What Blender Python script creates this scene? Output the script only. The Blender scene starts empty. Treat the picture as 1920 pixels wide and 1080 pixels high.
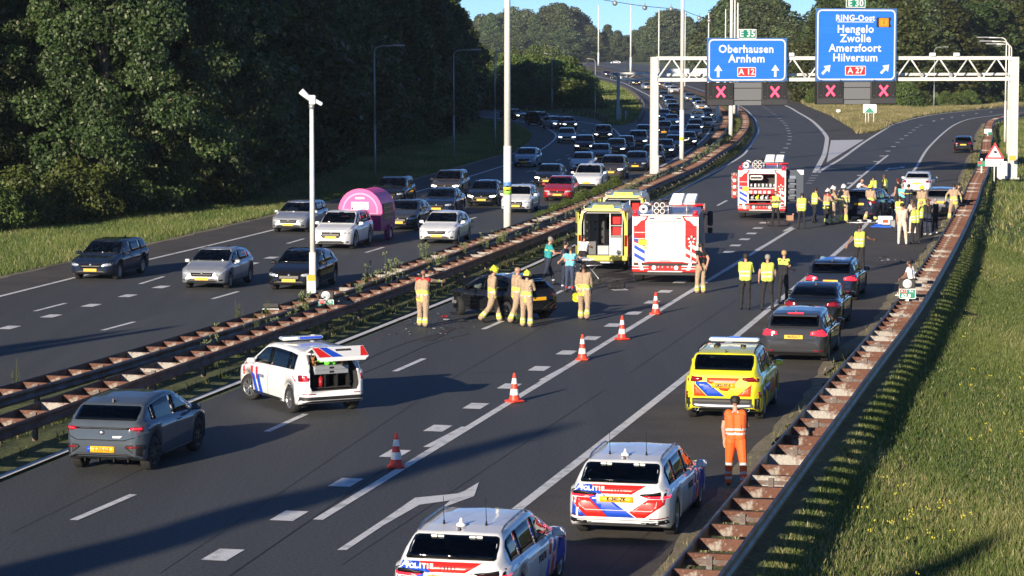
import bpy, bmesh, math, random
import numpy as np
from mathutils import Vector, Matrix
from mathutils.bvhtree import BVHTree
R = math.radians
random.seed(7); rng = np.random.default_rng(7)
sc = bpy.context.scene; col = sc.collection
# ---------------------------------------------------------------- camera
FPX = 4900.; CAMH = 8.8; HZY = 97.
PITCH = math.atan((540 - HZY) / FPX)
cd = bpy.data.cameras.new('camera'); cam = bpy.data.objects.new('camera', cd); col.objects.link(cam)
cam.location = (0, 0, CAMH); cam.rotation_euler = (R(90) - PITCH, 0, 0)
cd.sensor_width = 36; cd.lens = 36 * FPX / 1920; cd.clip_start = 1; cd.clip_end = 9000
sc.camera = cam
# ---------------------------------------------------------------- light
SUN_EL, SUN_AZ = 14.5, 208.0           # azimuth clockwise from +Y, where the sun stands
w = bpy.data.worlds.new('World'); sc.world = w; w.use_nodes = True
nt = w.node_tree; nt.nodes.clear()
sky = nt.nodes.new('ShaderNodeTexSky'); sky.sky_type = 'NISHITA'; sky.sun_disc = False
sky.sun_elevation = R(SUN_EL); sky.sun_rotation = R(SUN_AZ); sky.altitude = 0; sky.air_density = 0.5; sky.dust_density = 0.0; sky.ozone_density = 5.0
bg = nt.nodes.new('ShaderNodeBackground'); bg.inputs[1].default_value = 0.088
wo = nt.nodes.new('ShaderNodeOutputWorld')
nt.links.new(sky.outputs[0], bg.inputs[0]); nt.links.new(bg.outputs[0], wo.inputs[0])
sl = bpy.data.lights.new('sun', 'SUN'); sl.energy = 5.0; sl.angle = R(0.5); sl.color = (1.0, 0.86, 0.68)
sun = bpy.data.objects.new('sun', sl); col.objects.link(sun)
az, el = R(SUN_AZ), R(SUN_EL)
SUNV = Vector((math.sin(az) * math.cos(el), math.cos(az) * math.cos(el), math.sin(el)))   # towards the sun
sun.rotation_euler = SUNV.to_track_quat('Z', 'Y').to_euler()
sc.view_settings.view_transform = 'Standard'; sc.view_settings.look = 'None'
sc.view_settings.exposure = 0.72; sc.view_settings.gamma = 1
try: sc.view_settings.use_curve_mapping = False
except Exception: pass

HAZE_D = 0.0001
# ---------------------------------------------------------------- lie of the land
GP = [(-400, 0), (440, 0), (590, 1.7), (850, 3.0), (1500, 3.6), (9000, 3.6)]
def g(y):
    for (a, b), (c, d) in zip(GP, GP[1:]):
        if y <= c: return b + (d - b) * max(0, (y - a) / (c - a))
    return 3.6
_c, _s = math.cos(PITCH), math.sin(PITCH)
def at(px, py, z=0.0):
    """the point of the ground (or z above it) that the photograph shows at a pixel"""
    u = (px - 960) / FPX; v = (540 - py) / FPX
    dx, dy, dz = u, _c + v * _s, -_s + v * _c
    t = (CAMH - z) / -dz
    for i in range(80):
        t2 = (CAMH - z - g(t * dy)) / -dz
        if abs(t2 - t) < 1e-4: break
        t = .5 * (t + t2)
    return Vector((t * dx, t * dy, g(t * dy) + z))
def up(px, py, y):
    """height of a pixel at depth y"""
    v = (540 - py) / FPX
    return CAMH + y * (-_s + v * _c) / (_c + v * _s)
def xat(px, py, y):
    v = (540 - py) / FPX
    return y * (px - 960) / FPX / (_c + v * _s)

# ---------------------------------------------------------------- materials
_m = {}
def mat(name, c=(.5, .5, .5), rough=.6, metal=0., coat=0., spec=.5, emit=0., noise=None, bump=None, c2=None, trans=0., attr=None, contrast=None, sheen=0., stretch=None, speck=None):
    if name in _m: return _m[name]
    m = bpy.data.materials.new(name); m.use_nodes = True; n = m.node_tree; b = n.nodes['Principled BSDF']; L = n.links
    b.inputs['Base Color'].default_value = (*c, 1); b.inputs['Roughness'].default_value = rough
    b.inputs['Metallic'].default_value = metal; b.inputs['Specular IOR Level'].default_value = spec
    b.inputs['Coat Weight'].default_value = coat; b.inputs['Coat Roughness'].default_value = .06
    if sheen: b.inputs['Sheen Weight'].default_value = sheen
    if trans: b.inputs['Transmission Weight'].default_value = trans
    if emit:
        b.inputs['Emission Color'].default_value = (*c, 1); b.inputs['Emission Strength'].default_value = emit
    src = None
    if noise or bump or speck:
        tc = n.nodes.new('ShaderNodeTexCoord'); src = tc.outputs['Object']
        if stretch:
            mp = n.nodes.new('ShaderNodeMapping'); mp.inputs['Scale'].default_value = stretch[:3]
            if len(stretch) > 3: mp.inputs['Rotation'].default_value = (0, 0, stretch[3])
            L.new(src, mp.inputs[0]); src2 = mp.outputs[0]
        else: src2 = src
    out = None
    if noise:
        t = n.nodes.new('ShaderNodeTexNoise'); t.inputs['Scale'].default_value = noise; t.inputs['Detail'].default_value = 6
        t.inputs['Roughness'].default_value = .62
        L.new(src2, t.inputs['Vector'])
        r = n.nodes.new('ShaderNodeValToRGB'); lo, hi = contrast or (.35, .65)
        r.color_ramp.elements[0].position = lo; r.color_ramp.elements[1].position = hi
        r.color_ramp.elements[0].color = (*c, 1); r.color_ramp.elements[1].color = (*(c2 or tuple(x * 1.35 for x in c)), 1)
        L.new(t.outputs['Fac'], r.inputs[0]); out = r.outputs[0]
    if attr:
        a = n.nodes.new('ShaderNodeAttribute'); a.attribute_name = attr
        if out is None: out = a.outputs['Color']
        else:
            mx = n.nodes.new('ShaderNodeMixRGB'); mx.blend_type = 'MULTIPLY'; mx.inputs[0].default_value = 1
            L.new(out, mx.inputs[1]); L.new(a.outputs['Color'], mx.inputs[2]); out = mx.outputs[0]
    if speck:
        sc_, amt = speck
        t = n.nodes.new('ShaderNodeTexNoise'); t.inputs['Scale'].default_value = sc_; t.inputs['Detail'].default_value = 2
        L.new(src, t.inputs['Vector'])
        mr = n.nodes.new('ShaderNodeMapRange'); mr.inputs[1].default_value = .3; mr.inputs[2].default_value = .7
        mr.inputs[3].default_value = 1 - amt; mr.inputs[4].default_value = 1 + amt
        L.new(t.outputs['Fac'], mr.inputs[0])
        mx = n.nodes.new('ShaderNodeVectorMath'); mx.operation = 'SCALE'
        if out is not None: L.new(out, mx.inputs[0])
        else: mx.inputs[0].default_value = c
        L.new(mr.outputs[0], mx.inputs['Scale']); out = mx.outputs[0]
    if out is not None: L.new(out, b.inputs['Base Color'])
    if bump:
        t = n.nodes.new('ShaderNodeTexNoise'); t.inputs['Scale'].default_value = bump[0]; t.inputs['Detail'].default_value = 4
        L.new(src, t.inputs['Vector'])
        bp = n.nodes.new('ShaderNodeBump'); bp.inputs['Strength'].default_value = bump[1]; bp.inputs['Distance'].default_value = bump[2] if len(bump) > 2 else .02
        L.new(t.outputs['Fac'], bp.inputs['Height']); L.new(bp.outputs[0], b.inputs['Normal'])
    _m[name] = m; return m

def glassmat(name, tint, gain=1.):
    if name in _m: return _m[name]
    m = bpy.data.materials.new(name); m.use_nodes = True; n = m.node_tree; n.nodes.clear(); L = n.links
    t = n.nodes.new('ShaderNodeBsdfTransparent'); t.inputs[0].default_value = (*tint, 1); gl = n.nodes.new('ShaderNodeBsdfGlossy'); gl.inputs['Roughness'].default_value = .02
    fr = n.nodes.new('ShaderNodeFresnel'); fr.inputs[0].default_value = 1.5; ml = n.nodes.new('ShaderNodeMath'); ml.operation = 'MULTIPLY'; ml.inputs[1].default_value = gain; ml.use_clamp = True
    mx = n.nodes.new('ShaderNodeMixShader'); o = n.nodes.new('ShaderNodeOutputMaterial')
    L.new(fr.outputs[0], ml.inputs[0]); L.new(ml.outputs[0], mx.inputs[0]); L.new(t.outputs[0], mx.inputs[1]); L.new(gl.outputs[0], mx.inputs[2]); L.new(mx.outputs[0], o.inputs[0]); _m[name] = m; return m

def leafmat(name, dark=1.):
    if name in _m: return _m[name]
    m = bpy.data.materials.new(name); m.use_nodes = True; n = m.node_tree; n.nodes.clear(); L = n.links
    a = n.nodes.new('ShaderNodeAttribute'); a.attribute_name = 'tint'
    oi = n.nodes.new('ShaderNodeObjectInfo'); hs = n.nodes.new('ShaderNodeHueSaturation')
    mr = n.nodes.new('ShaderNodeMapRange'); mr.inputs[3].default_value = .75 * dark; mr.inputs[4].default_value = 1.25 * dark
    L.new(oi.outputs['Random'], mr.inputs[0]); L.new(mr.outputs[0], hs.inputs['Value']); L.new(a.outputs['Color'], hs.inputs['Color'])
    mh = n.nodes.new('ShaderNodeMapRange'); mh.inputs[3].default_value = .485; mh.inputs[4].default_value = .515
    L.new(oi.outputs['Random'], mh.inputs[0]); L.new(mh.outputs[0], hs.inputs['Hue'])
    d = n.nodes.new('ShaderNodeBsdfPrincipled'); d.inputs['Roughness'].default_value = .5; d.inputs['Specular IOR Level'].default_value = .35
    t = n.nodes.new('ShaderNodeBsdfTranslucent'); mx = n.nodes.new('ShaderNodeMixShader'); mx.inputs[0].default_value = .25
    o = n.nodes.new('ShaderNodeOutputMaterial')
    L.new(hs.outputs[0], d.inputs['Base Color']); L.new(hs.outputs[0], t.inputs[0]); L.new(d.outputs[0], mx.inputs[1]); L.new(t.outputs[0], mx.inputs[2]); L.new(mx.outputs[0], o.inputs[0])
    _m[name] = m; return m

# ---------------------------------------------------------------- object helpers
def tag(o, label=None, cat=None, group=None, kind=None):
    if label: o['label'] = label
    if cat: o['category'] = cat
    if group: o['group'] = group
    if kind: o['kind'] = kind
    return o
def empty(name, loc=(0, 0, 0), rz=0., **k):
    o = bpy.data.objects.new(name, None); col.objects.link(o); o.location = loc; o.rotation_euler = (0, 0, rz); o.empty_display_size = .3
    return tag(o, **k)
def link(name, me, parent=None, loc=None, rot=None, scale=None):
    o = bpy.data.objects.new(name, me); col.objects.link(o)
    if parent is not None: o.parent = parent
    if loc is not None: o.location = loc
    if rot is not None: o.rotation_euler = rot
    if scale is not None: o.scale = scale
    return o
def kids(o): return [c for c in _kids.get(o.name, ())]
_kids = {}
def copy_tree(o, parent=None):
    c = o.copy(); col.objects.link(c); c.parent = parent
    for ch in [x for x in o.children]: copy_tree(ch, c)
    return c

class MB:
    def __init__(s): s.v = []; s.f = []; s.m = []; s.sm = []
    def add(s, vs, fs, mi=0, smooth=False, M=None):
        o = len(s.v)
        s.v += [tuple(M @ Vector(p)) if M is not None else tuple(p) for p in vs]
        for f in fs: s.f.append(tuple(i + o for i in f)); s.m.append(mi); s.sm.append(smooth)
    def box(s, a, b, mi=0, M=None, taper=None):
        x0, y0, z0 = a; x1, y1, z1 = b
        v = [(x0, y0, z0), (x1, y0, z0), (x1, y1, z0), (x0, y1, z0), (x0, y0, z1), (x1, y0, z1), (x1, y1, z1), (x0, y1, z1)]
        if taper:
            cx, cy = (x0 + x1) / 2, (y0 + y1) / 2
            v = v[:4] + [(cx + (p[0] - cx) * taper, cy + (p[1] - cy) * taper, p[2]) for p in v[4:]]
        s.add(v, [(3, 2, 1, 0), (4, 5, 6, 7), (0, 1, 5, 4), (1, 2, 6, 5), (2, 3, 7, 6), (3, 0, 4, 7)], mi, False, M)
    def rbox(s, a, b, r=.03, mi=0, M=None):
        """box with chamfered edges"""
        (x0, y0, z0), (x1, y1, z1) = a, b
        vs = []
        for z, rr in ((z0, r), (z0 + r, 0), (z1 - r, 0), (z1, r)):
            X0, X1, Y0, Y1 = x0 + rr, x1 - rr, y0 + rr, y1 - rr; q = r
            vs += [(X0 + q, Y0, z), (X1 - q, Y0, z), (X1, Y0 + q, z), (X1, Y1 - q, z), (X1 - q, Y1, z), (X0 + q, Y1, z), (X0, Y1 - q, z), (X0, Y0 + q, z)]
        fs = [tuple(reversed(range(8)))]
        for k in range(3):
            for i in range(8): j = (i + 1) % 8; fs.append((k * 8 + i, k * 8 + j, k * 8 + 8 + j, k * 8 + 8 + i))
        fs.append(tuple(range(24, 32))); s.add(vs, fs, mi, False, M)
    def tube(s, a, b, r0, r1=None, n=8, mi=0, M=None, cap=True):
        a, b = Vector(a), Vector(b); r1 = r0 if r1 is None else r1
        d = (b - a).normalized(); u = d.orthogonal().normalized(); w_ = d.cross(u)
        vs = []
        for p, r in ((a, r0), (b, r1)):
            for i in range(n):
                t = 2 * math.pi * i / n; vs.append(p + u * (r * math.cos(t)) + w_ * (r * math.sin(t)))
        s.add(vs, [(i, (i + 1) % n, n + (i + 1) % n, n + i) for i in range(n)], mi, True, M)
        if cap: s.add(vs, [tuple(reversed(range(n))), tuple(range(n, 2 * n))], mi, False, M)
    def path(s, pts, r, n=6, mi=0, M=None):
        for a, b in zip(pts, pts[1:]):
            if (Vector(a) - Vector(b)).length > 1e-5: s.tube(a, b, r, r, n, mi, M)
    def rev(s, prof, n=16, mi=0, axis='z', M=None, smooth=True):
        """lathe: prof = [(r, h), ...]"""
        vs = []
        for r, h in prof:
            for i in range(n):
                t = 2 * math.pi * i / n; a, b = r * math.cos(t), r * math.sin(t)
                vs.append({'z': (a, b, h), 'y': (a, h, b), 'x': (h, a, b)}[axis])
        fs = []
        for k in range(len(prof) - 1):
            for i in range(n): j = (i + 1) % n; fs.append((k * n + i, k * n + j, k * n + n + j, k * n + n + i))
        s.add(vs, fs, mi, smooth, M)
    def prism(s, poly, z0, z1, mi=0, M=None, mi2=None):
        n = len(poly); v = [(x, y, z0) for x, y in poly] + [(x, y, z1) for x, y in poly]
        s.add(v, [tuple(reversed(range(n))), tuple(range(n, 2 * n))], mi, False, M)
        s.add(v, [(i, (i + 1) % n, n + (i + 1) % n, n + i) for i in range(n)], mi if mi2 is None else mi2, False, M)
    def ico(s, c, r, mi=0, n=8, M=None, sz=1.):
        prof = [(max(1e-4, r * math.sin(math.pi * k / n)), -r * sz * math.cos(math.pi * k / n)) for k in range(n + 1)]
        T = Matrix.Translation(c); s.rev(prof, max(8, n + 2), mi, 'z', M @ T if M is not None else T)
    def me(s, name, mats, fix=True):
        me = bpy.data.meshes.new(name); me.from_pydata(s.v, [], s.f)
        if not isinstance(mats, (list, tuple)): mats = [mats]
        for m in mats: me.materials.append(m)
        me.polygons.foreach_set('material_index', s.m); me.polygons.foreach_set('use_smooth', s.sm)
        if fix:
            bm = bmesh.new(); bm.from_mesh(me); bmesh.ops.remove_doubles(bm, verts=bm.verts, dist=1e-5); bmesh.ops.recalc_face_normals(bm, faces=bm.faces); bm.to_mesh(me); bm.free()
        me.update(); return me
    def build(s, name, mats, parent=None, **k):
        loc = k.pop('loc', None); rot = k.pop('rot', None)
        o = link(name, s.me(name, mats), parent, loc, rot); return tag(o, **k)

def fast_mesh(name, V, nper, mats, tint=None, mi=None):
    """numpy mesh: V (n*nper,3), faces of nper verts each"""
    nv = len(V); nf = nv // nper
    me = bpy.data.meshes.new(name); me.vertices.add(nv); me.vertices.foreach_set('co', V.astype(np.float32).ravel())
    me.loops.add(nv); me.loops.foreach_set('vertex_index', np.arange(nv, dtype=np.int32))
    me.polygons.add(nf); me.polygons.foreach_set('loop_start', np.arange(0, nv, nper, dtype=np.int32)); me.polygons.foreach_set('loop_total', np.full(nf, nper, dtype=np.int32))
    for m in (mats if isinstance(mats, (list, tuple)) else [mats]): me.materials.append(m)
    if mi is not None: me.polygons.foreach_set('material_index', mi.astype(np.int32))
    me.update(calc_edges=True)
    if tint is not None:
        a = me.color_attributes.new('tint', 'FLOAT_COLOR', 'POINT'); c = np.ones((nv, 4), np.float32); c[:, :3] = tint; a.data.foreach_set('color', c.ravel())
    return me
def spline(P, step=2.0):
    """Catmull-Rom through 2D/3D points, resampled"""
    P = [Vector(p) for p in P]; Q = [P[0] * 2 - P[1]] + P + [P[-1] * 2 - P[-2]]; out = []
    for i in range(1, len(Q) - 2):
        a, b, c, d = Q[i - 1:i + 3]; n = max(1, int((c - b).length / step))
        for k in range(n):
            t = k / n; out.append(.5 * ((2 * b) + (c - a) * t + (2 * a - 5 * b + 4 * c - d) * t * t + (3 * b - a - 3 * c + d) * t ** 3))
    out.append(P[-1]); return out
def resample(P, step):
    out = [P[0].copy()]; acc = 0.
    for a, b in zip(P, P[1:]):
        L = (b - a).length; d = step - acc
        while d <= L: out.append(a.lerp(b, d / L)); d += step
        acc = L - (d - step)
    return out
def smooth_path(P, n=3):
    for _ in range(n):
        P = [P[0]] + [(P[i - 1] + P[i] * 2 + P[i + 1]) / 4 for i in range(1, len(P) - 1)] + [P[-1]]
    return P
def offs(P, d):
    """offset a path to its right by d, in plan"""
    out = []
    for i, p in enumerate(P):
        t = (P[min(i + 1, len(P) - 1)] - P[max(i - 1, 0)]); t.z = 0; t.normalize()
        q = p + Vector((t.y, -t.x, 0)) * d; q.z = p.z; out.append(q)
    return out
_font = {}
def text_mesh(s, size, mt, ext=.004, bold=0.0, space=1.0):
    k = (s, size, mt.name, ext, bold, space)
    if k in _font: return _font[k]
    c = bpy.data.curves.new('txt', 'FONT'); c.body = s; c.size = size; c.extrude = ext; c.align_x = 'CENTER'; c.align_y = 'CENTER'; c.offset = bold; c.space_character = space; c.resolution_u = 2
    o = bpy.data.objects.new('txt', c); col.objects.link(o); dg = bpy.context.evaluated_depsgraph_get()
    me = bpy.data.meshes.new_from_object(o.evaluated_get(dg)); me.materials.clear(); me.materials.append(mt)
    bpy.data.objects.remove(o); _font[k] = me; return me
# ================================================================ SETTING
M_grass = mat('verge_ground', (.055, .075, .020), .95, noise=.35, c2=(.12, .14, .04), contrast=(.3, .7), bump=(14, .6, .05), speck=(9, .45))
M_asph = mat('asphalt', (.044, .048, .050), .74, noise=.55, c2=(.068, .072, .073), contrast=(.3, .7), stretch=(1, .03, 1, R(-12)), speck=(15, .42), bump=(40, .3, .01), spec=.5)
M_asph2 = mat('asphalt_older_lane', (.062, .067, .069), .76, noise=.6, c2=(.084, .089, .090), stretch=(1, .05, 1, R(-12)), speck=(38, .35), bump=(60, .25, .01), spec=.35)
M_shou = mat('asphalt_hard_shoulder', (.064, .060, .056), .84, noise=.5, c2=(.096, .088, .080), speck=(30, .45), bump=(45, .4, .012), spec=.3)
M_paint = mat('road_paint', (.40, .41, .41), .65, noise=2.2, c2=(.74, .74, .73), contrast=(.3, .5), speck=(50, .22))
M_block = mat('road_paint_gore', (.55, .56, .58), .7, noise=3, c2=(.72, .72, .73), speck=(20, .1))
M_dirt = mat('sandy_edge', (.27, .22, .155), .95, noise=1.5, c2=(.17, .16, .08), speck=(12, .4))

def sheet(name, poly, off, m, kind='structure', parent=None, **k):
    bm = bmesh.new(); vs = [bm.verts.new((p[0], p[1], 0)) for p in poly]; bm.faces.new(vs)
    bmesh.ops.triangulate(bm, faces=bm.faces[:])
    for yc in (440, 590, 850, 1500):
        bmesh.ops.bisect_plane(bm, geom=bm.verts[:] + bm.edges[:] + bm.faces[:], plane_co=(0, yc, 0), plane_no=(0, 1, 0))
    for v in bm.verts: v.co.z = g(v.co.y) + off
    bmesh.ops.recalc_face_normals(bm, faces=bm.faces)
    if sum(f.normal.z for f in bm.faces) < 0: bmesh.ops.reverse_faces(bm, faces=bm.faces)
    me = bpy.data.meshes.new(name); bm.to_mesh(me); bm.free(); me.materials.append(m)
    o = link(name, me, parent); return tag(o, kind=kind, **k)
def px(L, z=0): return [at(*p, z) for p in L]

# terrain
ys = [-120, -60, 0, 20, 40, 60, 80, 100, 130, 160, 200, 250, 300, 370, 440, 515, 590, 680, 770, 850, 1100, 1500, 2200, 3500, 6000, 8800]
V, Fc = [], []
NX = 41
for j, y in enumerate(ys):
    hw = 160 + max(0, y) * .75
    for i in range(NX):
        V.append((-hw + 2 * hw * i / (NX - 1), y, g(y) - 1.6))
for j in range(len(ys) - 1):
    for i in range(NX - 1): a = j * NX + i; Fc.append((a, a + 1, a + NX + 1, a + NX))
me = bpy.data.meshes.new('ground'); me.from_pydata(V, [], Fc); me.materials.append(M_grass); tag(link('ground', me), kind='structure')
GRP_ = [(1295, 1080), (1444, 892), (1597, 700), (1708, 560), (1781, 444), (1816, 376), (1829, 341), (1843, 311), (1848, 285), (1850, 263), (1854, 250), (1853, 236), (1860, 225), (1879, 219), (1920, 212)]
B_ = [p for p in smooth_path(resample(spline([at(*q, .74) for q in GRP_], 2), 2.), 1)]; B_ = [B_[0] + (B_[0] - B_[4]).normalized() * k for k in (150, 60, 14)] + B_
B_ = offs(B_, .45)
sheet_later = [(-3000, B_[0].y)] + [(p.x, p.y) for p in B_] + [(3000, B_[-1].y), (5500, 8700), (-5500, 8700)]
def bank_drop(o, y):
    k = max(0., min(1., (158 - y) / 45.)); return -k * interp_([(0, 0), (.7, .22), (1.6, .50), (3, .66), (6, .60), (14, .3), (40, -.2), (300, -.5)], o)
def interp_(P, u):
    if u <= P[0][0]: return P[0][1]
    for (a, b), (c, d) in zip(P, P[1:]):
        if u <= c: return b + (d - b) * (u - a) / (c - a)
    return P[-1][1]
_BY = np.array([p.y for p in B_]); _BX = np.array([p.x for p in B_])
def bank_z(x, y):
    o = (x - np.interp(y, _BY, _BX)) * .975
    return bank_drop(o, y) if o > 0 else 0.
BO = [0, .7, 1.6, 3, 6, 14, 40, 300]; V, Fc = [], []
for p in B_:
    for o in BO: V.append((p.x + o / .975, p.y, g(p.y) - .045 + bank_drop(o, p.y)))
for i in range(len(B_) - 1):
    for j in range(len(BO) - 1): a = i * len(BO) + j; Fc.append((a, a + 1, a + len(BO) + 1, a + len(BO)))
me = bpy.data.meshes.new('grass_bank'); me.from_pydata(V, [], Fc); me.materials.append(M_grass); tag(link('grass_bank', me), kind='structure')
V, Fc = [], []; WX = (-2500, -400, -120, -60, -30, -15, -5)
for p in B_:
    for x in WX: V.append((p.x + x, p.y, g(p.y) - .045))
    V.append((p.x, p.y, g(p.y) - .045))
for y in (360, 400, 440, 480, 515, 550, 590, 650, 720, 780, 850, 1000, 1200, 1500, 2500, 8700):
    for j, x in enumerate(WX): V.append((x * 2 if j == 0 else B_[-1].x + x, y, g(y) - .045))
    V.append((B_[-1].x, y, g(y) - .045))
nr_ = len(V) // 8
for i in range(nr_ - 1):
    for j in range(7): a = i * 8 + j; Fc.append((a, a + 1, a + 9, a + 8))
me = bpy.data.meshes.new('grass_verge'); me.from_pydata(V, [], Fc); me.materials.append(M_grass); tag(link('grass_verge', me), kind='structure')
yl = [B_[-1].y, 360, 400, 440, 515, 590, 720, 850, 1200, 1500, 8700]; V = [(x, y, g(y) - .045) for y in yl for x in (B_[-1].x, B_[-1].x + 40, 400, 5500)]; Fc = [(i * 4 + j, i * 4 + j + 1, i * 4 + j + 5, i * 4 + j + 4) for i in range(len(yl) - 1) for j in range(3)]
me = bpy.data.meshes.new('grass_land'); me.from_pydata(V, [], Fc); me.materials.append(M_grass); tag(link('grass_land', me), kind='structure')

# --- left carriageway and ramp
L_OUT = [(-420, 628), (0, 522), (250, 466), (475, 413), (640, 373), (774, 338), (860, 314), (943, 290), (972, 279), (990, 265), (996, 254), (985, 244), (967, 235), (920, 226), (866, 221), (760, 216)]
L_RET = [(760, 202), (866, 203), (958, 207), (1057, 214.5), (1113, 223), (1141, 235), (1165, 236), (1186, 231), (1198, 220), (1203, 206), (1202, 193), (1192, 180), (1175, 167), (1140, 153), (1100, 140), (1040, 126),
         (1040, 118), (1100, 128), (1180, 147), (1240, 161), (1300, 179), (1340, 197), (1357, 208), (1361, 222), (1359, 232), (1346, 251), (1290, 294), (1215, 328), (1144, 361), (1012, 413), (942, 437), (730, 515), (545, 580), (400, 628), (155, 704), (0, 748), (-420, 880)]
left_poly = px(L_OUT + L_RET)
sheet('road_left', left_poly, 0, M_asph)
L_EDGE = spline(px([(-300, 630), (0, 556), (135, 522), (265, 490), (510, 432), (772, 362), (877, 332), (961, 305), (1009, 284), (1034, 267), (1043, 256), (1037, 247.5), (1017.5, 237.6), (995, 232), (958, 225), (868, 215)]), 3)
sh = [at(*p) for p in L_OUT[:-1]] + list(reversed(L_EDGE))
sheet('hard_shoulder_left', sh, .004, M_shou)
# older asphalt next to the median barrier
old = px([(-200, 742), (70, 660), (250, 604), (447, 548), (560, 508), (720, 463), (877, 412), (940, 392), (1000, 370), (1040, 352), (1120, 330), (1135, 345), (1060, 388), (942, 434), (730, 511), (545, 576), (400, 624), (155, 700), (-200, 800)])
sheet('old_lane_left', old, .004, M_asph2)

# --- right carriageway
R_L = [(-420, 1085), (0, 905), (340, 769), (460, 723), (670, 638), (845, 567), (1000, 503), (1190, 408), (1370, 301), (1395, 280), (1409, 260), (1415, 246), (1413, 233), (1406, 220), (1381, 200), (1340, 182), (1240, 153), (1150, 134), (1040, 115)]
R_R = [(1040, 104), (1150, 116), (1270, 128), (1330, 140), (1400, 155), (1460, 172), (1495, 190), (1521, 202), (1558, 217), (1580, 230), (1599, 242), (1607, 251), (1639, 249), (1675, 232.5), (1713, 221), (1768, 211.5), (1879, 200.5), (1920, 198), (2030, 194),
       (2030, 207), (1920, 213), (1879, 220.5), (1842, 232), (1829, 254), (1825, 286), (1816, 292), (1798, 338), (1754, 442), (1682, 533), (1637, 603), (1545, 683), (1518, 733), (1398, 861), (1226, 1076), (1090, 1230), (-200, 1500)]
sheet('road_right', px(R_L + R_R), 0, M_asph)
R_LINE = spline(px([(720, 1150), (970, 955), (1280, 712), (1430, 590), (1580, 464), (1620, 425), (1710, 325), (1740, 278), (1774, 245), (1796, 231), (1824, 222), (1879, 215), (1920, 210), (2030, 203.5)]), 3)
r_sh = px([(2030, 207), (1920, 213), (1879, 220.5), (1842, 232), (1829, 254), (1825, 286), (1816, 292), (1798, 338), (1754, 442), (1682, 533), (1637, 603), (1545, 683), (1518, 733), (1398, 861), (1226, 1076), (1090, 1230)])
sheet('hard_shoulder_right', r_sh + R_LINE, .004, M_shou)
A12_R = spline(px([(1528, 324), (1538.5, 304), (1546, 288), (1550, 265.5), (1549, 255), (1537, 240), (1521, 225.5), (1498.5, 212), (1470, 197), (1420, 175), (1340, 150), (1240, 128)]), 3)
A27_L = spline(px([(1534, 324), (1549, 313.7), (1578.5, 296.7), (1620, 267), (1660, 242), (1675, 234), (1713, 222.6), (1768, 213), (1879, 202), (1920, 199.5), (2030, 195.5)]), 3)
gore = [p for p in A12_R if p.y < 520]
sheet('hard_shoulder_junction', gore + px([(1463, 174), (1495, 190), (1521, 202), (1558, 217), (1580, 230), (1599, 242), (1607, 251), (1639, 249), (1660, 242.5)]) + list(reversed([p for p in A27_L if p.y < at(1660, 242).y])), .004, M_shou)
sheet('gore_marking', px([(1558, 263), (1620, 262), (1550, 305)]), .009, M_block)

def strip(path, wd, off=.008, name='line'):
    P = resample(path, 2.) if len(path) > 2 else path
    a, b = offs(P, -wd / 2), offs(P, wd / 2)
    return a, b
class Marks:
    def __init__(s): s.mb = MB()
    def line(s, path, wd, z=.0095):
        P = path if len(path) == 2 else resample(path, 2.); a, b = offs(P, -wd / 2), offs(P, wd / 2)
        vs = [Vector((p.x, p.y, g(p.y) + z)) for p in a + b]; n = len(a)
        s.mb.add(vs, [(i, n + i, n + i + 1, i + 1) for i in range(n - 1)])
    def poly(s, P, z=.0095): s.mb.add([Vector((p.x, p.y, g(p.y) + z)) for p in P], [tuple(range(len(P)))])
    def block(s, c, ang, ln, wd, z=.011):
        d = Vector((math.sin(ang), math.cos(ang), 0)); n = Vector((d.y, -d.x, 0))
        s.poly([c - d * ln / 2 - n * wd / 2, c + d * ln / 2 - n * wd / 2, c + d * ln / 2 + n * wd / 2, c - d * ln / 2 + n * wd / 2], z)
    def build(s, name, m=None):
        me = s.mb.me(name, m or M_paint)
        bm = bmesh.new(); bm.from_mesh(me)
        for f in bm.faces:
            if f.normal.z < 0: f.normal_flip()
        bm.to_mesh(me); bm.free()
        return tag(link(name, me), kind='structure')
mk = Marks()
A_LINE = px([(596, 975), (1488, 428)])
A2 = spline(px([(1589, 354), (1625, 323), (1666, 290)]), 3)
L_LINE = spline(px([(-300, 1016), (0, 895), (352, 754), (670, 630), (1000, 496), (1190, 401), (1380, 300), (1402, 280), (1415.5, 260), (1421.5, 246), (1419, 233), (1412, 219), (1387, 199), (1340, 178), (1240, 148), (1100, 119)]), 3)
mk.line(A_LINE, .2); mk.line(A2, .2); mk.line(smooth_path(L_LINE), .2); mk.line(smooth_path(R_LINE, 4), .22); mk.line(smooth_path(L_EDGE), .2)
mk.line(A12_R, .4); mk.line(A27_L, .3)
RAMP_R = spline(px([(760, 206), (869, 208), (930, 211), (987, 216), (1057, 224), (1115, 232.5), (1146, 240), (1159, 250), (1165, 257.5)]), 3); mk.line(RAMP_R, .25)
Q_L = spline(px([(1060, 131), (1100, 139), (1150, 150), (1183, 162), (1203, 172), (1218, 180), (1232, 190), (1238, 200), (1242, 210), (1236, 224), (1215, 240), (1180, 258)]), 3); mk.line(smooth_path(Q_L, 4), .3)
Q_R = spline(px([(1180, 149), (1240, 164), (1290, 181), (1325, 200), (1337, 219), (1336, 229), (1327, 251), (1309, 269), (1287, 285), (1273, 294), (1236, 314), (1200, 331), (1140, 358), (1010, 409)]), 3); mk.line(smooth_path(Q_R, 4), .22)
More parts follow.
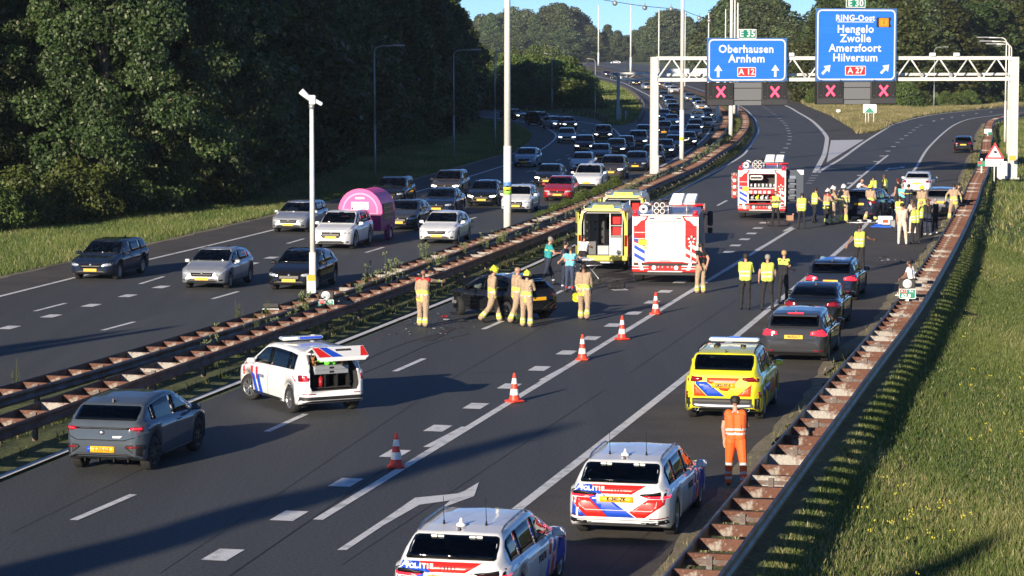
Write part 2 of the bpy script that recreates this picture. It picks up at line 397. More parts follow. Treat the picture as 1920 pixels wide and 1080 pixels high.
for L_ in ([(138, 976), (250, 928)], [(500, 810), (573, 777)], [(740, 697), (795, 673)], [(906, 618), (952, 598)], [(1038, 553), (1075, 536)], [(1345, 386), (1363, 376)],
           [(800, 839), (872, 801)], [(1015, 714), (1060, 690)], [(1271, 561), (1299, 545.6)], [(1360, 508), (1375, 498.6)], [(1418, 469.5), (1436, 459.6)], [(1470, 434), (1485, 426)],
           [(65, 584), (123, 569)], [(262, 533), (307, 519)], [(539, 457), (570, 448)], [(192, 620), (252, 604)], [(398, 561), (447, 547)], [(686, 474), (719, 464)], [(877, 412.5), (893, 407.5)],
           [(985, 374), (1000, 369)], [(972, 347), (984, 343.5)], [(1042, 301.5), (1050, 299)], [(1061, 291.5), (1069, 289.5)], [(988, 322.5), (997, 320)], [(1661, 321), (1668, 315)]):
    a, b = px(L_); mk.line([a, b], .17, .0125)
for i in range(13):
    c = at(418, 1041).lerp(at(1150, 610), i / 10.); mk.block(c, R(12.2), 1.05, .46)
for p in ((1247, 547), (1275, 529), (1366, 473), (1379, 460.5), (1396, 449), (1409, 438), (1421, 428), (1433, 418)): mk.block(at(*p), R(12), 1.05, .46)
for p in ((17, 614.5), (96, 593), (171, 573), (239.5, 555), (302, 538.5), (472, 494.5), (509, 483.5), (-70, 637)): mk.block(at(*p), R(11), 1.0, .45)
for p in ((345, 62), (380, 85), (415, 110), (448, 137), (483, 162), (515, 190), (548, 218), (578, 248), (610, 275), (633, 305), (652, 341), (665, 374), (676, 407), (682, 447), (680, 489), (662, 540), (630, 592), (590, 647), (540, 710)):
    mk.block(at(1380 + p[0] / 6.75, 190 + p[1] / 6.75), R(6), 1.3, .42)
for p in ((1594.6, 343.7), (1612.7, 329), (1629, 315), (1642.5, 303), (1654, 292.7), (1665, 283.5), (1674.8, 275), (1683, 267), (1691, 260.7), (1699, 254.6), (1706.7, 249), (1713, 244), (1719.6, 239), (1727, 235)):
    mk.block(at(*p), R(11), 1.2, .42)
for p in ((1751, 227), (1766.7, 223), (1785, 220), (1806, 216.7), (1830.6, 213), (1858, 210), (1890, 207)): mk.block(at(*p), R(13), 3, .3)
for p in ((1085, 240), (1095, 245), (1101, 250), (985, 224), (1125, 330), (1001, 340), (991, 345)): mk.block(at(*p), R(8), 1.1, .4)
for a, b in (((1521, 329.3), (1534, 329.3)), ((1517, 334), (1530.6, 334)), ((1514, 338.7), (1527, 338.7)), ((1511, 343.6), (1523, 343.6))):
    a, b = at(*a), at(*b); mk.line([a, b], .45)
mk.poly(px([(632, 1032), (720, 974), (778, 934), (858, 926), (871, 921), (898, 905), (889, 931), (828, 953), (844, 939), (787, 947), (720, 985), (650, 1032)]))
mk.poly(px([(1667, 316), (1690, 313.5), (1688, 312), (1698, 313), (1692, 316.5), (1691, 315), (1669, 317.4)]))
mk.build('road_marking')
# old joints, tyre marks and cracks in the surface
ck = Marks()
for a, b, w_ in (((430, 1080), (720, 880), .03), ((1128, 1080), (1260, 960), .03)): ck.line([at(*a), at(*b)], w_, .008)
ck.line(spline(px([(1506, 234), (1522, 222), (1531, 214), (1533, 209)]), 3), .15, .008); ck.line(spline(px([(1530, 214), (1535, 216), (1527, 223)]), 3), .15, .008)
ck.line(spline(px([(640, 700), (700, 668), (770, 640), (840, 622)]), 1), .05, .008); ck.line(spline(px([(650, 712), (730, 680), (820, 640), (900, 622)]), 1), .04, .008)
ck.line(spline(px([(800, 640), (835, 622), (858, 606)]), 1), .35, .008)
for a, b in (((640, 1060), (1180, 700)), ((1180, 700), (1420, 535)), ((1420, 535), (1560, 430)), ((300, 1075), (830, 720)), ((830, 720), (1180, 520)), ((20, 1000), (430, 800))):
    ck.line(resample([at(*a), at(*b)], 4.), .014, .0078)
for a, b in (((1150, 905), (1290, 900)), ((880, 700), (1010, 694)), ((1330, 640), (1440, 632)), ((1000, 590), (1120, 585))): ck.line([at(*a), at(*b)], .03, .0078)
ck.build('skid_mark', mat('tyre_mark', (.022, .022, .023), .8, noise=3, c2=(.040, .040, .040)))
# sandy fringe between the hard shoulder and the grass
def fringe(a, b, name, m=M_dirt, off=.0): sheet(name, a + list(reversed(b)), off, m)
e = [p for p in px([(1842, 232), (1829, 254), (1825, 286), (1816, 292), (1798, 338), (1754, 442), (1682, 533), (1637, 603), (1545, 683), (1518, 733), (1398, 861), (1226, 1076), (1090, 1230)])]
e = resample(spline(e, 2), 1.0)
jit = [p + Vector((random.uniform(.15, .6), 0, 0)) for p in e]; inn = [p + Vector((random.uniform(-.12, .03), 0, 0)) for p in e]
sheet('sand_edge_right', [*inn, *reversed(jit)], .007, M_dirt)
e = resample(spline(px(L_OUT[:9]), 2), 1.0)
jit = [p - Vector((random.uniform(.2, .8), 0, 0)) for p in e]; inn = [p + Vector((random.uniform(-.03, .15), 0, 0)) for p in e]
sheet('sand_edge_left', [*inn, *reversed(jit)], .007, M_dirt)

# ================================================================ GUARD RAILS
M_rust = mat('rusty_steel', (.115, .045, .026), .75, noise=2.6, c2=(.29, .25, .215), contrast=(.54, .62), speck=(25, .25), metal=.15)
M_galv = mat('weathered_galvanised_steel', (.13, .135, .14), .5, noise=1.6, c2=(.085, .045, .03), contrast=(.38, .6), metal=.5, speck=(14, .2))
M_rust2 = mat('rusty_steel_patched', (.14, .07, .045), .7, noise=1.7, c2=(.34, .32, .29), contrast=(.45, .54), speck=(25, .2), metal=.15)
M_rustd = mat('dark_rusted_steel', (.085, .042, .03), .7, noise=2.2, c2=(.15, .12, .11), contrast=(.4, .7), metal=.3)
def rung_mesh(k, wd):
    mb = MB(); h = wd / 2; r = random.Random(k); m = 0
    mb.box((-h, -.004, -.2), (h, .004, 0)); mb.box((-h, .004, -.012), (h, .06, 0)); mb.box((-h, .004, -.2), (h, .045, -.19))
    return mb.me('spacer_plate', [M_rust if k % 4 else M_rust2])
RUNG = [rung_mesh(k, .80) for k in range(8)]
def post_mesh():
    mb = MB(); mb.box((-.05, -.06, 0), (.05, -.05, .66)); mb.box((-.05, .05, 0), (.05, .06, .66)); mb.box((-.006, -.05, 0), (.006, .05, .66))
    mb.box((-.38, -.03, .52), (.38, .03, .6)); return mb.me('post', [M_galv])
POST = post_mesh()
def guard_rail(pxs, label, cols=None, z=.74, nr=290, lo=None, group=None, wd=.8, smooth=3, mrail=(None, None), y0=None):
    P = smooth_path(resample(spline(px(pxs, z), 2), 2.), smooth)
    d0 = (P[0] - P[1]).normalized()
    P = [P[0] + d0 * 14] + P
    root = empty('guard_rail', (P[0].x, P[0].y, 0), **dict(label=label, cat='guard rail', group=group))
    o0 = Vector((P[0].x, P[0].y, 0))
    prof = [(.0, 0), (.045, -.02), (.05, -.07), (.01, -.12), (.01, -.17), (.05, -.22), (.045, -.28), (.0, -.30), (-.012, -.28), (-.012, -.02)]
    for sgn, m in ((-1, mrail[0] or M_rustd), (1, mrail[1] or M_galv)):
        Q = offs(P, sgn * wd / 2); mb = MB(); n = len(prof); vs = []
        for i, q in enumerate(Q):
            t = Q[min(i + 1, len(Q) - 1)] - Q[max(i - 1, 0)]; t.z = 0; t.normalize(); nn = Vector((t.y, -t.x, 0)) * sgn
            vs += [q + nn * a + Vector((0, 0, b)) - o0 for a, b in prof]
        fs = [(i * n + k, i * n + (k + 1) % n, (i + 1) * n + (k + 1) % n, (i + 1) * n + k) for i in range(len(Q) - 1) for k in range(n)]
        mb.add(vs, fs, 0, False); mb.build('rail_beam', m, root)
    C = resample(P, 1.333); k = 0; r = random.Random(len(pxs))
    for i in range(1, len(C) - 1):
        t = C[i + 1] - C[i - 1]; a = math.atan2(-t.x, t.y)
        if k < nr and (y0 is None or C[i].y > y0):
            link('spacer_plate', RUNG[r.randrange(8)], root, C[i] - o0 - Vector((0, 0, .03)), (r.uniform(-.12, .12), 0, a)); k += 1
        if i % 3 == 0 and i < 320:
            link('post', POST, root, (C[i].x - o0.x, C[i].y - o0.y, C[i].z - .72), (0, 0, a))
    return P
LRP = [(0, 734), (155, 691), (475, 594), (730, 510), (942, 434), (1012, 410), (1144, 360), (1215, 328), (1290, 295), (1325, 272), (1345, 252), (1358, 233), (1361, 222), (1358, 208), (1340, 195), (1300, 179), (1240, 161), (1180, 147), (1100, 128)]
RRP = [(0, 790), (200, 720), (400, 650), (760, 526), (871, 486), (1080, 407), (1214, 346), (1302, 309), (1345, 282), (1376, 262), (1392, 244), (1398, 230), (1395, 215), (1384, 203), (1360, 192), (1330, 180), (1240, 154), (1100, 122)]
GRP = [(1295, 1080), (1444, 892), (1597, 700), (1708, 560), (1781, 444), (1816, 376), (1829, 341), (1843, 311), (1848, 285), (1850, 263), (1854, 250), (1853, 236), (1860, 225), (1879, 219), (1920, 212)]
P_LR = guard_rail(LRP, 'median guard rail beside the lanes of oncoming traffic', group=None, mrail=(M_rustd, M_galv))
P_RR = guard_rail(RRP, 'rusty median guard rail on the side of the accident', mrail=(M_rustd, M_rustd))
P_GR = guard_rail(GRP, 'rusty ladder-like guard rail between hard shoulder and right-hand grass bank', mrail=(M_galv, M_galv), smooth=1)
def simple_rail(pts, label, m=M_galv):
    P = resample(spline(px(pts), 2), 3.); root = empty('guard_rail', P[0], label=label, cat='guard rail'); mb = MB(); o0 = P[0]
    for h, t_ in ((.72, .0), (.5, .0)):
        for a, b in zip(P, P[1:]):
            mb.tube(a - o0 + Vector((0, 0, h)), b - o0 + Vector((0, 0, h)), .06, n=5)
    mb.build('rail_beam', m, root)
    pm = MB(); pm.box((-.05, -.05, 0), (.05, .05, .7)); pme = pm.me('post', m)
    for q in resample(P, 4.)[:80]: link('post', pme, root, q - o0)
simple_rail([(760, 200), (866, 202), (958, 207), (1057, 213.5), (1113, 221.5), (1141, 234)], 'dark guard rail along the far side of the curving slip road', M_rustd)
simple_rail([(1196, 232), (1207, 219), (1209, 204), (1202, 191), (1185, 176), (1160, 163), (1110, 149)], 'curved guard rail at the tip between slip road and queue')
simple_rail([(2030, 187), (1920, 190), (1870, 191.5), (1858, 192)], 'galvanised guard rail at the far side of the right-hand exit')
simple_rail([(1478, 176), (1490, 181), (1503, 186)], 'short piece of guard rail in the grass of the junction')
simple_rail([(1050, 115), (1150, 128), (1250, 142), (1340, 160)], 'galvanised guard rail far behind the portal on the median of the junction')
simple_rail([(1050, 104), (1180, 113), (1330, 128)], 'farthest galvanised guard rail in front of the distant tree line')
# ================================================================ VEHICLES
def paint(name, c, metal=None, rough=None):
    dark = sum(c) / 3 < .1
    m = mat('paint_' + name, c, .7 if dark else .45, 0 if dark else (metal or 0) * .6, coat=1, spec=.05 if dark else .4, speck=(3, .05)); m.node_tree.nodes['Principled BSDF'].inputs['Coat Roughness'].default_value = .035; return m
P_BLACK = paint('black', (.008, .009, .011)); P_NAVY = paint('navy', (.010, .016, .034)); P_GREY = paint('grey', (.10, .105, .115), .6); P_DGREY = paint('dark_grey', (.040, .042, .048), .5)
P_SILVER = paint('silver', (.36, .38, .41), .7, .3); P_WHITE = paint('white', (.72, .73, .74), 0, .25); P_RED = paint('red', (.35, .012, .018)); P_PLUM = paint('plum', (.045, .012, .03)); P_TEAL = paint('blue_grey', (.11, .15, .19), .5)
P_BEIGE = paint('champagne', (.33, .31, .28), .6); P_BLUE = paint('blue', (.03, .06, .16), .4); P_EVGREY = paint('slate_grey', (.062, .078, .098), 0, .3); P_BROWN = paint('brown_grey', (.05, .043, .04), .5); P_YEL = paint('signal_yellow', (.72, .68, .02), 0, .3)
P_LBLUE = paint('light_blue', (.30, .36, .42), .5, .3)
G_GLASS = glassmat('car_glass_tinted', (.10, .11, .11)); G_GLASSV = glassmat('car_glass_windscreen', (.62, .66, .64)); G_SIDE = glassmat('car_glass_side', (.42, .46, .45))
M_BLK = mat('black_plastic', (.014, .014, .015), .55, speck=(20, .2)); M_TYRE = mat('tyre_rubber', (.016, .016, .017), .85, speck=(16, .25)); M_RIM = mat('alloy', (.42, .43, .45), .3, .85); M_RIMD = mat('dark_alloy', (.05, .05, .055), .35, .8)
M_CHR = mat('chrome', (.42, .43, .45), .35, .9); M_HL = mat('headlight_lens', (.55, .6, .66), .12, .35, coat=1); M_HLON = mat('lit_headlight', (1, .97, .9), .2, emit=3.2)
M_TL = mat('tail_light_lens', (.22, .005, .008), .12, coat=1); M_TLON = mat('lit_tail_light', (.9, .015, .03), .2, emit=1.6); M_PLATE = mat('dutch_yellow_plate', (.85, .45, .01), .45); M_ORG = mat('orange_lens', (.8, .22, .01), .2, coat=1)
M_LBLK = mat('gloss_black', (.006, .006, .007), .4, spec=.25); M_WHT = mat('white_vinyl', (.78, .78, .77), .35); M_RDV = mat('red_vinyl', (.62, .02, .015), .3); M_BLV = mat('blue_vinyl', (.015, .07, .50), .3); M_YLV = mat('fluorescent_yellow_vinyl', (.72, .78, .03), .35)
M_ORV = mat('fluorescent_red_vinyl', (.80, .07, .012), .35)
M_INT = mat('dark_interior', (.03, .03, .032), .8); M_SEAT = mat('seat_fabric', (.05, .05, .055), .85); M_SEAM = mat('panel_gap', (.004, .004, .004), .9); M_LT = mat('plate_lettering', (.02, .02, .02), .6)
M_SKIN0 = mat('face_behind_glass', (.20, .11, .08), .7)

def interp(P, u):
    if u <= P[0][0]: return P[0][1]
    for (a, b), (c, d) in zip(P, P[1:]):
        if u <= c: return b + (d - b) * (u - a) / max(1e-6, c - a)
    return P[-1][1]
class Body:
    def __init__(s, L, W, sil, belt, cowl, roofF, roofR, deck, wb, fo, wr=.33, zs=.235, flat=(.30, .22), pw=2.6, tum=.76, zmid=.52, roundness=.09, arch=.05):
        s.L, s.W, s.sil, s.belt = L, W, sil, belt; s.cowl, s.roofF, s.roofR, s.deck = cowl, roofF, roofR, deck; s.wb, s.fo, s.wr = wb, fo, wr
        s.zs, s.flat, s.pw, s.tum, s.zmid, s.rd = zs, flat, pw, tum, zmid, roundness; s.arch = arch; s.H = max(z for u, z in sil)
    def zc(s, u):
        e = .05
        if u < .2 or u > s.L - .1: return interp(s.sil, u)
        return (interp(s.sil, u - e) + 2 * interp(s.sil, u) + interp(s.sil, u + e)) / 4
    def zb(s, u): return min(interp(s.belt, u), s.zc(u) - .012)
    def hw(s, u):
        w = s.W / 2; t = max(0, (.6 - u) / .6); t2 = max(0, (u - (s.L - .5)) / .5)
        return w * (1 - s.flat[0] * t ** s.pw) * (1 - s.flat[1] * t2 ** s.pw)
    def sfac(s, u): return max(0., min(1., (s.zc(u) - s.zb(u)) / (s.H - 1.0 if s.H > 1.3 else .45)))
    def wroof(s, u):
        k = s.sfac(u); return s.hw(u) * (.90 * (1 - k) + s.tum * k)
    def section(s, u):
        w, zc, zb, k = s.hw(u), s.zc(u), s.zb(u), s.sfac(u)
        z0 = s.zs + .06 * max(0, (.25 - u) / .25) + .13 * max(0, (u - (s.L - .35)) / .35)
        for c in (s.fo, s.fo + s.wb):
            d = abs(u - c); Ra = s.wr + s.arch
            if d < Ra: z0 = max(z0, s.wr + math.sqrt(Ra * Ra - d * d))
        z0 = min(z0, zb - .06); zm = max(s.zmid, z0 + .04); zm = min(zm, zb - .03)
        wr = s.wroof(u); ze = zc - s.rd * (.25 + .75 * k); ze = max(ze, zb + (zc - zb) * .35)
        a7 = .5
        pts = [(0, z0), (w * .80, z0), (w * (.955 if z0 < .3 else .985), z0), (w * .985, z0 + .05), (w, zm), (w * .995, (zm + zb) / 2 + .03), (w * .975, zb - .02), (w * .94, zb),
               (w * .915, zb + (ze - zb) * .06), ((w * .915 + wr) / 2 + .012 * k, (zb + ze) / 2), (wr, ze), (wr - .035 * (.3 + k), ze + (zc - ze) * .55), (wr * .86, zc - (zc - ze) * .16), (wr * .5, zc - .012 * k - .004), (0, zc)]
        return pts
    def stations(s):
        U = {0, .02, .05, .09, .14, .2, s.L, s.L - .02, s.L - .05, s.L - .09, s.L - .15}
        U |= {u for u, _ in s.sil} | {u for u, _ in s.belt}
        for c in (s.fo, s.fo + s.wb):
            for k in range(9): U.add(c + (s.wr + s.arch) * math.cos(math.pi * k / 8) * 1.0)
            U.add(c - s.wr - s.arch - .012); U.add(c + s.wr + s.arch + .012)
        u = .25
        while u < s.L: U.add(round(u, 3)); u += .13
        U = sorted(x for x in U if 0 <= x <= s.L); out = [U[0]]
        for x in U[1:]:
            if x - out[-1] > .009: out.append(x)
        if s.L - out[-1] > 1e-4: out[-1] = s.L
        return out
    def mesh(s):
        vs, fs = [], []; U = s.stations(); n = None
        for u in U:
            p = s.section(u); x = s.L / 2 - u
            ring = [(x, y, z) for y, z in p] + [(x, -y, z) for y, z in reversed(p[1:-1])]
            n = len(ring); vs += ring
        for i in range(len(U) - 1):
            for k in range(n): j = (k + 1) % n; fs.append((i * n + k, i * n + j, (i + 1) * n + j, (i + 1) * n + k))
        fs.append(tuple(reversed(range(n)))); fs.append(tuple(range((len(U) - 1) * n, len(U) * n)))
        mb = MB(); mb.add(vs, fs, 0, True); return mb
    def prep(s, m):
        s.me = s.mesh().me('body', m)
        bm = bmesh.new(); bm.from_mesh(s.me); s.bvh = BVHTree.FromBMesh(bm); bm.free(); return s.me

def project(bvh, p, plane, off):
    a, b = p
    o, d = {'L': ((a, 5, b), (0, -1, 0)), 'R': ((a, -5, b), (0, 1, 0)), 'F': ((9, a, b), (-1, 0, 0)), 'B': ((-9, a, b), (1, 0, 0)), 'T': ((a, b, 9), (0, 0, -1))}[plane]
    h, n, _, _ = bvh.ray_cast(Vector(o), Vector(d))
    if h is None:
        q = {'L': Vector((a, 1, b)), 'R': Vector((a, -1, b)), 'F': Vector((2.3, a, b)), 'B': Vector((-2.3, a, b)), 'T': Vector((a, b, 1.5))}[plane]
        h, n, _, _ = bvh.find_nearest(q)
    return h - Vector(d) * off * .5 + n * off * (.5 if n.dot(Vector(d)) < 0 else -.5)
def patch(bvh, poly, plane, off=.006, depth=.02, grid=.1, M=None, dense=None):
    """a thin panel that follows the body surface"""
    bm = bmesh.new()
    try: f = bm.faces.new([bm.verts.new((a, b, 0)) for a, b in poly])
    except Exception: return None
    xs = [p[0] for p in poly]; ys_ = [p[1] for p in poly]
    for ax, lo, hi in ((0, min(xs), max(xs)), (1, min(ys_), max(ys_))):
        n = int((hi - lo) / grid)
        for k in range(1, n + 1):
            c = lo + (hi - lo) * k / (n + 1); co = [0, 0, 0]; no = [0, 0, 0]; co[ax] = c; no[ax] = 1
            bmesh.ops.bisect_plane(bm, geom=bm.verts[:] + bm.edges[:] + bm.faces[:], plane_co=co, plane_no=no)
    for v in bm.verts: v.co = project(bvh, (v.co.x, v.co.y), plane, off)
    d = Vector({'L': (0, -1, 0), 'R': (0, 1, 0), 'F': (-1, 0, 0), 'B': (1, 0, 0), 'T': (0, 0, -1)}[plane])
    bmesh.ops.recalc_face_normals(bm, faces=bm.faces)
    if sum(f.normal.dot(d) * f.calc_area() for f in bm.faces) > 0: bmesh.ops.reverse_faces(bm, faces=bm.faces)
    if depth:
        be = [e for e in bm.edges if e.is_boundary]
        r = bmesh.ops.extrude_edge_only(bm, edges=be)
        for v in [x for x in r['geom'] if isinstance(x, bmesh.types.BMVert)]: v.co += d * depth
    for f in bm.faces: f.smooth = True
    if M is not None: bmesh.ops.transform(bm, matrix=M, verts=bm.verts)
    vs = [v.co.copy() for v in bm.verts]; bm.verts.index_update(); fs = [[v.index for v in f.verts] for f in bm.faces]; bm.free()
    mb = MB(); mb.add(vs, fs, 0, True); return mb
def pmesh(bvh, name, poly, plane, m, **k):
    mb = patch(bvh, poly, plane, **k); return mb.me(name, m, fix=False)
mirr = lambda poly: [(-a, b) for a, b in reversed(poly)]

def wheel_meshes(r, wd, rim, spokes=5, m=None):
    mb = MB(); t = wd / 2
    mb.rev([(r * .66, -t), (r * .70, -t * 1.0), (r * .93, -t), (r, -t * .72), (r, t * .72), (r * .93, t), (r * .70, t), (r * .66, t)], 22, 0, 'y')
    tyre = mb.me('wheel', M_TYRE)
    mb = MB(); mb.rev([(r * .69, t * .9), (r * .66, t * .96), (r * .61, t * .92), (r * .6, t * .4), (r * .6, -t * .9), (.001, -t * .9)], 22, 0, 'y')
    for k in range(spokes):
        a = 2 * math.pi * k / spokes; M = Matrix.Rotation(a, 4, 'Y')
        for s_ in (-1, 1):
            mb.add([(-.02, t * .80, 0), (.02, t * .80, 0), (s_ * .05 + .022, t * .9, r * .62), (s_ * .05 - .022, t * .9, r * .62), (-.02, t * .55, 0), (.02, t * .55, 0), (s_ * .05 + .022, t * .6, r * .62), (s_ * .05 - .022, t * .6, r * .62)],
                   [(0, 1, 2, 3), (1, 5, 6, 2), (4, 0, 3, 7), (7, 6, 5, 4)], 0, False, M)
    mb.rev([(.001, t * .88), (r * .16, t * .86), (r * .18, t * .5)], 10, 0, 'y')
    mb.rev([(.001, t * .15), (r * .6, t * .15)], 18, 1, 'y')
    return tyre, mb.me('rim', [rim, M_BLK])
WHEELS = {}
def wheels_for(r, rim=None, spokes=5):
    k = (r, (rim or M_RIM).name, spokes)
    if k not in WHEELS: WHEELS[k] = wheel_meshes(r, .22, rim or M_RIM, spokes)
    return WHEELS[k]

KIND = {}
def hatch_like(L, H, W, hood, cowlz, roofF, roofR, deckz, fo=.86, wb=2.62, nose=.66, rear='hatch', beltz=.90, slope=.22, tail=.0, wr=.32, drop=0.):
    """silhouette of hatchbacks, estates and SUVs; u runs from the nose to the tail"""
    cowl = hood
    if rear == 'sedan':
        sil = [(0, nose - .16), (.03, nose), (.12, nose + .08), (.45, cowlz - .12), (hood - .1, cowlz - .02), (hood, cowlz), (roofF, H - .06), (roofF + .35, H - .01), (roofF + .8, H), (roofR - .3, H - .03), (roofR, H - .08), (L - slope, deckz), (L - .1, deckz - .01), (L - .03, deckz - .06), (L, deckz - .28), ]
    else:
        sil = [(0, nose - .16), (.03, nose), (.12, nose + .08), (.45, cowlz - .12), (hood - .1, cowlz - .02), (hood, cowlz), (roofF, H - .06), (roofF + .35, H - .01), (roofF + .8, H), (roofR - .5, H - .015 - drop * .5), (roofR, H - .06 - drop), (roofR + .04, H - .11 - drop), (L - .09, deckz + .02), (L - .05, deckz - .06), (L - .02, deckz - .2), (L, deckz - .36)]
    bl = [(0, nose - .18), (.12, nose + .0), (.45, beltz - .12), (hood, beltz - .03), (L * .6, beltz + .03), (L - .45, beltz + .06), (L - .09, min(deckz - .02, beltz + .05)), (L, deckz - .38)]
    return Body(L, W, sil, bl, cowl, roofF, roofR, L - (slope if rear == 'sedan' else .09), wb, fo, wr)
SPEC = {
    'hatch': hatch_like(4.2, 1.46, 1.78, 1.02, .97, 1.82, 3.60, .98, drop=.07),
    'small': hatch_like(3.85, 1.50, 1.70, .90, .98, 1.62, 3.35, .99, fo=.78, wb=2.47, wr=.30, drop=.04),
    'estate': hatch_like(4.75, 1.47, 1.82, 1.15, .96, 2.0, 4.28, .98, fo=.9, wb=2.82, wr=.335),
    'sedan': hatch_like(4.75, 1.44, 1.83, 1.2, .95, 2.05, 3.45, 1.05, fo=.88, wb=2.85, rear='sedan', slope=.62, wr=.335),
    'suv': hatch_like(4.5, 1.66, 1.86, 1.12, 1.10, 1.92, 4.0, 1.14, fo=.92, wb=2.68, nose=.80, beltz=1.03, wr=.36),
    'mpv': hatch_like(4.42, 1.60, 1.80, .98, 1.08, 1.78, 3.98, 1.10, fo=.90, wb=2.73, nose=.74, beltz=.99, wr=.335),
    'ev': hatch_like(4.32, 1.54, 1.81, .88, 1.02, 1.85, 3.75, 1.06, fo=.83, wb=2.77, nose=.70, beltz=.98, wr=.365, drop=.07),
    'coupe': hatch_like(4.75, 1.60, 1.92, 1.05, 1.02, 2.0, 3.75, 1.14, fo=.88, wb=2.89, nose=.70, beltz=.98, rear='sedan', slope=.30, wr=.36),
}
def win_poly_front(B, rear=False, inset=.04, lo=.02, hi=.0):
    u0, u1 = (B.deck, B.roofR) if rear else (B.cowl, B.roofF)
    Lp = []
    for k in range(7):
        u = u0 + (u1 - u0) * (k / 6.); z = B.zc(u); Lp.append((B.wroof(u) - inset, z))
    z0, z1 = Lp[0][1] + lo, Lp[-1][1] - hi
    Lp = [(y, z) for y, z in Lp if z0 + .03 < z < z1 - .02]
    y0 = (Lp[0][0] if Lp else .6) + .01; y1 = (Lp[-1][0] if Lp else .5) - .01
    Lp = [(y0 - .03, z0), (y0, z0 + .02)] + Lp + [(y1, z1 - .02), (y1 - .04, z1)]
    return Lp + [(-y, z) for y, z in reversed(Lp)]
def side_polys(B, cuts, top=.115, bot=.035, gap=.05):
    out = []
    for a, b in cuts:
        lo, hi = [], []; n = 9
        for k in range(n + 1):
            u = a + (b - a) * k / n; zb_, zt = B.zb(u) + bot, B.zc(u) - top
            if zt - zb_ > .03: lo.append((B.L / 2 - u, zb_)); hi.append((B.L / 2 - u, zt))
        if len(lo) > 2: out.append(lo + list(reversed(hi)))
    return out
def prism_along(poly, axis, a, b):
    mb = MB(); n = len(poly)
    f = {'y': lambda p, t: (p[0], t, p[1]), 'x': lambda p, t: (t, p[0], p[1])}[axis]; v = [f(p, a) for p in poly] + [f(p, b) for p in poly]
    mb.add(v, [tuple(range(n)), tuple(reversed(range(n, 2 * n)))] + [(i, n + i, n + (i + 1) % n, (i + 1) % n) for i in range(n)]); return mb.me('cutter', M_INT)
def hollow(B, me, uf, ue, sedan, norear):
    X = lambda u: B.L / 2 - u; cut = [prism_along(side_polys(B, [(uf, ue)], .125, .045)[0], 'y', -2, 2), prism_along(win_poly_front(B, False, .075, .04, .02), 'x', 4, X(B.roofF + .25))]
    if not norear: cut.append(prism_along(win_poly_front(B, True, .11, .05, .05), 'x', -4, X(B.roofR - .25)))
    q = MB(); zt = B.zb((uf + ue) / 2) + .05; xr = X(ue) if sedan else X(B.L - .42); q.box((xr, -B.W / 2 + .15, .48), (X(B.cowl + .40), B.W / 2 - .15, zt)); cut.append(q.me('cutter', M_INT))
    me.materials.append(M_INT); o = link('b', me); cs = []
    for c in cut:
        k = link('cutter', c); k.hide_render = True; cs.append(k); md = o.modifiers.new('b', 'BOOLEAN'); md.operation = 'DIFFERENCE'; md.solver = 'EXACT'; md.object = k
        try: md.material_mode = 'TRANSFER'
        except Exception: pass
    bpy.context.view_layer.update(); r = bpy.data.meshes.new_from_object(o.evaluated_get(bpy.context.evaluated_depsgraph_get())); r.name = 'body'
    for k in cs + [o]: bpy.data.objects.remove(k)
    return r if len(r.polygons) > 600 else me
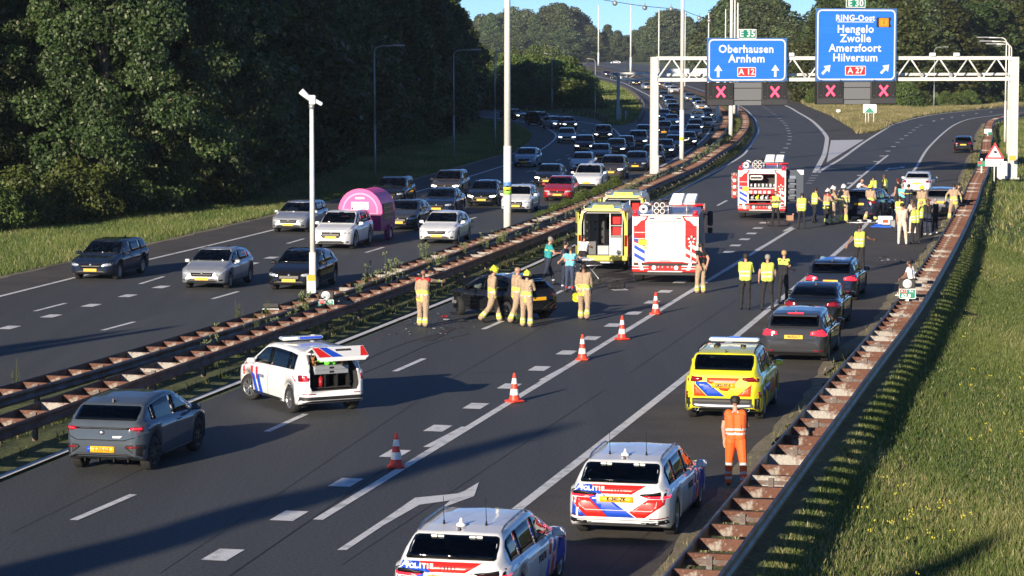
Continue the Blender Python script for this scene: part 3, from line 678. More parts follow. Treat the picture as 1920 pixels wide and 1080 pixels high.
def make_parts(kind, B, rim=None, opts=()):
    """list of (name, mesh, is_paint, loc, rot, parent index or None)"""
    P = []; L, W = B.L, B.W; me = B.prep(P_BLACK); bv = B.bvh; X = lambda u: L / 2 - u
    def add(n, m, pt=False, loc=None, rot=None, par=None): P.append((n, m, pt, loc, rot, par)); return len(P) - 1
    add('body', None, True)
    if 'nofrontglass' not in opts: add('windscreen', pmesh(bv, 'windscreen', win_poly_front(B), 'F', G_GLASSV, grid=.12))
    if 'norear' not in opts: add('rear_window', pmesh(bv, 'rear_window', win_poly_front(B, True, .07, .03, .03), 'B', G_GLASS, grid=.12))
    ub = B.cowl + (B.L * .5 - B.cowl) * .98 + .12; uc = B.fo + B.wb - .12; ue = B.roofR + (.08 if kind[:3] in ('est', 'bmw', 'aud') else (-.14 if kind[:3] in ('hat', 'sma', 'ev+', 'ev', 'mpv') else -.02)) if 'sedan' not in kind else B.roofR + .1
    uf = B.cowl + .30
    cuts = [(uf, ub - .03), (ub + .03, uc - .03), (uc + .03, ue)]
    body = hollow(B, me, uf, ue, 'sedan' in kind, 'norear' in opts); P[0] = ('body', body, True, None, None, None)
    for sd in 'LR':
        for ci, pl in enumerate(side_polys(B, cuts)): add('side_window', pmesh(bv, 'side_window', pl, sd, G_SIDE if ci == 0 else G_GLASS, grid=.14))
        for pl in side_polys(B, [(ub - .04, ub + .04), (uc - .04, uc + .04)]): add('window_pillar', pmesh(bv, 'window_pillar', pl, sd, M_LBLK, off=.003, depth=.05))
    xs = X(ub) + .12; zf = .42
    for y in (.37, -.37):
        q = MB(); q.rbox((xs - .05, y - .24, zf), (xs + .45, y + .24, zf + .18), .04); q.rbox((xs - .20, y - .23, zf + .1), (xs - .04, y + .23, zf + .62), .05, 0, Matrix.Translation((xs, 0, zf)) @ Matrix.Rotation(R(-12), 4, 'Y') @ Matrix.Translation((-xs, 0, -zf))); add('seat', q.me('seat', M_SEAT))
        q = MB(); q.rbox((xs - .34, y - .12, zf + .64), (xs - .24, y + .12, zf + .80), .035); add('headrest', q.me('headrest', M_SEAT))
    q = MB(); q.rbox((xs - 1.05, -.6, zf), (xs - .65, .6, zf + .2), .04); q.rbox((xs - 1.2, -.6, zf + .1), (xs - 1.05, .6, min(zf + .62, B.zb(ub) + .05)), .04); add('rear_seat', q.me('rear_seat', M_SEAT))
    q = MB(); zd = B.zb(B.cowl + .3); q.rbox((X(B.cowl + .75), -B.W / 2 + .2, zd - .22), (X(B.cowl + .3), B.W / 2 - .2, zd - .0), .04); add('dashboard', q.me('dashboard', M_INT))
    q = MB(); q.rev([(.17, -.012), (.19, 0), (.17, .012), (.155, 0), (.17, -.012)], 16, 0, 'x', Matrix.Translation((X(B.cowl + .88), .37, zd)) @ Matrix.Rotation(R(25), 4, 'Y')); add('steering_wheel', q.me('steering_wheel', M_BLK))
    for y in (.34, -.34): q = MB(); uv = B.roofF - .02; q.rbox((X(uv) - .16, y - .17, B.zc(uv) - .15), (X(uv) - .12, y + .17, B.zc(uv) - .03), .012); add('sun_visor', q.me('sun_visor', mat('pale_visor', (.42, .44, .43), .8)))

    # underbody, wheels
    mb = MB(); mb.box((-L / 2 + .75, -W * .30, .2), (L / 2 - .6, W * .30, .42)); mb.box((-L / 2 + .8, -W * .36, .3), (L / 2 - .7, W * .36, .60)); add('underbody', mb.me('underbody', mat('underbody_black', (.006, .006, .006), .9)))
    ty, rm = wheels_for(B.wr, rim, 5 if kind != 'ev' else 6)
    for u in (B.fo, B.fo + B.wb):
        for s_ in (1, -1):
            i = add('wheel', ty, False, (X(u), s_ * (W / 2 - .135), B.wr), (0, 0, 0 if s_ > 0 else math.pi)); add('rim', rm, False, None, None, i)
    # mirrors
    for s_ in (1, -1):
        mb = MB(); c = (X(B.cowl + .42), s_ * (W / 2 + .09), B.zb(B.cowl + .42) + .09)
        mb.rbox((-.06, -.10, -.07), (.07, .10, .07), .03); mb.box((-.02, -.16 if s_ > 0 else .06, -.09), (.02, -.06 if s_ > 0 else .16, -.05))
        add('mirror', mb.me('mirror', P_BLACK), True, c)
    # panel gaps, handles, sills
    for sd, s_ in (('L', 1), ('R', -1)):
        mbs = MB()
        for u, z0 in ((B.cowl + .12, .3), (ub, .3), (uc + .0, B.wr * 2 + .1)):
            zt = B.zb(u) + .02; q = patch(bv, [(X(u), z0), (X(u) + .013, z0), (X(u) + .013, zt), (X(u), zt)], sd, .0035, 0, .1); mbs.add(q.v, q.f)
        q = patch(bv, [(X(B.fo + B.wr + .08), .30), (X(B.fo + B.wb - B.wr - .08), .30), (X(B.fo + B.wb - B.wr - .08), .315), (X(B.fo + B.wr + .08), .315)], sd, .0035, 0, .2); mbs.add(q.v, q.f)
        add('door_gap', mbs.me('door_gap', M_SEAM, fix=False))
        mbs = MB()
        for u in (ub - .18, uc - .16):
            h = project(bv, (X(u), B.zb(u) - .10), sd, .0); mbs.rbox((h.x - .09, h.y - .012, h.z - .014), (h.x + .09, h.y + .022 * s_ + .012, h.z + .016), .008)
        add('door_handle', mbs.me('door_handle', P_BLACK), True)
        q = patch(bv, [(X(B.fo + B.wr + .06), .235), (X(B.fo + B.wb - B.wr - .06), .235), (X(B.fo + B.wb - B.wr - .06), .30), (X(B.fo + B.wr + .06), .30)], sd, .006, .01, .3); add('sill', q.me('sill', M_BLK, fix=False))
        if 'arch' in opts:
            for c in (B.fo, B.fo + B.wb):
                ri, ro = B.wr + B.arch + .004, B.wr + B.arch + .075
                arc = [(X(c) + ri * math.cos(t), B.wr + ri * math.sin(t)) for t in np.linspace(-.25, math.pi + .25, 15)]; arc2 = [(X(c) + ro * math.cos(t), B.wr + ro * math.sin(t)) for t in np.linspace(-.25, math.pi + .25, 15)]
                q = patch(bv, arc + arc2[::-1], sd, .012, .02, .12); add('wheel_arch', q.me('wheel_arch', M_BLK, fix=False))
    # front
    z = B.sil[1][1]; w2 = W / 2
    if 'nohead' not in opts:
        for s_ in (1, -1):
            hl = [(w2 * .50, z - .06), (w2 * .64, z - .10), (w2 * .86, z - .075), (w2 * .93, z + .04), (w2 * .80, z + .025), (w2 * .54, z - .01)]
            add('headlight', pmesh(bv, 'headlight', hl if s_ > 0 else mirr(hl), 'F', M_HL, off=.008))
            fl = [(w2 * .66, .33), (w2 * .84, .33), (w2 * .86, .39), (w2 * .66, .39)]; add('fog_light', pmesh(bv, 'fog_light', fl if s_ > 0 else mirr(fl), 'F', M_HL if 'fog' in opts else M_BLK, off=.008))
        gr = [(-w2 * .44, z - .165), (w2 * .44, z - .165), (w2 * .50, z - .02), (-w2 * .50, z - .02)] if 'biggrille' not in opts else [(-w2 * .40, z - .26), (w2 * .40, z - .26), (w2 * .50, z - .14), (w2 * .45, z - .01), (-w2 * .45, z - .01), (-w2 * .50, z - .14)]
        if 'nogrille' not in opts: i = add('grille', pmesh(bv, 'grille', gr, 'F', M_LBLK, off=.006)); ch = pmesh(bv, 'badge', [(.05 * math.cos(t), z - .045 + .05 * math.sin(t)) for t in np.linspace(0, 2 * math.pi, 11)[:-1]], 'F', M_CHR, off=.014); add('badge', ch)
        lg = [(-w2 * .62, .30), (w2 * .62, .30), (w2 * .70, .33), (w2 * .50, .41), (-w2 * .50, .41), (-w2 * .70, .33)]; add('lower_grille', pmesh(bv, 'lower_grille', lg, 'F', M_BLK, off=.005))
        h = project(bv, (0, z - .24), 'F', .02); mb = MB(); mb.rbox((h.x - .02, -.26, h.z - .055), (h.x + .005, .26, h.z + .055), .004); add('number_plate', mb.me('number_plate', M_PLATE))
    # rear
    zt = interp([(0, 0)], 0); dz = B.sil[-4][1] if 'sedan' not in kind else B.sil[-3][1]
    if 'notail' not in opts:
        for s_ in (1, -1):
            tl = [(w2 * .50, dz - .20), (w2 * .97, dz - .24), (w2 * .99, dz - .05), (w2 * .80, dz - .06), (w2 * .52, dz - .12)]
            add('tail_light', pmesh(bv, 'tail_light', tl if s_ > 0 else mirr(tl), 'B', M_TL, off=.008, grid=.07))
            rf = [(w2 * .62, .38), (w2 * .90, .38), (w2 * .90, .42), (w2 * .62, .42)]; add('reflector', pmesh(bv, 'reflector', rf if s_ > 0 else mirr(rf), 'B', M_TL, off=.008, depth=.01))
        h = project(bv, (0, dz - .26), 'B', .02); mb = MB(); mb.rbox((h.x - .006, -.26, h.z - .055), (h.x + .02, .26, h.z + .055), .004); add('number_plate', mb.me('number_plate', M_PLATE))
        bp = [(-w2 * .8, .34), (w2 * .8, .34), (w2 * .72, .43), (-w2 * .72, .43)]; add('bumper_insert', pmesh(bv, 'bumper_insert', bp, 'B', M_BLK, off=.006))
        q = patch(bv, [(-w2 * .82, dz - .335), (w2 * .82, dz - .335), (w2 * .82, dz - .325), (-w2 * .82, dz - .325)], 'B', .0035, 0, .1); add('boot_gap', q.me('boot_gap', M_SEAM, fix=False))
        if 'norear' not in opts and 'sedan' not in kind:
            mb = MB(); u = B.roofR; mb.add(*[[(X(u - .1), -B.wroof(u) * .9, B.zc(u) - .02), (X(u - .1), B.wroof(u) * .9, B.zc(u) - .02), (X(u + .16), B.wroof(u) * .86, B.zc(u) - .035), (X(u + .16), -B.wroof(u) * .86, B.zc(u) - .035), (X(u - .1), -B.wroof(u) * .9, B.zc(u) - .06), (X(u - .1), B.wroof(u) * .9, B.zc(u) - .06), (X(u + .16), B.wroof(u) * .86, B.zc(u) - .06), (X(u + .16), -B.wroof(u) * .86, B.zc(u) - .06)],
                             [(0, 3, 2, 1), (4, 5, 6, 7), (0, 1, 5, 4), (1, 2, 6, 5), (2, 3, 7, 6), (3, 0, 4, 7)]]); add('spoiler', mb.me('spoiler', P_BLACK), True)
    if 'rails' in opts:
        for s_ in (1, -1):
            mb = MB(); pts = [(X(u), s_ * (B.wroof(u) - .06), B.zc(u) + (.0 if u in (0,) else .02)) for u in np.linspace(B.roofF + .25, B.roofR - .1, 8)]; pts[0] = (pts[0][0], pts[0][1], pts[0][2] - .05); pts[-1] = (pts[-1][0], pts[-1][1], pts[-1][2] - .05)
            mb.path(pts, .018); add('roof_rail', mb.me('roof_rail', M_CHR if 'chrails' in opts else M_BLK))
    mb = MB(); u = B.roofR - .2; mb.prism([(X(u), B.zc(u) - .02), (X(u + .16), B.zc(u) - .02), (X(u + .15), B.zc(u) + .06)], -.018, .018, 0, Matrix.Rotation(R(90), 4, 'X')); add('antenna', mb.me('antenna', M_LBLK))
    return P
def kind_parts(k):
    if k in KIND: return KIND[k]
    base, *o = k.split('+'); KIND[k] = make_parts(base, SPEC[base], M_RIMD if 'darkrim' in o else None, o); return KIND[k]
def spawn_parts(root, parts, pt, over=None):
    objs = []
    for n, me, isp, loc, rot, par in parts:
        p = objs[par] if par is not None else root
        o = link(n, me, p, loc, rot)
        if isp: o.material_slots[0].link = 'OBJECT'; o.material_slots[0].material = pt
        elif over and n in over: o.material_slots[0].link = 'OBJECT'; o.material_slots[0].material = over[n]
        objs.append(o)
    return objs
def place_car(p, kind, pt, head, end, label, cat='car', name='car', group=None, over=None, B=None):
    """p: ground point midway between the tyre contacts of the axle nearest the camera"""
    B = B or SPEC[kind.split('+')[0]]; parts = kind_parts(kind)
    h = R(head); f = Vector((math.sin(h), math.cos(h), 0))
    xa = (B.L / 2 - B.fo) if end == 'front' else (B.L / 2 - B.fo - B.wb)     # local x of that axle
    c = p - f * xa; c.z = g(c.y)
    root = empty(name, c, math.pi / 2 - h, label=label, cat=cat, group=group)
    root['_l'] = 0; del root['_l']
    return root, spawn_parts(root, parts, pt, over)
ONC = 'cars queueing in the oncoming lanes'
LIT = {'headlight': M_HLON}
def oncoming(x, y, kind, pt, label, lit=False, head=None, name='car', cat='car'):
    p = at(x, y)
    if head is None: head = 190.5 if p.y < 150 else (188 if p.y < 185 else (186 if p.y < 230 else 184))
    return place_car(p, kind, pt, head, 'front', label, cat, name, ONC, LIT if lit else None)
T = [
 (184, 523, 'estate', P_NAVY, 'dark blue estate car alone on the left, just below the sunlit grass verge', 0, None, 'estate_car'),
 (391, 540, 'hatch', P_SILVER, 'silver hatchback with black lower grille between the two dark cars nearest the median rail', 0, None, 'hatchback_car'),
 (553, 543.5, 'hatch+biggrille', P_BLACK, 'black hatchback with chrome-framed grille partly behind the camera pole', 0, None, 'hatchback_car'),
 (549, 435, 'estate', P_SILVER, 'silver-grey estate car next to the left edge line beside the camera pole', 0, None, 'estate_car'),
 (630, 466, 'suv+arch+biggrille', P_WHITE, 'white sport utility car with black roof towing the pink trailer', 0, 191, 'suv'),
 (753, 431, 'hatch+biggrille', P_DGREY, 'dark grey hatchback right of the pink trailer', 0, None, 'hatchback_car'),
 (825, 457, 'hatch', P_WHITE, 'silver-white hatchback nearest the median rail behind the weeds', 0, 190, 'hatchback_car'),
 (733, 387, 'suv+arch+rails', P_BLACK, 'black sport utility car with roof rails just behind the pink trailer', 0, 187, 'suv'),
 (823, 404, 'sedan', P_NAVY, 'dark blue saloon directly behind the silver-white hatchback', 0, 188, 'saloon_car'),
 (838, 371, 'suv+biggrille', P_BROWN, 'grey-brown sport utility car with double grille at the left edge line', 1, 188, 'suv'),
 (906, 387, 'hatch+biggrille', P_BLACK, 'black hatchback with lit headlights left of the tall median pole', 1, 187, 'hatchback_car'),
 (970, 399, 'small+biggrille', P_WHITE, 'small white hatchback half hidden by the tall median pole', 0, 189, 'hatchback_car'),
 (1048, 377, 'hatch', P_RED, 'bright red hatchback, the only red car in the queue', 0, None, 'hatchback_car'),
 (1102, 355, 'coupe+nogrille', P_WHITE, 'large white car with smooth nose right of the red hatchback', 0, None, 'car'),
 (1028, 350, 'hatch+biggrille', P_BLACK, 'black hatchback between the red car and the tall median pole', 1, None, 'hatchback_car'),
 (985, 313, 'hatch', P_LBLUE, 'pale blue-grey hatchback alone at the left edge of the queue', 0, 189, 'hatchback_car'),
 (1091, 323, 'hatch', P_WHITE, 'white hatchback straight behind the large smooth-nosed white car', 0, None, 'hatchback_car'),
 (1147, 337, 'suv+biggrille', P_BROWN, 'dark brown crossover with two people visible right behind the large white car', 1, None, 'suv'),
 (1192, 321, 'sedan', P_NAVY, 'dark blue saloon with white plate just left of the portal post', 0, None, 'saloon_car'),
 (1124, 304, 'hatch', P_TEAL, 'blue-grey hatchback behind the two white cars', 0, None, 'hatchback_car'),
 (1154, 292, 'sedan', P_BLACK, 'black saloon between blue-grey hatchback and grey crossover', 1, None, 'saloon_car'),
 (1096, 288, 'mpv', P_PLUM, 'dark purple people carrier with lit headlights on the slip road', 1, 183, 'mpv_car'),
 (1063, 268.6, 'estate', P_SILVER, 'silver estate with lit headlights coming off the slip road', 1, 181, 'estate_car'),
 (1131, 266, 'suv+rails', P_BLACK, 'tall black off-roader with roof box at the tip of the junction', 1, 183, 'suv'),
 (1067, 243, 'hatch', P_PLUM, 'dark purple hatchback behind the silver estate on the slip road', 1, 172, 'hatchback_car'),
 (1046, 241.5, 'hatch', P_WHITE, 'white hatchback third in the row on the slip road', 1, 160, 'hatchback_car'),
 (1023, 235.5, 'suv', P_NAVY, 'dark blue sport utility car in the middle of the slip road bend', 1, 150, 'suv'),
 (974, 225, 'sedan', P_BLACK, 'black saloon last on the slip road, right of the tall median pole', 1, 150, 'saloon_car'),
 (1172, 287, 'small', P_NAVY, 'small dark blue car directly left of the grey crossover', 0, None, 'hatchback_car'),
 (1196, 279, 'suv+biggrille', P_GREY, 'grey crossover with chrome grille left of the portal post', 1, None, 'suv'),
 (1207, 261, 'hatch', P_TEAL, 'blue-grey car behind the grey crossover left of the portal post', 0, None, 'hatchback_car'),
 (1223, 307, 'estate+rails', P_BLACK, 'black estate hidden behind the portal post', 0, None, 'estate_car'),
 (1245, 294, 'hatch', P_NAVY, 'dark blue hatchback between the portal post and the slim white pole', 1, None, 'hatchback_car'),
 (1264, 285, 'small', P_SILVER, 'silver hatchback immediately left of the slim white pole base', 1, None, 'hatchback_car'),
 (1289, 277, 'hatch', P_BLACK, 'black hatchback immediately right of the slim white pole', 1, None, 'hatchback_car'),
 (1269, 262, 'sedan', P_TEAL, 'blue-grey saloon behind the slim white pole', 0, None, 'saloon_car'),
 (1300, 260.5, 'hatch', P_GREY, 'grey hatchback near the right edge line, second lane from the median', 0, None, 'hatchback_car'),
 (1245, 256, 'mpv', P_BLACK, 'black people carrier with one bright headlight between portal post and pole', 1, None, 'mpv_car'),
 (1260, 237.5, 'hatch', P_LBLUE, 'pale silver-blue hatchback left of the slim pole halfway up the queue', 1, None, 'hatchback_car'),
 (1304, 248, 'sedan', P_BLACK, 'black saloon with bright headlights right of the slim pole halfway up the queue', 1, None, 'saloon_car'),
 (1324, 244, 'estate', P_TEAL, 'dark teal estate at the right edge line halfway up the queue', 0, None, 'estate_car'),
 (1308, 228, 'sedan', P_WHITE, 'white saloon with silver roof in the right lane halfway up the queue', 1, None, 'saloon_car'),
 (1325, 223.5, 'hatch', P_DGREY, 'dark grey hatchback behind the white saloon at the right edge', 1, None, 'hatchback_car'),
 (1235, 243, 'sedan', P_NAVY, 'dark blue saloon half behind the portal post', 0, None, 'saloon_car'),
 (1244, 226, 'hatch', P_TEAL, 'blue-grey hatchback right of the upper portal post', 1, None, 'hatchback_car'),
 (1264, 217, 'suv', P_BLACK, 'black sport utility car against the slim pole in the upper queue', 0, 180, 'suv'),
 (1260, 206.5, 'mpv', P_GREY, 'grey people carrier in the upper left lane of the queue', 0, 179, 'mpv_car'),
 (1255, 195.5, 'hatch', P_BLACK, 'black hatchback with two bright lights in the upper left lane', 1, 178, 'hatchback_car'),
 (1245, 186.5, 'hatch', P_DGREY, 'dark grey hatchback at the bend of the left lane', 1, 177, 'hatchback_car'),
 (1315, 207, 'estate', P_SILVER, 'silver estate left of the matrix sign in the upper right lane', 1, 180, 'estate_car'),
 (1308, 199.5, 'sedan', P_NAVY, 'dark blue saloon with two bright lights in the upper right lane', 1, 179, 'saloon_car'),
 (1294, 190, 'hatch', P_TEAL, 'blue-grey hatchback with white bonnet in the upper right lane', 1, 178, 'hatchback_car'),
 (1265, 175.5, 'sedan', P_WHITE, 'white saloon left of the slim pole under the portal truss', 0, 177, 'saloon_car'),
 (1254, 168.5, 'hatch', P_LBLUE, 'light blue-grey hatchback under the portal truss', 1, 176, 'hatchback_car'),
 (1241, 163, 'hatch', P_PLUM, 'dark purple hatchback with lit headlights under the portal truss', 1, 175, 'hatchback_car'),
 (1215, 168.5, 'hatch', P_SILVER, 'silver-white hatchback left of the portal post in the far bend', 1, 172, 'hatchback_car'),
 (1192, 160, 'sedan', P_BLACK, 'black saloon with bright lights left of the portal in the far bend', 1, 171, 'saloon_car'),
 (1169, 150, 'sedan', P_WHITE, 'white saloon far away behind the small lattice portal', 0, 170, 'saloon_car'),
 (1156, 148.5, 'suv', P_NAVY, 'dark blue sport utility car far away beside the grey lattice post', 0, 170, 'suv'),
 (1139, 143, 'hatch', P_PLUM, 'dark purple hatchback, the last one before the queue leaves the picture', 1, 168, 'hatchback_car'),
]
CARS = []
for x, y, k, p, lb, lit, hd, nm in T:
    r, ob = oncoming(x, y, k, p, lb, bool(lit), hd, nm); CARS.append(r)

for x, y, k, p, hd, lb in ((1148, 119.5, 'sedan', P_WHITE, 262, 'white saloon crossing sideways on the most distant road'), (1172, 120.5, 'suv', P_BROWN, 264, 'dark red-brown car following the white one on the most distant road')):
    place_car(at(x, y), k, p, hd, 'front', lb, 'car', 'saloon_car' if k == 'sedan' else 'suv', None)
# ================================================================ VEHICLES ON THE CLOSED CARRIAGEWAY
SPEC['audi'] = hatch_like(4.94, 1.47, 1.89, 1.2, .98, 2.05, 4.30, 1.02, fo=.92, wb=2.92, wr=.36)
SPEC['bmw'] = hatch_like(4.9, 1.47, 1.86, 1.3, .96, 2.15, 4.35, 1.03, fo=.86, wb=2.97, wr=.34)
SPEC['suvy'] = hatch_like(4.6, 1.68, 1.88, 1.12, 1.12, 1.92, 4.02, 1.20, fo=.92, wb=2.70, nose=.80, beltz=1.05, wr=.36)
TXT_ROT = {'B': (R(90), 0, R(-90)), 'F': (R(90), 0, R(90)), 'R': (R(90), 0, 0), 'L': (R(90), 0, R(180)), 'T': (0, 0, R(-90))}
def lettering(parent, s, p, plane, size, m, name='lettering', bold=0., ext=.003, space=1.0, wid=1.0):
    o = link(name, text_mesh(s, size, m, ext, bold, space), parent, p, TXT_ROT[plane]); o.scale = (wid, 1, 1); return o
def livery(root, B, items):
    for n, poly, plane, m, off in items: link(n, pmesh(B.bvh, n, poly, plane, m, off=off, depth=.006, grid=.09), root)
def find(objs, n): return [o for o in objs if o.name.split('.')[0] == n]
def drop(objs, n):
    for o in find(objs, n):
        objs.remove(o); bpy.data.objects.remove(o)
M_LAMPW = mat('white_strobe_lens', (.85, .87, .8), .2, emit=.5); M_BLAMP = mat('blue_beacon_lens', (.03, .09, .6), .15, coat=1)
def plate_text(root, objs, s):
    pl = find(objs, 'number_plate')[-1]; me = pl.data; c = sum((v.co for v in me.vertices), Vector()) / len(me.vertices); x = min(v.co.x for v in me.vertices)
    lettering(pl, s, (x - .004, 0, c.z), 'B', .105, M_LT, wid=.85, bold=.002, ext=.002)
# ---- police estates
def police_estate(pxy, label, head=12.6):
    B = SPEC['audi']; root, ob = place_car(at(*pxy), 'audi+rails+chrails+notail', P_WHITE, head, 'rear', label, 'police car', 'police_car', 'white striped police estates in front')
    fz = lambda y: 1.05 - (y - 545) * .00152; fy = lambda x: (520 - x) * .93 / 490
    pl = lambda L: [(fy(x), fz(y)) for x, y in L]
    it = [('blue_stripe', pl([(95, 640), (128, 552), (262, 552), (690, 925), (430, 925), (245, 705), (290, 650)]), 'B', M_BLV, .007),
          ('red_stripe', pl([(85, 700), (245, 700), (430, 925), (225, 925), (85, 765)]), 'B', M_RDV, .0074),
          ('blue_stripe', pl([(78, 765), (225, 925), (72, 915)]), 'B', M_BLV, .0078),
          ('red_stripe', pl([(264, 552), (790, 552), (640, 660), (385, 660)]), 'B', M_RDV, .0076),
          ('red_stripe', pl([(635, 862), (815, 705), (968, 705), (962, 765), (780, 925), (705, 925)]), 'B', M_RDV, .0079),
          ('boot_gap', pl([(150, 700), (158, 790), (215, 838), (840, 838), (885, 790), (895, 700), (900, 700), (892, 800), (845, 848), (212, 848), (150, 798), (143, 700)]), 'B', mat('pale_gap', (.5, .5, .5), .5), .009),
          ('tail_light', pl([(55, 600), (180, 628), (330, 650), (300, 672), (60, 665)]), 'B', M_LBLK, .012), ('tail_light', pl([(62, 664), (300, 672), (240, 694), (64, 690)]), 'B', M_TLON, .011),
          ('tail_light', pl([(1012, 600), (880, 628), (715, 650), (760, 672), (1008, 668)]), 'B', M_LBLK, .012), ('tail_light', pl([(755, 672), (1005, 668), (1000, 700), (820, 697)]), 'B', M_TLON, .011),
          ('chrome_strip', pl([(330, 652), (715, 652), (715, 660), (330, 660)]), 'B', M_CHR, .012),
          ('reflector', pl([(60, 912), (190, 920), (190, 930), (60, 924)]), 'B', M_TL, .01), ('reflector', pl([(825, 930), (990, 922), (990, 934), (825, 942)]), 'B', M_TL, .01),
          ('diffuser', pl([(55, 955), (985, 955), (1000, 1000), (900, 1012), (130, 1012), (50, 1000)]), 'B', M_LBLK, .010), ('chrome_strip', pl([(240, 978), (790, 978), (790, 990), (240, 990)]), 'B', M_CHR, .015),
          ('tailpipe', pl([(70, 970), (225, 970), (232, 995), (75, 995)]), 'B', M_RIMD, .018), ('tailpipe', pl([(795, 975), (965, 975), (968, 1000), (800, 1000)]), 'B', M_RIMD, .018),
          ('number_plate', pl([(352, 680), (672, 680), (672, 748), (352, 748)]), 'B', M_PLATE, .02)]
    for sd in 'LR':
        for k, (a, m1, m2) in enumerate(((1.05, M_RDV, M_BLV), (1.42, M_RDV, M_BLV), (.70, M_BLV, M_RDV), (1.78, M_BLV, M_RDV))):
            it.append(('red_stripe' if m1 is M_RDV else 'blue_stripe', [(a - .42, .24), (a - .25, .24), (a - .02, .62), (a - .18, .62)], sd, m1, .006)); it.append(('blue_stripe' if m1 is M_RDV else 'red_stripe', [(a - .16, .64), (a, .64), (a + .14, .86), (a - .02, .86)], sd, m2, .006))
    livery(root, B, it)
    ln_ = 'POLITIE'
    for ci, chh in enumerate(ln_):
        xx = 180 + ci * 35 - (8 if ci > 3 else 0) * (ci - 3) * .5; h = project(B.bvh, (fy(xx), fz(597)), 'B', .016); lettering(root, chh, h + Vector((-.006, 0, 0)), 'B', .105, M_WHT, bold=.006)
    h = project(B.bvh, (fy(510), fz(712)), 'B', .03); lettering(root, 'K-341-ZK', h + Vector((-.004, 0, 0)), 'B', .10, M_LT, wid=.85, bold=.002)
    for sd in 'LR':
        h = project(B.bvh, (.05, .70), sd, .01); lettering(root, 'POLITIE', h, sd, .17, P_NAVY)
    for k in range(4):                                                   # four-ring emblem
        mb = MB(); c = (fy(470 + k * 28), fz(610)); h = project(B.bvh, c, 'B', .015)
        mb.rev([(.030, 0), (.036, -.004), (.030, -.008)], 12, 0, 'x', Matrix.Translation(h)); mb.build('badge', M_CHR, root)
    for y in (-.36, -.25, .25, .36):
        mb = MB(); h = project(B.bvh, (y, 1.345), 'B', .02); mb.box((h.x - .012, y - .045, h.z - .014), (h.x + .004, y + .045, h.z + .012)); mb.build('strobe_light', M_LAMPW, root)
    for y in (.34, -.34):
        mb = MB(); x = -1.35; z = 1.46; mb.tube((x, y, z - .02), (x, y, z + .04), .022, .012); mb.tube((x, y, z + .03), (x - .05, y, z + .42), .006, .004, 6); mb.build('whip_aerial', M_LBLK, root)
    mb = MB(); mb.rev([(.075, 1.44), (.075, 1.475), (.03, 1.50), (.018, 1.56), (.001, 1.57)], 14); o = mb.build('roof_antenna', M_WHT, root); o.location = (-1.5, .03, .005)
    return root, ob
police_estate((1177, 998), 'white police estate with red and blue chevrons on its tailgate, beside the man in orange')
police_estate((872, 1154), 'nearest white police estate, cut off by the bottom edge of the picture')
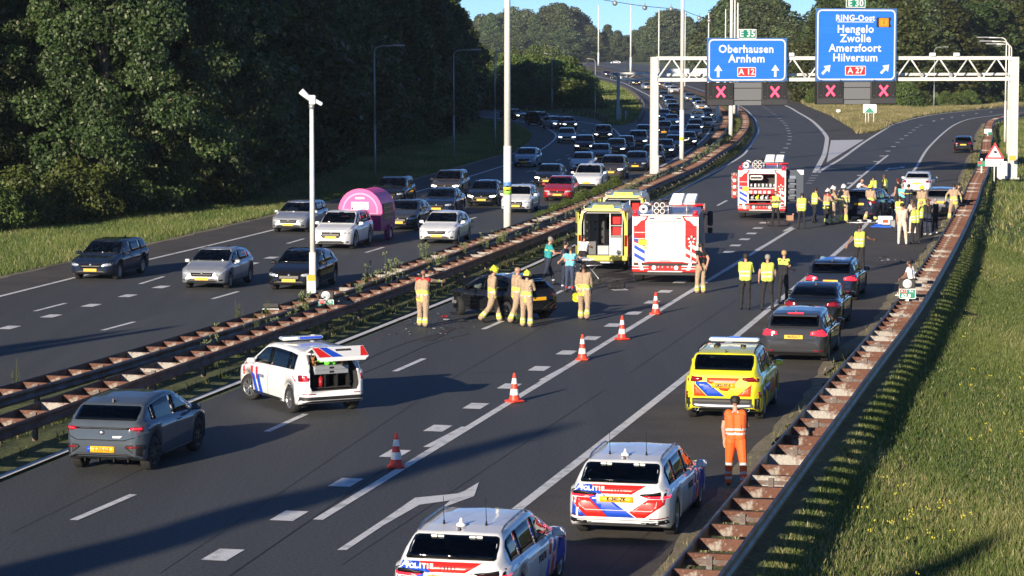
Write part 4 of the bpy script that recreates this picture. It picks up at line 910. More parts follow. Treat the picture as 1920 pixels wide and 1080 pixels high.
# ---- yellow ambulance car
def yellow_suv():
    B = SPEC['suvy']; root, ob = place_car(at(1363, 783), 'suvy+notail+rails', P_YEL, 11.5, 'rear', 'yellow rapid-response ambulance car with red and blue chevrons and a roof light bar', 'ambulance car', 'ambulance_car')
    fz = lambda y: 1.18 - (y - 345) * .0033; fy = lambda x: (432 - x) * .94 / 258
    pl = lambda L: [(fy(x), fz(y)) for x, y in L]
    it = [('red_stripe', pl([(330, 375), (545, 375), (465, 470), (420, 465), (400, 440), (330, 408)]), 'B', M_ORV, .006), ('blue_stripe', pl([(242, 405), (325, 405), (450, 508), (335, 508)]), 'B', M_BLV, .0066), ('red_stripe', pl([(242, 415), (330, 508), (247, 508)]), 'B', M_ORV, .007),
          ('red_stripe', pl([(622, 418), (618, 505), (525, 505)]), 'B', M_ORV, .007), ('tail_light', pl([(180, 362), (300, 372), (300, 395), (262, 405), (180, 405)]), 'B', M_TL, .012), ('tail_light', pl([(688, 362), (560, 372), (562, 388), (600, 400), (688, 400)]), 'B', M_TL, .012),
          ('bumper', pl([(165, 522), (695, 522), (690, 612), (590, 622), (240, 622), (170, 612)]), 'B', M_BLK, .008), ('bumper_insert', pl([(240, 560), (630, 560), (635, 600), (560, 592), (310, 592), (235, 605)]), 'B', M_RIM, .016),
          ('reflector', pl([(190, 480), (205, 480), (203, 522), (188, 522)]), 'B', M_TL, .012), ('reflector', pl([(660, 475), (675, 475), (685, 520), (668, 520)]), 'B', M_TL, .012), ('number_plate', pl([(362, 412), (512, 412), (512, 446), (362, 446)]), 'B', M_PLATE, .02)]
    for sd in 'LR':
        it.append(('blue_stripe', [(-1.9, .62), (-.4, .62), (-.4, .80), (-1.9, .80)], sd, M_BLV, .006)); it.append(('red_stripe', [(-.3, .5), (.3, .5), (.7, .86), (.1, .86)], sd, M_ORV, .006)); it.append(('red_stripe', [(.6, .5), (1.0, .5), (1.3, .86), (1.0, .86)], sd, M_ORV, .006))
    livery(root, B, it)
    h = project(B.bvh, (fy(437), fz(429)), 'B', .03); lettering(root, 'GKD-97-K', h + Vector((-.004, 0, 0)), 'B', .10, M_LT, wid=.85, bold=.002)
    for x in (265, 598):
        h = project(B.bvh, (fy(x), fz(600)), 'B', .02); mb = MB(); mb.rev([(.05, h.x + .05), (.05, h.x - .03), (.04, h.x - .03), (.04, h.x + .05)], 12, 0, 'x', Matrix.Translation((0, h.y, h.z))); mb.build('tailpipe', M_CHR, root)
    mb = MB(); mb.rbox((.0, -.62, 1.70), (.26, .62, 1.79), .03); lb = mb.build('light_bar', mat('pale_light_bar', (.55, .62, .72), .2, coat=1), root); mb = MB(); mb.rbox((.03, -.14, 1.74), (.24, .14, 1.815), .02); mb.build('light_bar_centre', M_BLAMP, lb)
    for x, y in ((-.5, .33), (-.75, .33), (-.75, -.32)):
        mb = MB(); mb.rev([(.07, 1.66), (.07, 1.70), (.05, 1.715), (.001, 1.72)], 14); o = mb.build('roof_aerial', M_BLK, root); o.location = (x, y, .0)
yellow_suv()
# ---- parked and stopped cars
def rear_car(x, y, kind, pt, head, label, cat='car', name='car', over=None, plate=None, cls=None):
    root, ob = place_car(at(x, y), kind, pt, head, 'rear', label, cat, name, None, over)
    if plate: plate_text(root, ob, plate)
    return root, ob
r, ob = rear_car(217, 878, 'ev+darkrim+notail', P_EVGREY, 12.6, 'slate grey electric hatchback driving at the lower left, seen from behind', name='hatchback_car')
def ev_details(root):
    B = SPEC['ev']; fy = lambda x: (480 - x) * .90 / 440; fz = lambda y: 1.03 - (y - 465) * .00168
    pl = lambda L: [(fy(x), fz(y)) for x, y in L]
    livery(root, B, [('light_strip', pl([(190, 500), (770, 500), (770, 522), (190, 522)]), 'B', M_LBLK, .008), ('tail_light', pl([(70, 485), (190, 495), (195, 525), (60, 565)]), 'B', M_TL, .011), ('tail_light', pl([(955, 480), (770, 495), (765, 522), (940, 560)]), 'B', M_TL, .011),
        ('brake_light', pl([(85, 507), (168, 507), (168, 523), (85, 523)]), 'B', M_TLON, .016), ('brake_light', pl([(778, 503), (876, 500), (876, 518), (778, 520)]), 'B', M_TLON, .016), ('badge', pl([(435, 535), (490, 535), (495, 575), (462, 592), (430, 575)]), 'B', M_CHR, .018),
        ('bumper_insert', pl([(80, 710), (210, 712), (235, 745), (130, 835), (75, 880), (70, 740)]), 'B', M_BLK, .008), ('bumper_insert', pl([(900, 710), (735, 712), (715, 745), (830, 835), (900, 880), (920, 800)]), 'B', M_BLK, .008),
        ('reflector', pl([(95, 733), (200, 733), (190, 757), (100, 757)]), 'B', M_TL, .013), ('reflector', pl([(735, 730), (860, 728), (855, 750), (745, 752)]), 'B', M_TL, .013), ('diffuser', pl([(75, 885), (215, 825), (740, 825), (890, 885), (880, 900), (735, 850), (220, 850), (80, 900)]), 'B', M_LBLK, .010),
        ('number_plate', pl([(308, 735), (607, 735), (607, 812), (308, 812)]), 'B', M_PLATE, .02), ('plate_flag', pl([(308, 735), (345, 735), (345, 812), (308, 812)]), 'B', M_BLV, .023), ('boot_gap', pl([(80, 590), (200, 652), (700, 652), (900, 590), (905, 596), (705, 660), (195, 660), (75, 598)]), 'B', M_SEAM, .006),
        ('tailgate_sticker', pl([(585, 605), (695, 600), (665, 630), (585, 628)]), 'B', M_WHT, .007)])
    h = project(B.bvh, (fy(470), fz(773)), 'B', .03); lettering(root, 'T-715-GZ', h + Vector((-.004, 0, 0)), 'B', .105, mat('orange_lettering', (.5, .12, .01), .5), wid=.82, bold=.002)
    for x in (235, 385, 550, 705):
        h = project(B.bvh, (fy(x), fz(920)), 'B', .01); mb = MB(); mb.box((h.x - .02, h.y - .01, h.z - .05), (h.x + .1, h.y + .01, h.z + .04)); mb.build('diffuser_fin', M_LBLK, root)
ev_details(r)
SPEC['bmw'].prep  # same family of long estates
r, ob = rear_car(1495, 676, 'bmw+chrails', P_DGREY, 12.4, 'dark grey estate with yellow plate, first of the three dark cars on the hard shoulder', name='estate_car', plate='44-RSX-7', over={'tail_light': M_TLON})
h = project(SPEC['bmw'].bvh, (0, 1.40), 'B', .03); mb = MB(); mb.box((h.x - .02, -.22, h.z - .012), (h.x + .01, .22, h.z + .012)); mb.build('brake_light', M_TLON, r)
rear_car(1527, 617, 'sedan+darkrim', P_BLACK, 12.4, 'black saloon, middle one of the three dark cars on the hard shoulder', name='saloon_car')
rear_car(1562, 562, 'estate+rails+darkrim', P_NAVY, 12.8, 'blue-black estate with glowing red lamps, last of the three dark cars on the hard shoulder', name='estate_car', over={'tail_light': M_TLON})
CRASH2, _ = rear_car(1618, 413, 'suv+rails', P_NAVY, 22, 'dark blue sport utility car with open boot window surrounded by rescuers', name='suv', over={'tail_light': M_TL})
rear_car(1720, 366, 'sedan', P_WHITE, 12, 'white saloon behind the crowd on the hard shoulder', name='saloon_car')
rear_car(1764, 408, 'mpv', P_GREY, 12.5, 'silver-grey hatchback beside the guard rail, right of the white saloon', name='hatchback_car')
rear_car(1806, 287, 'small', P_BLACK, 11, 'small black hatchback alone on the hard shoulder far up the exit', name='hatchback_car')
# open car door of the dark blue crash car
mb = MB(); mb.rbox((0, -.03, .35), (1.0, .03, .95), .02); d = mb.build('open_door', P_NAVY, CRASH2); d.location = (.1, .95, 0); d.rotation_euler = (0, 0, R(115)); mb = MB(); mb.prism([(.05, .98), (.95, .98), (.7, 1.4), (.2, 1.42)], -.01, .01, 0, Matrix.Rotation(R(90), 4, 'X')); mb.build('side_window', G_GLASS, d)

# ---- police people carrier with its tailgate up
def police_mpv():
    B = SPEC['mpv']; head = -27
    root, ob = place_car(at(604, 770), 'mpv+notail+norear', P_WHITE, head, 'rear', 'white police people carrier with raised tailgate and loaded boot, parked askew', 'police car', 'police_car')
    body = ob[0]; body.data = body.data.copy(); body.material_slots[0].link = 'OBJECT'; body.material_slots[0].material = P_WHITE
    # cut the boot opening
    cb = MB(); sec = [(-.60, .60), (.60, .60), (.66, .72), (.64, 1.05), (.54, 1.46), (-.54, 1.46), (-.64, 1.05), (-.66, .72)]
    n = len(sec); vs = [(-2.6, y, z) for y, z in sec] + [(-1.35, y * .92, min(z, 1.42)) for y, z in sec]
    cb.add(vs, [tuple(range(n)), tuple(reversed(range(n, 2 * n)))]); cb.add(vs, [(i, n + i, n + (i + 1) % n, (i + 1) % n) for i in range(n)])
    cut = link('cutter', cb.me('cutter', M_INT)); body.data.materials.append(M_INT)
    bo = link('b', body.data.copy()); md = bo.modifiers.new('b', 'BOOLEAN'); md.operation = 'DIFFERENCE'; md.solver = 'EXACT'; md.object = cut
    try: md.material_mode = 'TRANSFER'
    except Exception: pass
    bpy.context.view_layer.update()
    dg = bpy.context.evaluated_depsgraph_get(); me = bpy.data.meshes.new_from_object(bo.evaluated_get(dg))
    bpy.data.objects.remove(bo); bpy.data.objects.remove(cut)
    if len(me.polygons) > 200:
        body.data = me; body.material_slots[0].link = 'OBJECT'; body.material_slots[0].material = P_WHITE
    for s in body.material_slots:
        if s.link == 'DATA' and s.material is None: s.material = M_INT
    fyL = lambda x: x
    it = []
    for k, a in enumerate((1.62, 1.06, .74)):
        it.append(('red_stripe', [(a - .05, .62), (a - .22 + .05, .58), (a - .12, .98), (a + .04, .98)], 'L', M_RDV, .006))
        if k > 0: it.append(('blue_stripe', [(a - .30, .24), (a - .52, .24), (a - .26, .70), (a - .04, .78)], 'L', M_BLV, .0065))
    it += [('blue_stripe', [(.9, .24), (.7, .24), (1.0, .70), (1.2, .70)], 'R', M_BLV, .006), ('red_stripe', [(1.2, .62), (1.0, .62), (1.1, .98), (1.3, .98)], 'R', M_RDV, .006),
           ('bumper', [(-.86, .30), (.86, .30), (.84, .46), (-.84, .46)], 'B', M_BLK, .012), ('tail_light', [(.70, .84), (.89, .82), (.89, 1.0), (.70, .98)], 'B', M_TLON, .014), ('tail_light', [(-.70, .84), (-.89, .82), (-.89, 1.0), (-.70, .98)], 'B', M_TL, .014),
           ('tail_light', [(-1.98, .84), (-2.18, .84), (-2.18, .99), (-1.95, .98)], 'L', M_TL, .012), ('reflector', [(.50, .52), (.80, .52), (.80, .54), (.50, .54)], 'B', M_TL, .012), ('reflector', [(-.50, .52), (-.80, .52), (-.80, .54), (-.50, .54)], 'B', M_TL, .012)]
    livery(root, B, it)
    h = project(B.bvh, (.35, .72), 'L', .01); lettering(root, 'POLITIE', h, 'L', .11, mat('grey_blue_lettering', (.08, .1, .2), .5))
    # boot contents
    bx = MB(); bx.box((-2.02, -.52, .64), (-1.45, .52, .66)); bx.build('boot_floor', M_INT, root)
    dr = MB(); dr.rbox((-2.02, -.46, .98), (-1.5, .46, 1.19), .008); dw = dr.build('drawer_unit', mat('aluminium_sheet', (.42, .44, .47), .45, .5), root)
    for z in (1.03, 1.13):
        q = MB(); q.rbox((-2.036, -.44, z - .045), (-2.02, .44, z + .048), .004); q.build('drawer', mat('aluminium_sheet'), dw); q = MB(); q.rbox((-2.045, -.06, z - .02), (-2.034, .06, z + .03), .004); q.build('handle', M_BLK, dw)
    for y in (-.16, .16, .47, -.47): q = MB(); q.box((-2.02, y - .01, .66), (-1.5, y + .01, .98)); q.build('divider', M_BLK, root)
    # tailgate
    gq = [(0, 0), (.5, .16), (.62, .17), (1.02, -.10), (1.06, -.16)]                      # profile out from the hinge, hinge first
    tg = MB(); wds = [.62, .66, .70, .70, .62]; vs = []
    for (d, z), w_ in zip(gq, wds): vs += [(-d, w_, z), (-d, -w_, z), (-d, -w_ + .03, z - .05), (-d, w_ - .03, z - .05)]
    for k in range(4):
        o = k * 4
        for i in range(4): tg.add([vs[o + i], vs[o + (i + 1) % 4], vs[o + 4 + (i + 1) % 4], vs[o + 4 + i]], [(0, 1, 2, 3)], [1 if k == 0 else 0, 0, 2, 0][i])
    tg.add(vs[:4], [(0, 1, 2, 3)], 0); tg.add(vs[16:], [(3, 2, 1, 0)], 0)
    t = tg.build('tailgate', [P_WHITE, G_GLASS, M_INT], root); t.location = (-1.86, 0, 1.55); t.scale = (.86, .97, .8)
    def on(x, y, off=.006):   # point on the painted lower part
        if x < .62: z = .16 + (x - .5) / .12 * .01
        elif x < 1.02: z = .17 - (x - .62) / .4 * .27
        else: z = -.10 - (x - 1.02) * 1.5
        return (-x, y, z + off)
    for n_, m, P2 in (('red_stripe', M_RDV, [(.64, .68), (.64, .52), (1.01, .30), (1.01, .62)]), ('blue_stripe', M_BLV, [(.64, .50), (.64, .30), (1.01, -.02), (1.01, .28)]), ('red_stripe', M_RDV, [(.64, -.62), (.64, -.69), (1.01, -.69), (1.01, -.48)])):
        q = MB(); q.add([on(*p) for p in P2], [(0, 1, 2, 3)]); q.build(n_, m, t)
    q = MB(); q.add([on(*p, .008) for p in [(.72, .1), (.72, -.32), (.80, -.32), (.80, .1)]], [(0, 1, 2, 3)]); q.build('handle_recess', M_INT, t)
    for s_ in (1, -1): q = MB(); q.tube((-1.98, s_ * .6, 1.2), (-2.28, s_ * .6, 1.62), .012); q.build('gas_strut', M_BLK, root)
    # roof light bar
    lb = MB(); lb.rbox((-.25, -.55, 1.64), (.05, .55, 1.73), .03); l = lb.build('light_bar', mat('clear_light_bar', (.45, .5, .6), .15, coat=1), root); q = MB(); q.rbox((-.262, .16, 1.655), (-.1, .54, 1.715), .01); q.build('lit_light_bar_end', mat('amber_glow', (1, .85, .55), .2, emit=.9), l)
    q = MB(); q.rbox((-.262, -.5, 1.655), (-.1, .1, 1.715), .01); q.build('blue_lens', M_BLAMP, l)
    for w_ in [o for o in ob if o.name.startswith('wheel')][:2]: w_.rotation_euler.z += R(22)
    c = root.matrix_basis
    Mw = Matrix.Translation(root.location) @ Matrix.Rotation(root.rotation_euler.z, 4, 'Z')
    def at_local(o, p): o.location = Mw @ Vector(p); o.rotation_euler.z = root.rotation_euler.z
    j = MB(); r_ = random.Random(3)
    for k in range(16): j.ico((r_.uniform(-.12, .12), r_.uniform(-.19, .19), r_.uniform(.02, .08) + .10 * (1 - abs(k - 8) / 8)), r_.uniform(.06, .10), 0, 6, None, .7)
    o = j.build('folded_jacket', mat('green_hi_vis_cloth', (.14, .72, .05), .7, bump=(18, .6, .03)), None, label='crumpled fluorescent green jacket on top of the silver drawers in the police boot', cat='jacket'); at_local(o, (-1.86, .05, 1.20))
    for y, lb_, sc_ in ((-.40, 'brown teddy bear at the right of the police boot above the drawers', 1.), (.42, 'smaller brown teddy bear at the left of the police boot', .8)):
        b = MB(); b.ico((0, 0, .09), .08); b.ico((-.02, 0, .21), .06); b.ico((-.03, .05, .26), .022); b.ico((-.03, -.05, .26), .022); b.ico((-.07, 0, .20), .025); b.ico((-.05, .09, .12), .03, 0, 6); b.ico((-.05, -.09, .12), .03, 0, 6); b.ico((-.08, .05, .03), .035, 0, 6); b.ico((-.08, -.05, .03), .035, 0, 6)
        o = b.build('teddy_bear', mat('brown_plush', (.30, .13, .05), .9, bump=(60, .6, .01)), None, label=lb_, cat='teddy bear'); at_local(o, (-1.85, y, 1.19)); o.scale = (sc_,) * 3
    x = MB(); x.tube((0, 0, .02), (0, 0, .22), .055, .055, 12); x.rev([(.055, .22), (.03, .25), (.015, .27)], 12); o = x.build('fire_extinguisher', P_RED, None, label='small red fire extinguisher in the lower compartment of the police boot', cat='extinguisher'); at_local(o, (-1.96, .26, .66))
    v = MB(); v.tube((0, 0, .27), (0, 0, .30), .012); v.box((-.03, -.008, .29), (.03, .008, .31)); v.build('valve', M_BLK, o)
police_mpv()

# ---- wrecked hatchback
def wreck():
    B = SPEC['hatch']; root, ob = place_car(at(987, 599), 'hatch+darkrim', P_BLACK, -38, 'rear', 'wrecked black hatchback with crumpled bonnet standing askew beside the median', 'car', 'wrecked_car', None, {'windscreen': mat('shattered_glass', (.10, .13, .16), .25, noise=9, c2=(.3, .34, .38), contrast=(.5, .7))})
    body = ob[0]; me = body.data.copy(); body.data = me; r_ = random.Random(5)
    for v in me.vertices:
        if v.co.x > .9:
            t = (v.co.x - .9) / 1.2; v.co.x -= .28 * t * t + (.12 * t if v.co.y > 0 else 0); v.co.z += t * (.10 * math.sin(v.co.y * 7 + v.co.x * 5) + (.05 if v.co.z > .6 else -.05)); v.co.y += .07 * t * math.sin(v.co.z * 9)
    body.material_slots[0].link = 'OBJECT'; body.material_slots[0].material = P_BLACK
    for n in ('headlight', 'grille', 'badge', 'fog_light', 'lower_grille'): drop(ob, n)
    for o in [q for q in ob if q.name.startswith('number_plate')][:1]: ob.remove(o); bpy.data.objects.remove(o)
    h = MB(); h.add([(1.05, .7, .95), (1.05, -.7, .95), (1.35, -.62, 1.28), (1.4, .66, 1.22), (1.8, -.5, .98), (1.85, .6, 1.0), (1.05, .7, .93), (1.05, -.7, .93), (1.35, -.62, 1.26), (1.4, .66, 1.20), (1.8, -.5, .96), (1.85, .6, .98)],
                    [(0, 1, 2, 3), (3, 2, 4, 5), (6, 9, 8, 7), (9, 11, 10, 8), (0, 3, 9, 6), (3, 5, 11, 9), (5, 4, 10, 11), (4, 2, 8, 10), (2, 1, 7, 8)]); h.build('crumpled_bonnet', P_BLACK, root, label='crumpled bonnet buckled upwards')
    e = MB(); r2 = random.Random(9)
    for k in range(16): c = Vector((r2.uniform(1.45, 2.0), r2.uniform(-.65, .7), r2.uniform(.35, .75))); e.rbox(c - Vector((.09, .09, .06)), c + Vector((.09, .09, .06)), .02, 0, Matrix.Rotation(r2.uniform(-.3, .3), 4, 'Z'))
    for k in range(6): a = Vector((r2.uniform(1.4, 2.0), r2.uniform(-.6, .6), r2.uniform(.4, .8))); e.tube(a, a + Vector((r2.uniform(-.3, .3), r2.uniform(-.3, .3), r2.uniform(-.2, .2))), .02)
    e.build('exposed_engine', [mat('engine_metal', (.10, .10, .10), .5, .6, noise=8, c2=(.3, .3, .3))], root)
    mb = MB(); mb.add([(-1.55, -.6, 1.40), (-1.55, .6, 1.40), (-2.15, .56, 1.56), (-2.15, -.56, 1.56), (-1.55, -.6, 1.36), (-1.55, .6, 1.36), (-2.15, .56, 1.52), (-2.15, -.56, 1.52)], [(0, 1, 2, 3), (7, 6, 5, 4), (0, 4, 5, 1), (1, 5, 6, 2), (2, 6, 7, 3), (3, 7, 4, 0)]); mb.build('spoiler', P_BLACK, root)
    for o in find(ob, 'wheel')[:1]: o.rotation_euler.z += R(-25); o.location.z -= .02
    ab = MB(); ab.ico((.75, .38, 1.02), .16, 0, 8); ab.build('airbag', mat('airbag_cloth', (.6, .62, .65), .8), root)
wreck()
r_ = random.Random(21); DEB = [mat('debris_dark', (.03, .03, .03), .6), mat('debris_grey', (.25, .26, .28), .5), mat('debris_red', (.4, .02, .02), .3), mat('debris_silver', (.6, .6, .6), .3, .6)]
def debris(px_, py_, s, i, label=None, group='broken pieces scattered near the wreck'):
    mb = MB(); vs = [(r_.uniform(-1, 1) * s, r_.uniform(-1, 1) * s, r_.uniform(0, .5) * s) for _ in range(7)]
    mb.add(vs, [(0, 1, 2), (0, 2, 3), (3, 4, 0), (4, 5, 6), (1, 5, 2), (2, 6, 3), (0, 4, 6)]); p = at(px_, py_)
    o = mb.build('car_fragment', DEB[i], None, label=label or 'small piece of broken car on the asphalt around the wrecked hatchback', cat='debris', group=group); o.location = (p.x, p.y, .015)
for k in range(85):
    a = r_.random(); debris(r_.gauss(800, 45), r_.gauss(617, 14) , r_.uniform(.02, .07), r_.choice((0, 0, 1, 3, 3, 2)))
for q in ((833, 596, .14, 2), (847, 590, .16, 0), (838, 601, .12, 3), (861, 604, .18, 0), (742, 627, .09, 0), (820, 590, .1, 1), (870, 600, .12, 3), (843, 607, .07, 2)): debris(*q)
for k in range(26): debris(r_.uniform(1625, 1725), r_.gauss(489, 3), r_.uniform(.04, .12), r_.choice((0, 0, 1, 3)), 'small piece of broken car on the hard shoulder in front of the sitting boy', 'broken pieces on the hard shoulder near the sitting boy')
# ================================================================ FIRE ENGINES, AMBULANCES, TRAILER
M_GREYB = mat('smoked_beacon', (.10, .12, .16), .3)
M_FR = mat('fire_red', (.62, .02, .018), .28, coat=.6, speck=(3, .06)); M_FW = mat('truck_white', (.80, .80, .78), .35, coat=.4); M_SHUT = mat('aluminium_shutter', (.62, .63, .64), .45, .1); M_ALU = mat('bright_aluminium', (.66, .67, .68), .35, .6)
def wheel_on(root, x, y, r, wd=.3, side=1):
    k = ('t', r)
    if k not in WHEELS: WHEELS[k] = wheel_meshes(r, wd, M_ALU, 8)
    t, rm = WHEELS[k]; o = link('wheel', t, root, (x, y, r), (0, 0, 0 if side > 0 else math.pi)); link('rim', rm, o)
def quad_x(root, name, P, x, m, th=.006):
    """flat panel on the rear face; P in (y, z)"""
    mb = MB(); n = len(P); v = [(x - th, y, z) for y, z in P] + [(x, y, z) for y, z in P]
    mb.add(v, [tuple(range(n)), tuple(reversed(range(n, 2 * n)))]); mb.add(v, [(i, n + i, n + (i + 1) % n, (i + 1) % n) for i in range(n)]); return mb.build(name, m, root)
def fire_engine(pxy, head, label, open_=False):
    root = empty('fire_engine', at(*pxy), math.pi / 2 - R(head), label=label, cat='fire engine', group='red and white fire engines seen from behind')
    W = 1.25
    b = MB(); b.rbox((.02, -W, .78), (5.3, W, 2.62), .05); b.box((5.3, -1.0, .7), (5.5, 1.0, 2.2)); b.build('body', M_FR, root) if not open_ else None
    if open_:
        b = MB(); b.box((1.0, -W, .78), (5.3, W, 2.62)); b.box((.02, -W, .78), (1.0, -.72, 2.62)); b.box((.02, .72, .78), (1.0, W, 2.62)); b.box((.02, -.72, 2.40), (1.0, .72, 2.62)); b.box((.02, -.72, .78), (1.0, .72, .86)); b.build('body', M_FR, root)
    c = MB(); c.prism([(5.5, .5), (8.1, .5), (8.15, 1.4), (7.9, 2.65), (5.6, 2.75), (5.5, 2.6)], -W, W, 0, Matrix.Rotation(R(90), 4, 'X')); cb = c.build('cab', M_FR, root)
    for s in (1, -1):
        q = MB(); q.box((6.0, s * W - .004, 1.55), (7.0, s * W + .006 * s + .004, 2.35)); q.build('cab_window', G_GLASS, cb)
        q = MB(); q.rbox((7.6, s * (W + .22) - .11, 1.75), (7.75, s * (W + .22) + .11, 2.35), .04); q.rbox((7.6, s * (W + .22) - .1, 1.45), (7.75, s * (W + .22) + .1, 1.68), .03); q.tube((7.68, s * W, 2.2), (7.68, s * (W + .2), 2.2), .025); q.build('mirror', M_BLK, root)
        for k in range(3):
            if open_ and s < 0 and k == 0: continue
            q = MB(); x0 = .25 + k * 1.68; q.box((x0, s * W - .008, .95), (x0 + 1.5, s * W + .008, 2.5))
            for j in range(14): z = 1.0 + j * .105; q.box((x0 + .02, s * W - .014, z), (x0 + 1.48, s * W + .014, z + .085))
            q.build('side_shutter', M_SHUT if s > 0 else mat('shaded_side_shutter', (.07, .075, .085), .5, noise=2, c2=(.14, .15, .17)), root)  # right-hand shutters get a darker colour, the shade of that side painted in
    ch = MB(); ch.box((.1, -.5, .45), (7.8, .5, .78)); ch.box((.02, -W + .02, .52), (.28, W - .02, .80)); ch.build('chassis', M_BLK, root)
    for x in (1.7, 6.6):
        for s in (1, -1): wheel_on(root, x, s * 1.05, .5, .32, s)
    # rear face
    bp = MB(); bp.rbox((-.06, -W, .48), (.06, W, .72), .03); bp.build('rear_bumper', M_FR, root); q = MB(); q.rbox((-.08, -W + .02, .36), (.1, W - .02, .48), .02); q.build('underrun_bar', M_BLK, root)
    q = MB(); q.rbox((-.12, -.66, .49), (-.06, .66, .53), .01); q.build('tow_step', M_FW, root)
    q = MB(); q.box((-.02, -.62, .54), (-.0, .62, .82)); q.build('pump_recess', M_INT, root)
    p = MB()
    for y in (.42, -.42): p.tube((-.12, y, .66), (.0, y, .66), .07, .07, 10); p.tube((-.14, y, .66), (-.12, y, .66), .09, .09, 10)
    for y in (.1, -.1, .25, -.25): p.tube((-.06, y, .70), (.0, y, .62), .035, .035, 8)
    p.build('hose_coupling', M_ALU, root)
    for s in (1, -1):
        q = MB(); q.tube((-.09, s * W, .72), (-.09, s * .62, .72), .022); q.tube((-.09, s * W, .62), (-.09, s * .62, .62), .022); q.add([(-.11, s * 1.02, .84), (-.11, s * .9, .84), (-.11, s * .8, .56), (-.11, s * .94, .56)], [(0, 1, 2, 3)]); q.build('light_guard', M_FW, root)
        q = MB(); q.tube((-.03, s * (W - .12), 2.66), (-.03, s * (W - .12), 2.83), .10, .09, 12); q.rbox((-.1, s * (W - .12) - .12, 2.60), (.1, s * (W - .12) + .12, 2.67), .02); q.build('corner_beacon', mat('red_beacon', (.62, .02, .04), .3, coat=1), root)
        quad_x(root, 'corner_trim', [(s * W, .75), (s * (W - .06), .75), (s * (W - .06), 2.62), (s * W, 2.62)][::-s], -.0, M_FW, .02)
        quad_x(root, 'white_corner_panel', [(s * (W - .07), 2.60), (s * (W - .07), 2.24), (s * (W - .16), 2.25), (s * (W - .34), 2.44), (s * .80, 2.46), (s * .70, 2.58)][::-s], .0, M_FW, .012)
        q = MB(); q.box((-.02, s * .72 - .035, .86), (.0, s * .72 + .035, 2.42)); q.build('shutter_frame', M_FW, root)
        q = MB(); q.rbox((.0, s * .5 - .09, 2.49), (-.03, s * .5 + .09, 2.535), .01) if False else q.box((-.03, s * .5 - .09, 2.49), (0, s * .5 + .09, 2.535)); q.build('work_light', M_BLK, root)
    quad_x(root, 'top_panel', [(.64, 2.60), (-.64, 2.60), (-.72, 2.42), (.72, 2.42)], .0, M_FW, .012)
    # chevrons: left white/blue, right white/red
    for s, m in ((1, M_BLV), (-1, M_RDV)):
        quad_x(root, 'white_chevron_ground', [(s * 1.18, .84), (s * .77, .84), (s * .77, 1.44), (s * 1.18, 1.62)][::s], .0, M_FW, .008)
        for k in range(3):
            z = .86 + k * .30
            quad_x(root, 'blue_chevron' if s > 0 else 'red_chevron', [(s * 1.17, z + .22), (s * .78, z), (s * .78, z + .14), (s * 1.17, z + .36)][::s] if s > 0 else [(s * 1.17, z), (s * .78, z + .22), (s * .78, z + .36), (s * 1.17, z + .14)], .0, m, .013)
    quad_x(root, 'number_plate', [(1.02, 1.50), (.70, 1.50), (.70, 1.72), (1.02, 1.72)], -.02, M_PLATE, .012)
    quad_x(root, 'plate_seal', [(.79, 1.36), (.70, 1.36), (.70, 1.46), (.79, 1.46)], -.02, M_PLATE, .012)
    lettering(root, 'BRANDWEER', (-.02, .98, 1.98), 'B', .055, M_WHT)
    q = MB(); q.tube((-.02, -.98, 2.05), (-.028, -.98, 2.05), .001); 
    for a in range(5):
        t = a * 2 * math.pi / 5 + .3; q.tube((-.05, -1.0 + .06 * math.cos(t), 1.72 + .06 * math.sin(t)), (-.05, -1.0 + .15 * math.cos(t), 1.72 + .15 * math.sin(t)), .03, .045, 6)
    q.build('hydrant_fittings', [M_FW], root)
    q = MB(); q.tube((-.06, -.98, .9), (-.06, -.98, 1.62), .03); q.build('grab_pole', M_FW, root)
    if not open_:
        q = MB(); q.box((-.008, -.685, .88), (.0, .685, 2.40))
        for k in range(26): z = .895 + k * .058; q.box((-.014, -.68, z), (-.006, .68, z + .048))
        q.build('rear_shutter', M_SHUT, root)
    else:
        q = MB(); q.box((.9, -.7, .86), (.99, .7, 2.4)); q.build('locker_back', M_INT, root)
        for z in (1.02, 1.62, 1.66): q = MB(); q.box((.05, -.7, z), (.9, .7, z + .025)); q.build('shelf', M_ALU, root)
        q = MB(); q.rbox((.1, -.05, 2.08), (.5, .66, 2.33), .05); q.build('white_reel_box', M_FW, root); q = MB(); q.rbox((.08, .02, 2.15), (.1, .6, 2.26), .01); q.build('slot', M_BLK, root)
        for k in range(7): q = MB(); q.tube((.15, .6 - k * .2, 1.80), (.15, .5 - k * .2, 1.80), .10, .10, 12); q.build('hose_roll', M_FW if k % 2 else M_ALU, root)
        q = MB(); q.rbox((.06, -.66, 1.34), (.5, .66, 1.58), .02); q.build('red_tool_tray', M_FR, root)
        for k in range(5): q = MB(); q.rbox((.02, .5 - k * .24, 1.37), (.06, .66 - k * .24, 1.53), .01); q.build('tool_box', M_ALU, root)
        for k, mm in enumerate((M_ALU, M_YLV, M_FW, M_ALU, M_FR)): q = MB(); q.ico((.15, .5 - k * .25, 1.15), .10, 0, 7); q.tube((.15, .5 - k * .25, 1.06), (.15, .42 - k * .25, 1.3), .03); q.build('pump_valve', mm, root)
        # hose basket on the left, lifted side panel on the right
        q = MB(); q.rbox((.3, 1.28, 1.1), (.9, 1.62, 2.45), .04)
        q.build('hose_basket', mat('red_brown_mesh', (.16, .05, .04), .6, noise=14, c2=(.4, .35, .32), contrast=(.5, .6)), root)
        for k in range(7): q = MB(); q.tube((.25, 1.45, 1.2 + k * .17), (.28, 1.45, 1.2 + k * .17), .09, .09, 10); q.build('hose_roll', M_FW if k % 2 else M_FR, root)
